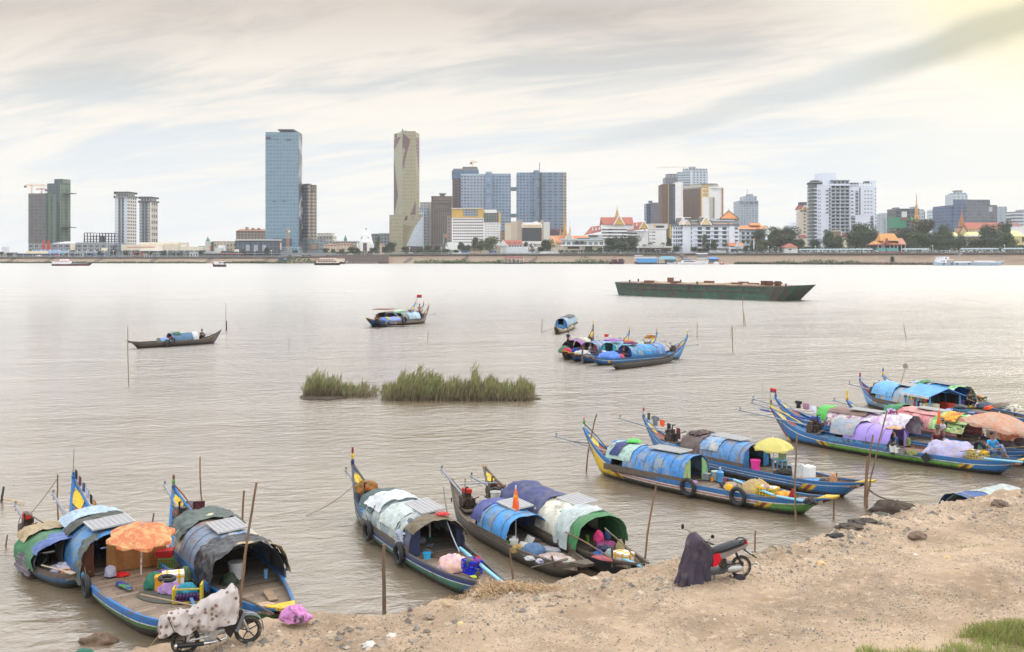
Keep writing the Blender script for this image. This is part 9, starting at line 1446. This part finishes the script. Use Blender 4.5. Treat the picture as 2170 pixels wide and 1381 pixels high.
MB().tube([(-.9,0,.62),(-1.06,0,.44),(-1.12,0,.38)],[.05,.045,.02],8).bd('rear_fender',BLK,mt);MB().tube([(-.06,.02,.25),(-.10,.22,.02)],.012,6).bd('side_stand',BLK,mt);MB().tube([(-.02,-.1,.26),(.02,-.26,.24)],.014,6).bd('foot_peg',BLK,mt);MB().tube([(.42,0,.70),(.33,0,1.02)],.03,8).tube([(.30,-.30,1.06),(.35,0,1.02),(.30,.30,1.06)],.014,6).bd('handlebar',BLK,mt)
cm=bpy.data.materials.new('printed_cover');cm.use_nodes=True;t=NT(cm.node_tree);b=t.n['Principled BSDF'];co=t.new('ShaderNodeTexCoord').outputs['Object']
vo=t.new('ShaderNodeTexVoronoi');t.put(vo.inputs['Vector'],t.scale(co,(1,.7,1)));vo.inputs['Scale'].default_value=8.5
sp_=t.math('MULTIPLY',t.math('SUBTRACT',1.0,t.ss(t.math('ADD',vo.outputs['Distance'],t.math('MULTIPLY',t.noise(co,40,2),.2)),.36,.46)),t.math('GREATER_THAN',t.xyz(vo.outputs['Color'])[0],.28))
c=t.mix(t.noise(co,5,4),rg(.60,.57,.56),rg(.76,.73,.71));c=t.mix(t.math('MULTIPLY',sp_,.85),c,rg(.42,.29,.22));t.put(b.inputs['Base Color'],c);b.inputs['Roughness'].default_value=.75;t.put(b.inputs['Normal'],t.bump(t.noise(t.scale(co,(3,1,1.5)),6,4),.5,.03))
RID=[(-1.14,.66),(-1.10,.84),(-1.0,.90),(-.75,.91),(-.5,.90),(-.36,.97),(-.2,1.08),(0,1.12),(.15,1.15),(.27,1.24),(.34,1.27),(.40,1.16),(.43,.95)]
rx,rz_=zip(*RID);cv=MB();rr=[];nx,ny=46,30
for i in range(nx+1):
 x=-1.14+1.57*i/nx;top=float(np.interp(x,rx,rz_));hem=float(np.interp(x,[-1.14,-1.0,-.7,-.4,-.1,.2,.43],[.48,.46,.50,.44,.47,.55,.62]))+.03*math.sin(x*13)+.015*math.sin(x*31);hw=float(np.interp(x,[-1.14,-1.0,-.5,-.2,.1,.3,.43],[.10,.16,.17,.20,.24,.30,.13]));ring=[]
 for j in range(ny+1):
  v=j/ny*2-1;s_=abs(v);fold=.03*math.sin(x*15+v*4)+.022*math.sin(x*31-v*9)+.02*math.sin(x*7+v*15)
  if s_<.35:y=v/.35*hw*.80;z=top-(s_/.35)**2*(.05+.22*(hw-.1)*.6)
  else:q_=(s_-.35)/.65;y=math.copysign(hw*.80+hw*.28*math.sin(q_*1.8),v);z=top-(.05+.13*(hw-.1))-(top-.08-hem)*q_
  ring.append((x+fold*.3,y+fold*(.4+s_),z+fold*.5))
 rr.append(ring)
cv.loft(rr,False,False).bd('cover',cm,mt,smooth=80)
MB().tube([(-.98,-.20,.88),(-.92,-.235,.70),(-.86,-.24,.55)],.008,5).bd('elastic_cord',BLK,mt)
ra,fa=P2(1575,23.75),P2(1462,23.45);dv=fa-ra;mid=(ra+fa)/2
sc_=thing('scooter','black and red scooter with its front wrapped in a dark grey cloth','scooter',mid-Vector((0,0,.015)),0,None,rot=(0,-math.atan2(dv.z,dv.xy.length),math.atan2(dv.y,dv.x)))
wheel(sc_,-.62,.27,Q(.66,.62,.55,metal=.3,rough=.4),0,5);wheel(sc_,.62,.27,BLK,.1)
seat=MB();rr=[]
for x,z,w_,h in((.14,.70,.09,.10),(.06,.74,.13,.13),(-.2,.80,.15,.13),(-.42,.865,.15,.12),(-.62,.885,.12,.09),(-.70,.88,.07,.05)):rr.append([(x,w_*math.cos(a),z-.03+h*.6*math.sin(a))for a in[2*pi*k/14 for k in range(14)]])
seat.loft(rr).bd('seat',M((.028,.03,.036),rough=.55),sc_,smooth=True)
MB().poly([(.14,.66),(-.06,.68),(-.10,.55),(.03,.38),(.16,.36),(.12,.5)],.24).xf(Matrix.Translation((0,-.12,0))).bd('red_body_panel',M(rg(.80,.05,.18),rough=.3,var=.05),sc_)
MB().poly([(-.02,.66),(-.25,.70),(-.62,.80),(-.74,.83),(-.70,.74),(-.45,.66),(-.2,.56),(-.08,.54)],.26).xf(Matrix.Translation((0,-.13,0))).bd('side_panel',Q(.50,.46,.44,rough=.35),sc_)
MB().tube([(-.50,.10,.86),(-.62,.11,.93),(-.74,.09,.92),(-.76,0,.90),(-.74,-.09,.92),(-.62,-.11,.93),(-.50,-.10,.86)],.018,8).bd('grab_rail',BLK,sc_,smooth=True);MB().cbox((-.745,0,.83),(.05,.16,.10)).bd('tail_light',M(rg(.75,.08,.12),rough=.2),sc_)
MB().poly([(-.62,.76),(-.70,.74),(-1.0,.48),(-1.02,.44),(-.92,.50),(-.66,.68)],.14).xf(Matrix.Translation((0,-.07,0))).bd('rear_fender',BLK,sc_);MB().poly([(-.70,.745),(-.76,.72),(-.90,.58),(-.88,.56),(-.72,.68)],.16).xf(Matrix.Translation((0,-.08,0))).bd('number_plate',Q(.8,.8,.82),sc_)
MB().tube([(-.42,.10,.70),(-.62,.11,.32)],.03,8).bd('shock_absorber',BLK,sc_);MB().loft([[(x,.10+.07*math.cos(a)*k,.27+.085*math.sin(a)*k)for a in[2*pi*q/14 for q in range(14)]]for x,k in((-.20,.6),(-.25,1),(-.50,1.05),(-.60,.85),(-.63,.4))]).bd('transmission_cover',SILV,sc_,smooth=True)
MB().cbox((-.28,0,.30),(.34,.18,.20)).cbox((-.12,0,.44),(.2,.16,.14)).tube([(-.15,-.1,.24),(-.75,-.16,.3)],[.03,.05],10).bd('engine',IRON,sc_);MB().poly([(.34,.26),(-.10,.28),(-.28,.36),(-.30,.30),(-.12,.19),(.32,.17)],.30).xf(Matrix.Translation((0,-.15,0))).bd('floorboard',M((.05,.055,.06),rough=.5),sc_);MB().tube([(.1,.05,.2),(.12,.16,.01)],.014,6).bd('side_stand',BLK,sc_)
MB().tube([(.60,0,.45),(.42,0,1.0)],.03,8).tube([(.30,.34,1.0),(.44,.1,1.03),(.44,-.1,1.03),(.34,-.33,1.02)],.014,6).tube([(.22,.37,.97),(.32,.33,1.0)],.022,8).bd('handlebar',BLK,sc_)
for y_,s_ in((.30,1),(-.30,-1)):MB().tube([(.36,y_,1.02),(.30 if s_>0 else .66,y_+s_*.04,1.11 if s_>0 else 1.18)],.008,5).blob((.24 if s_>0 else .70,y_+s_*.04,1.15 if s_>0 else 1.24),(.05,.015,.045)if s_>0 else(.04,.02,.065),1,.02,14,8).bd('mirror',BLK,sc_,smooth=True)
cl_=MB();rr=[];Z_=[1.17,1.15,1.08,.98,.88,.76,.64,.5,.36,.22,.1,.01]
for z in Z_:
 x0=float(np.interp(z,[.01,.35,.55,.75,.93,1.05,1.17],[.27,.22,.10,.10,.26,.36,.50]));x1=float(np.interp(z,[.01,.35,.55,.75,.93,1.05,1.17],[1.0,.92,.86,.80,.74,.70,.60]));hw=float(np.interp(z,[.01,.35,.75,1.0,1.12,1.17],[.30,.25,.24,.30,.22,.03]));ring=[];N_=72
 for k in range(N_):
  a=2*pi*k/N_;f_=.03+(1.17-z)*.10;fold=1+f_*(math.sin(a*11+z*4)+.7*math.sin(a*17-z*6)+.5*math.sin(a*5+z*9));ring.append(((x0+x1)/2+(x1-x0)/2*math.cos(a)*fold+.05*(1.1-z)*math.sin(a*2),hw*math.sin(a)*fold,z+(.03*math.sin(a*5)if z<.05 else 0)))
 rr.append(ring)
cl_.loft(rr,True,False).bd('cloth_cover',M(rg(.26,.235,.28),rough=.85,var=.25,sc=2.5,wear=rg(.36,.33,.36),wearamt=.4),sc_,smooth=80)
heap(P2(1566,23.55)+Vector((0,0,0)),(.14,.09,.10),M(rg(.16,.13,.18)),'dark rag wrapped on the rear tyre of the scooter','rag','cloth',301)
R=random.Random(77);st=MB()
X,Y=rng.uniform(-9,18.5,130000),rng.uniform(16.8,34,130000);E_=np.interp(X,ex,ey)
dn=fbm(X*.55+4,Y*.55,4,31)*2.6+.5-.42*(np.abs(Y-(17.2+.2*X))<1.0)+.25*(E_-Y<2.5);ok=(np.abs(X)/Y<.54)&(Y<E_-.02)&(rng.uniform(0,1,130000)<dn);X,Y=X[ok][:36000],Y[ok][:36000];E_=np.interp(X,ex,ey)-Y;Zz=bank_z(X,Y)
for x,y,z,e_ in zip(X.tolist(),Y.tolist(),Zz.tolist(),E_.tolist()):
 s=.009+.020*R.random()**3+(.04*R.random()if R.random()<.02 else 0)+(.10*R.random()**2 if e_<2.2 and R.random()<.06 else 0);st.cur=R.choice((0,0,1,1,2,2,3));a=R.uniform(0,6.28);ca,sa=math.cos(a)*s,math.sin(a)*s;k1=R.uniform(.6,1.5);h=s*R.uniform(.4,.9)
 st.add([(x+ca*k1,y+sa*k1,z),(x-sa,y+ca,z),(x-ca*k1*.8,y-sa*k1*.8,z),(x+sa*.9,y-ca*.9,z),(x+ca*.3,y+sa*.4,z+h),(x-sa*.4,y+ca*.3,z+h*.8)],[(0,1,5,4),(1,2,5),(2,3,4,5),(3,0,4)])
tag(st.bd('gravel',[Q(.47,.45,.42),Q(.60,.56,.50),Q(.44,.41,.38),Q(.74,.68,.60)]),'loose grey and brown gravel scattered over the bank','gravel',kind='stuff')
lt=MB()
for _ in range(520):
 x,y=R.uniform(-8,17),R.uniform(17.2,31)
 if y>np.interp(x,ex,ey)-.2:continue
 z=bz_(x,y)+.01;a=R.uniform(0,6.28);L_=R.uniform(.05,.28);lt.cur=R.choice((0,0,0,1,2));lt.tube([(x,y,z),(x+L_*.5*math.cos(a),y+L_*.5*math.sin(a),z+R.uniform(.0,.03)),(x+L_*math.cos(a+.3),y+L_*math.sin(a+.3),z)],R.uniform(.003,.007),3)
tag(lt.bd('straw_litter',[Q(.78,.66,.46),Q(.45,.34,.22),Q(.82,.78,.70)]),'dry straw and twigs lying on the bank','litter',kind='stuff')
for i,(px,py,s,c,l_,kd)in enumerate([(1185,1255,.10,(.62,.55,.47),'pale stone near the straw heap','stone'),(910,1293,.12,(.58,.52,.45),'flat tan stone at the bank edge right of the stake','stone'),(940,1275,.20,(.66,.57,.46),'rounded sandy clod at the bank edge','clod'),(950,1315,.10,(.66,.60,.52),'light stone below the sandy clod','stone'),(700,1340,.12,(.62,.56,.48),'flat pale stone right of the pink bundle','stone'),(905,1326,.08,(.42,.39,.35),'dark stone in the middle of the gravel','stone'),(830,1336,.09,(.80,.77,.72),'white crumpled paper on the gravel','paper'),(782,1358,.12,(.80,.78,.75),'white rag on the gravel near the bottom','rag'),(975,1225+90,.07,(.80,.70,.5),'yellowish shard on the gravel','shard'),(2052,1103,.12,(.70,.62,.52),'pale rounded stone at the right bank','stone'),(1945,1150,.22,(.42,.35,.29),'dark soil mound with twig at the right bank','mound'),(2118,1080,.22,(.40,.33,.28),'low dark soil lump near the blue hooded boat','mound'),(1940,1367-180,.05,(.85,.83,.8),'scrap of white plastic on the right bank','scrap'),(1740,1202,.09,(.82,.70,.5),'straw tuft left on the gravel slope','straw'),(2008,1345-150,.08,(.82,.68,.45),'orange straw tuft on the right slope','straw'),(1820,1165-20,.06,(.85,.74,.56),'pale fibre scrap below the mud stones','scrap')]):
 D=7.75*F/(py-HZ);q_=P2(px,D);heap(q_-Vector((0,0,.02)),(s*1.2,s,s*.7),Q(*c,sc=6,bump=.3),l_,kd,kd,400+i,.22,rz=i)
for i,(px,py,sx,sy,sz,c,l_)in enumerate([(1892,1090,.68,.42,.30,(.24,.19,.15),'big dark mud boulder at the water edge below the three poles'),(1800,1132,.35,.22,.14,(.30,.27,.24),'dark wet stone heap at the water edge'),(1832,1122,.45,.2,.12,(.26,.24,.22),'dark debris mound right of the wet stones'),(1775,1146,.35,.16,.10,(.14,.14,.15),'black wet rubbish at the tip of the mud spit'),(210,1358,.42,.30,.22,(.40,.32,.25),'brown mud rock standing in the shallow water at bottom left'),(1862,1103,.3,.2,.14,(.3,.3,.26),'greenish debris beside the mud boulder')]):
 zz=.0 if i==4 else .85;q_=P(px,py,zz);heap(Vector((q_.x,q_.y,(bz_(q_.x,q_.y)if i!=4 else-.05)-.05)),(sx,sy,sz),Q(*c,sc=3,bump=.5,rough=.7),l_,'mud_rock' if i in(0,4)else 'debris','rock' if i in(0,4)else 'debris',430+i,.25)
for i,(px,py,l_)in enumerate(((1802,1113,'tan concrete block lying on the mud spit'),(1768,1117,'smaller brown concrete block at the end of the mud spit'))):q_=P(px,py,.85);place('concrete_block',l_,'block',MB().cbox((0,0,.06),(.38-.1*i,.22,.13)),Q(.64,.54,.43,sc=4)if i==0 else Q(.4,.33,.28),Vector((q_.x,q_.y,max(.02,bz_(q_.x,q_.y)))),.3)
hp=MB();q_=P(1075,1246,.9);SZ=bank_z(*np.meshgrid(q_.x-3+np.arange(60)/10,q_.y-1+np.arange(20)/10,indexing='ij')).tolist()
for _ in range(1500):
 x,y=q_.x+R.gauss(0,.62),q_.y+R.gauss(0,.18)-.05;z=SZ[int(min(59,max(0,(x-q_.x+3)*10)))][int(min(19,max(0,(y-q_.y+1)*10)))]+R.uniform(0,.20)*max(0,1-abs(x-q_.x)/1.4);a=R.uniform(0,6.28);L_=R.uniform(.08,.25);hp.cur=R.choice((0,0,1));hp.tube([(x,y,z),(x+L_*.5*math.cos(a),y+L_*.5*math.sin(a),z+R.uniform(.01,.06)),(x+L_*math.cos(a+.6),y+L_*math.sin(a+.6),z-.01)],.004,3)
tag(hp.bd('straw_heap',[Q(.80,.70,.56),Q(.60,.49,.36)]),'pale fibrous straw heap at the bow of the green hulled boat','straw',kind='stuff')
def blades(name,label,n,area,hmin,hmax,mats,seed,wdt=.006,lean=.35,zf=None,wind=0.0,seg=3):
 R=random.Random(seed);g=MB();k=0
 while k<n:
  x,y,hs_=area(R)
  if x is None:continue
  k+=1;z=zf(x,y)if zf else 0;h=R.uniform(hmin,hmax)*hs_;a=R.uniform(0,6.28);lx,ly=lean*h*math.cos(a)+wind*h,lean*h*math.sin(a);wx,wy=-math.sin(a+1)*wdt,math.cos(a+1)*wdt;g.cur=R.randrange(len(mats));vs=[];fs=[]
  for s_ in range(seg):
   f=s_/seg;vs+=[(x+lx*f*f-wx*(1-f*.6),y+ly*f*f-wy*(1-f*.6),z+h*f*(1-.15*f)),(x+lx*f*f+wx*(1-f*.6),y+ly*f*f+wy*(1-f*.6),z+h*f*(1-.15*f))]
   if s_:fs.append((2*s_-2,2*s_-1,2*s_+1,2*s_))
  vs.append((x+lx,y+ly,z+h*.85));fs.append((2*seg-2,2*seg-1,2*seg));g.add(vs,fs)
 return tag(g.bd(name,mats),label,'grass',kind='stuff')
gxs,gys=np.arange(6,13,.08),np.arange(16.8,21,.08);GZ=bank_z(*np.meshgrid(gxs,gys))
def bzf(x,y):return float(GZ[min(len(gys)-1,max(0,int((y-16.8)/.08))),min(len(gxs)-1,max(0,int((x-6)/.08)))])
def gband(R):
 x,y=R.uniform(6.3,12.5),R.uniform(17.2,19.75);e=18.85+.13*(x-7)+.12*math.sin(x*3)+.10*math.sin(x*7.7)+R.gauss(0,.12)
 return(x,y,min(1,(e-y)*2.2+.25))if y<e and x>6.5 else(None,0,0)
def gmound(R):
 x,y=R.uniform(8.7,11.5),R.uniform(18.9,20.6);d=((x-10.3)/1.55)**2+((y-19.6)/.75)**2
 return(x,y,1.0-.6*d)if d<R.uniform(.4,1.15)else(None,0,0)
gm_=[M((.30,.40,.08),tr=.35,rough=.6),M((.20,.30,.06),tr=.3,rough=.6),M((.32,.34,.11),tr=.3,rough=.6),M((.38,.32,.16),tr=.3,rough=.6)]
blades('grass','bright green grass along the bottom right edge',12000,gband,.12,.28,gm_,3,zf=lambda x,y:bzf(x,y));blades('grass_mound','yellow green grass mound in the bottom right corner',6500,gmound,.20,.46,[gm_[0],gm_[2],gm_[2],gm_[3],M((.13,.15,.05),tr=.2)],4,zf=lambda x,y:bzf(x,y)-.03)
def sprig(R):
 x,y=R.choice(((1.2,22.6),(3.1,23.2),(9.8,22.0),(7.4,20.6),(-2.1,19.7),(11.6,25.6),(12.2,25.7),(10.9,25.4)));return(x+R.gauss(0,.22),y+R.gauss(0,.06),1)
blades('grass_sprigs','tiny sparse green sprigs on the gravel bank',420,sprig,.02,.06,[gm_[1],M((.12,.14,.05))],5,zf=bz_)
def reeds(px0,px1,n,hf,D0,dep):
 def f(R):
  px=R.uniform(px0,px1);D=D0+R.uniform(0,dep);h=hf(px)*(1-.0*D);return(PX(px,D),D,h)if R.random()<min(1,h*1.1)else(None,0,0)
 return f
hl=lambda p:float(np.interp(p,[642,655,668,690,715,722,735,760,785,800],[.35,.95,1.0,.85,.80,.45,.45,.5,.35,.12]))*(.78+.22*math.sin(p*.9)*math.sin(p*.31))
hr=lambda p:float(np.interp(p,[808,822,835,860,880,905,925,955,970,985,1000,1015,1035,1060,1075,1088,1098,1110,1120,1130],[.3,.45,.7,.95,.95,.85,.80,.75,.95,1.02,1.05,.90,.75,.60,.55,.62,.85,.98,.6,.15]))*(.85+.2*math.sin(p*.7)*math.sin(p*.19))
RG=[M((.20,.21,.075),tr=.3,rough=.6),M((.10,.14,.05),tr=.3,rough=.6),M((.26,.28,.11),tr=.3,rough=.6),M((.27,.22,.13),tr=.2,rough=.7)];RB=[M((.17,.13,.085),rough=.8),M((.11,.085,.06),rough=.8),M((.24,.19,.13),rough=.8),M((.14,.13,.06),rough=.8)]
def redo(nm,lab,f,n,mats,h0,h1,sd,**k):o=blades(nm,lab,n,f,h0,h1,mats,sd,**k);o['category']='reeds'
redo('reed_stems','brown reed stems standing in the river, left smaller clump',reeds(642,800,0,hl,60.0,1.8),1500,RB,.7,1.7,11,wdt=.012,lean=.25,wind=.22,seg=3);redo('reed_stems','brown reed stems standing in the river under the long green clump',reeds(808,1130,0,hr,58.6,2.2),3600,RB,.7,1.8,12,wdt=.012,lean=.25,wind=.22)
def leafy(px0,px1,hf,D0,dep,seed,n,lab):
 R=random.Random(seed);g=MB();k=0
 while k<n:
  px=R.uniform(px0,px1);h=hf(px)*(.72+.75*fbm(np.array([px*.12]),np.array([seed*1.0]),3,seed)[0]*2)
  if R.random()>h*1.2:continue
  k+=1;D=D0+R.uniform(0,dep);x,z=PX(px,D),h*1.65*R.uniform(.2,1.0)**1.15;x+=z*.08+R.gauss(0,.1);a=R.uniform(0,6.28);L_=R.uniform(.22,.62);g.cur=R.choice((0,1,2,2,3)if z>.45 else(3,3,0,1));c_,s_=math.cos(a)*L_*.35+.07+.1*z,math.sin(a)*L_*.3;w_=R.uniform(.007,.014)
  g.add([(x-w_,D,z),(x+w_,D,z),(x+c_*.35+w_,D+s_*.5,z+L_*.62),(x+c_,D+s_,z+L_*R.uniform(.6,1.0)),(x+c_*.35-w_,D+s_*.5,z+L_*.62)],[(0,1,2,4),(4,2,3)])
 tag(g.bd('reed_leaves',RG),lab,'reeds',kind='stuff')
leafy(642,800,hl,60.0,1.8,13,1700,'green and brown reed leaves of the smaller left clump');leafy(808,1130,hr,58.6,2.2,14,8200,'green reed leaves of the long clump in mid river')
mu=MB()
for _ in range(160):px=R.choice((R.uniform(645,715),R.uniform(900,1130)));D=59.6+R.uniform(-.3,1.6);mu.blob((PX(px,D),D,0),(.5,.35,.12*R.random()+.04),R.randint(0,99),.3,8,5)
tag(mu.bd('reed_roots',Q(.26,.22,.17,rough=.7)),'dark muddy reed roots at the water line of the islands','mud',kind='stuff')
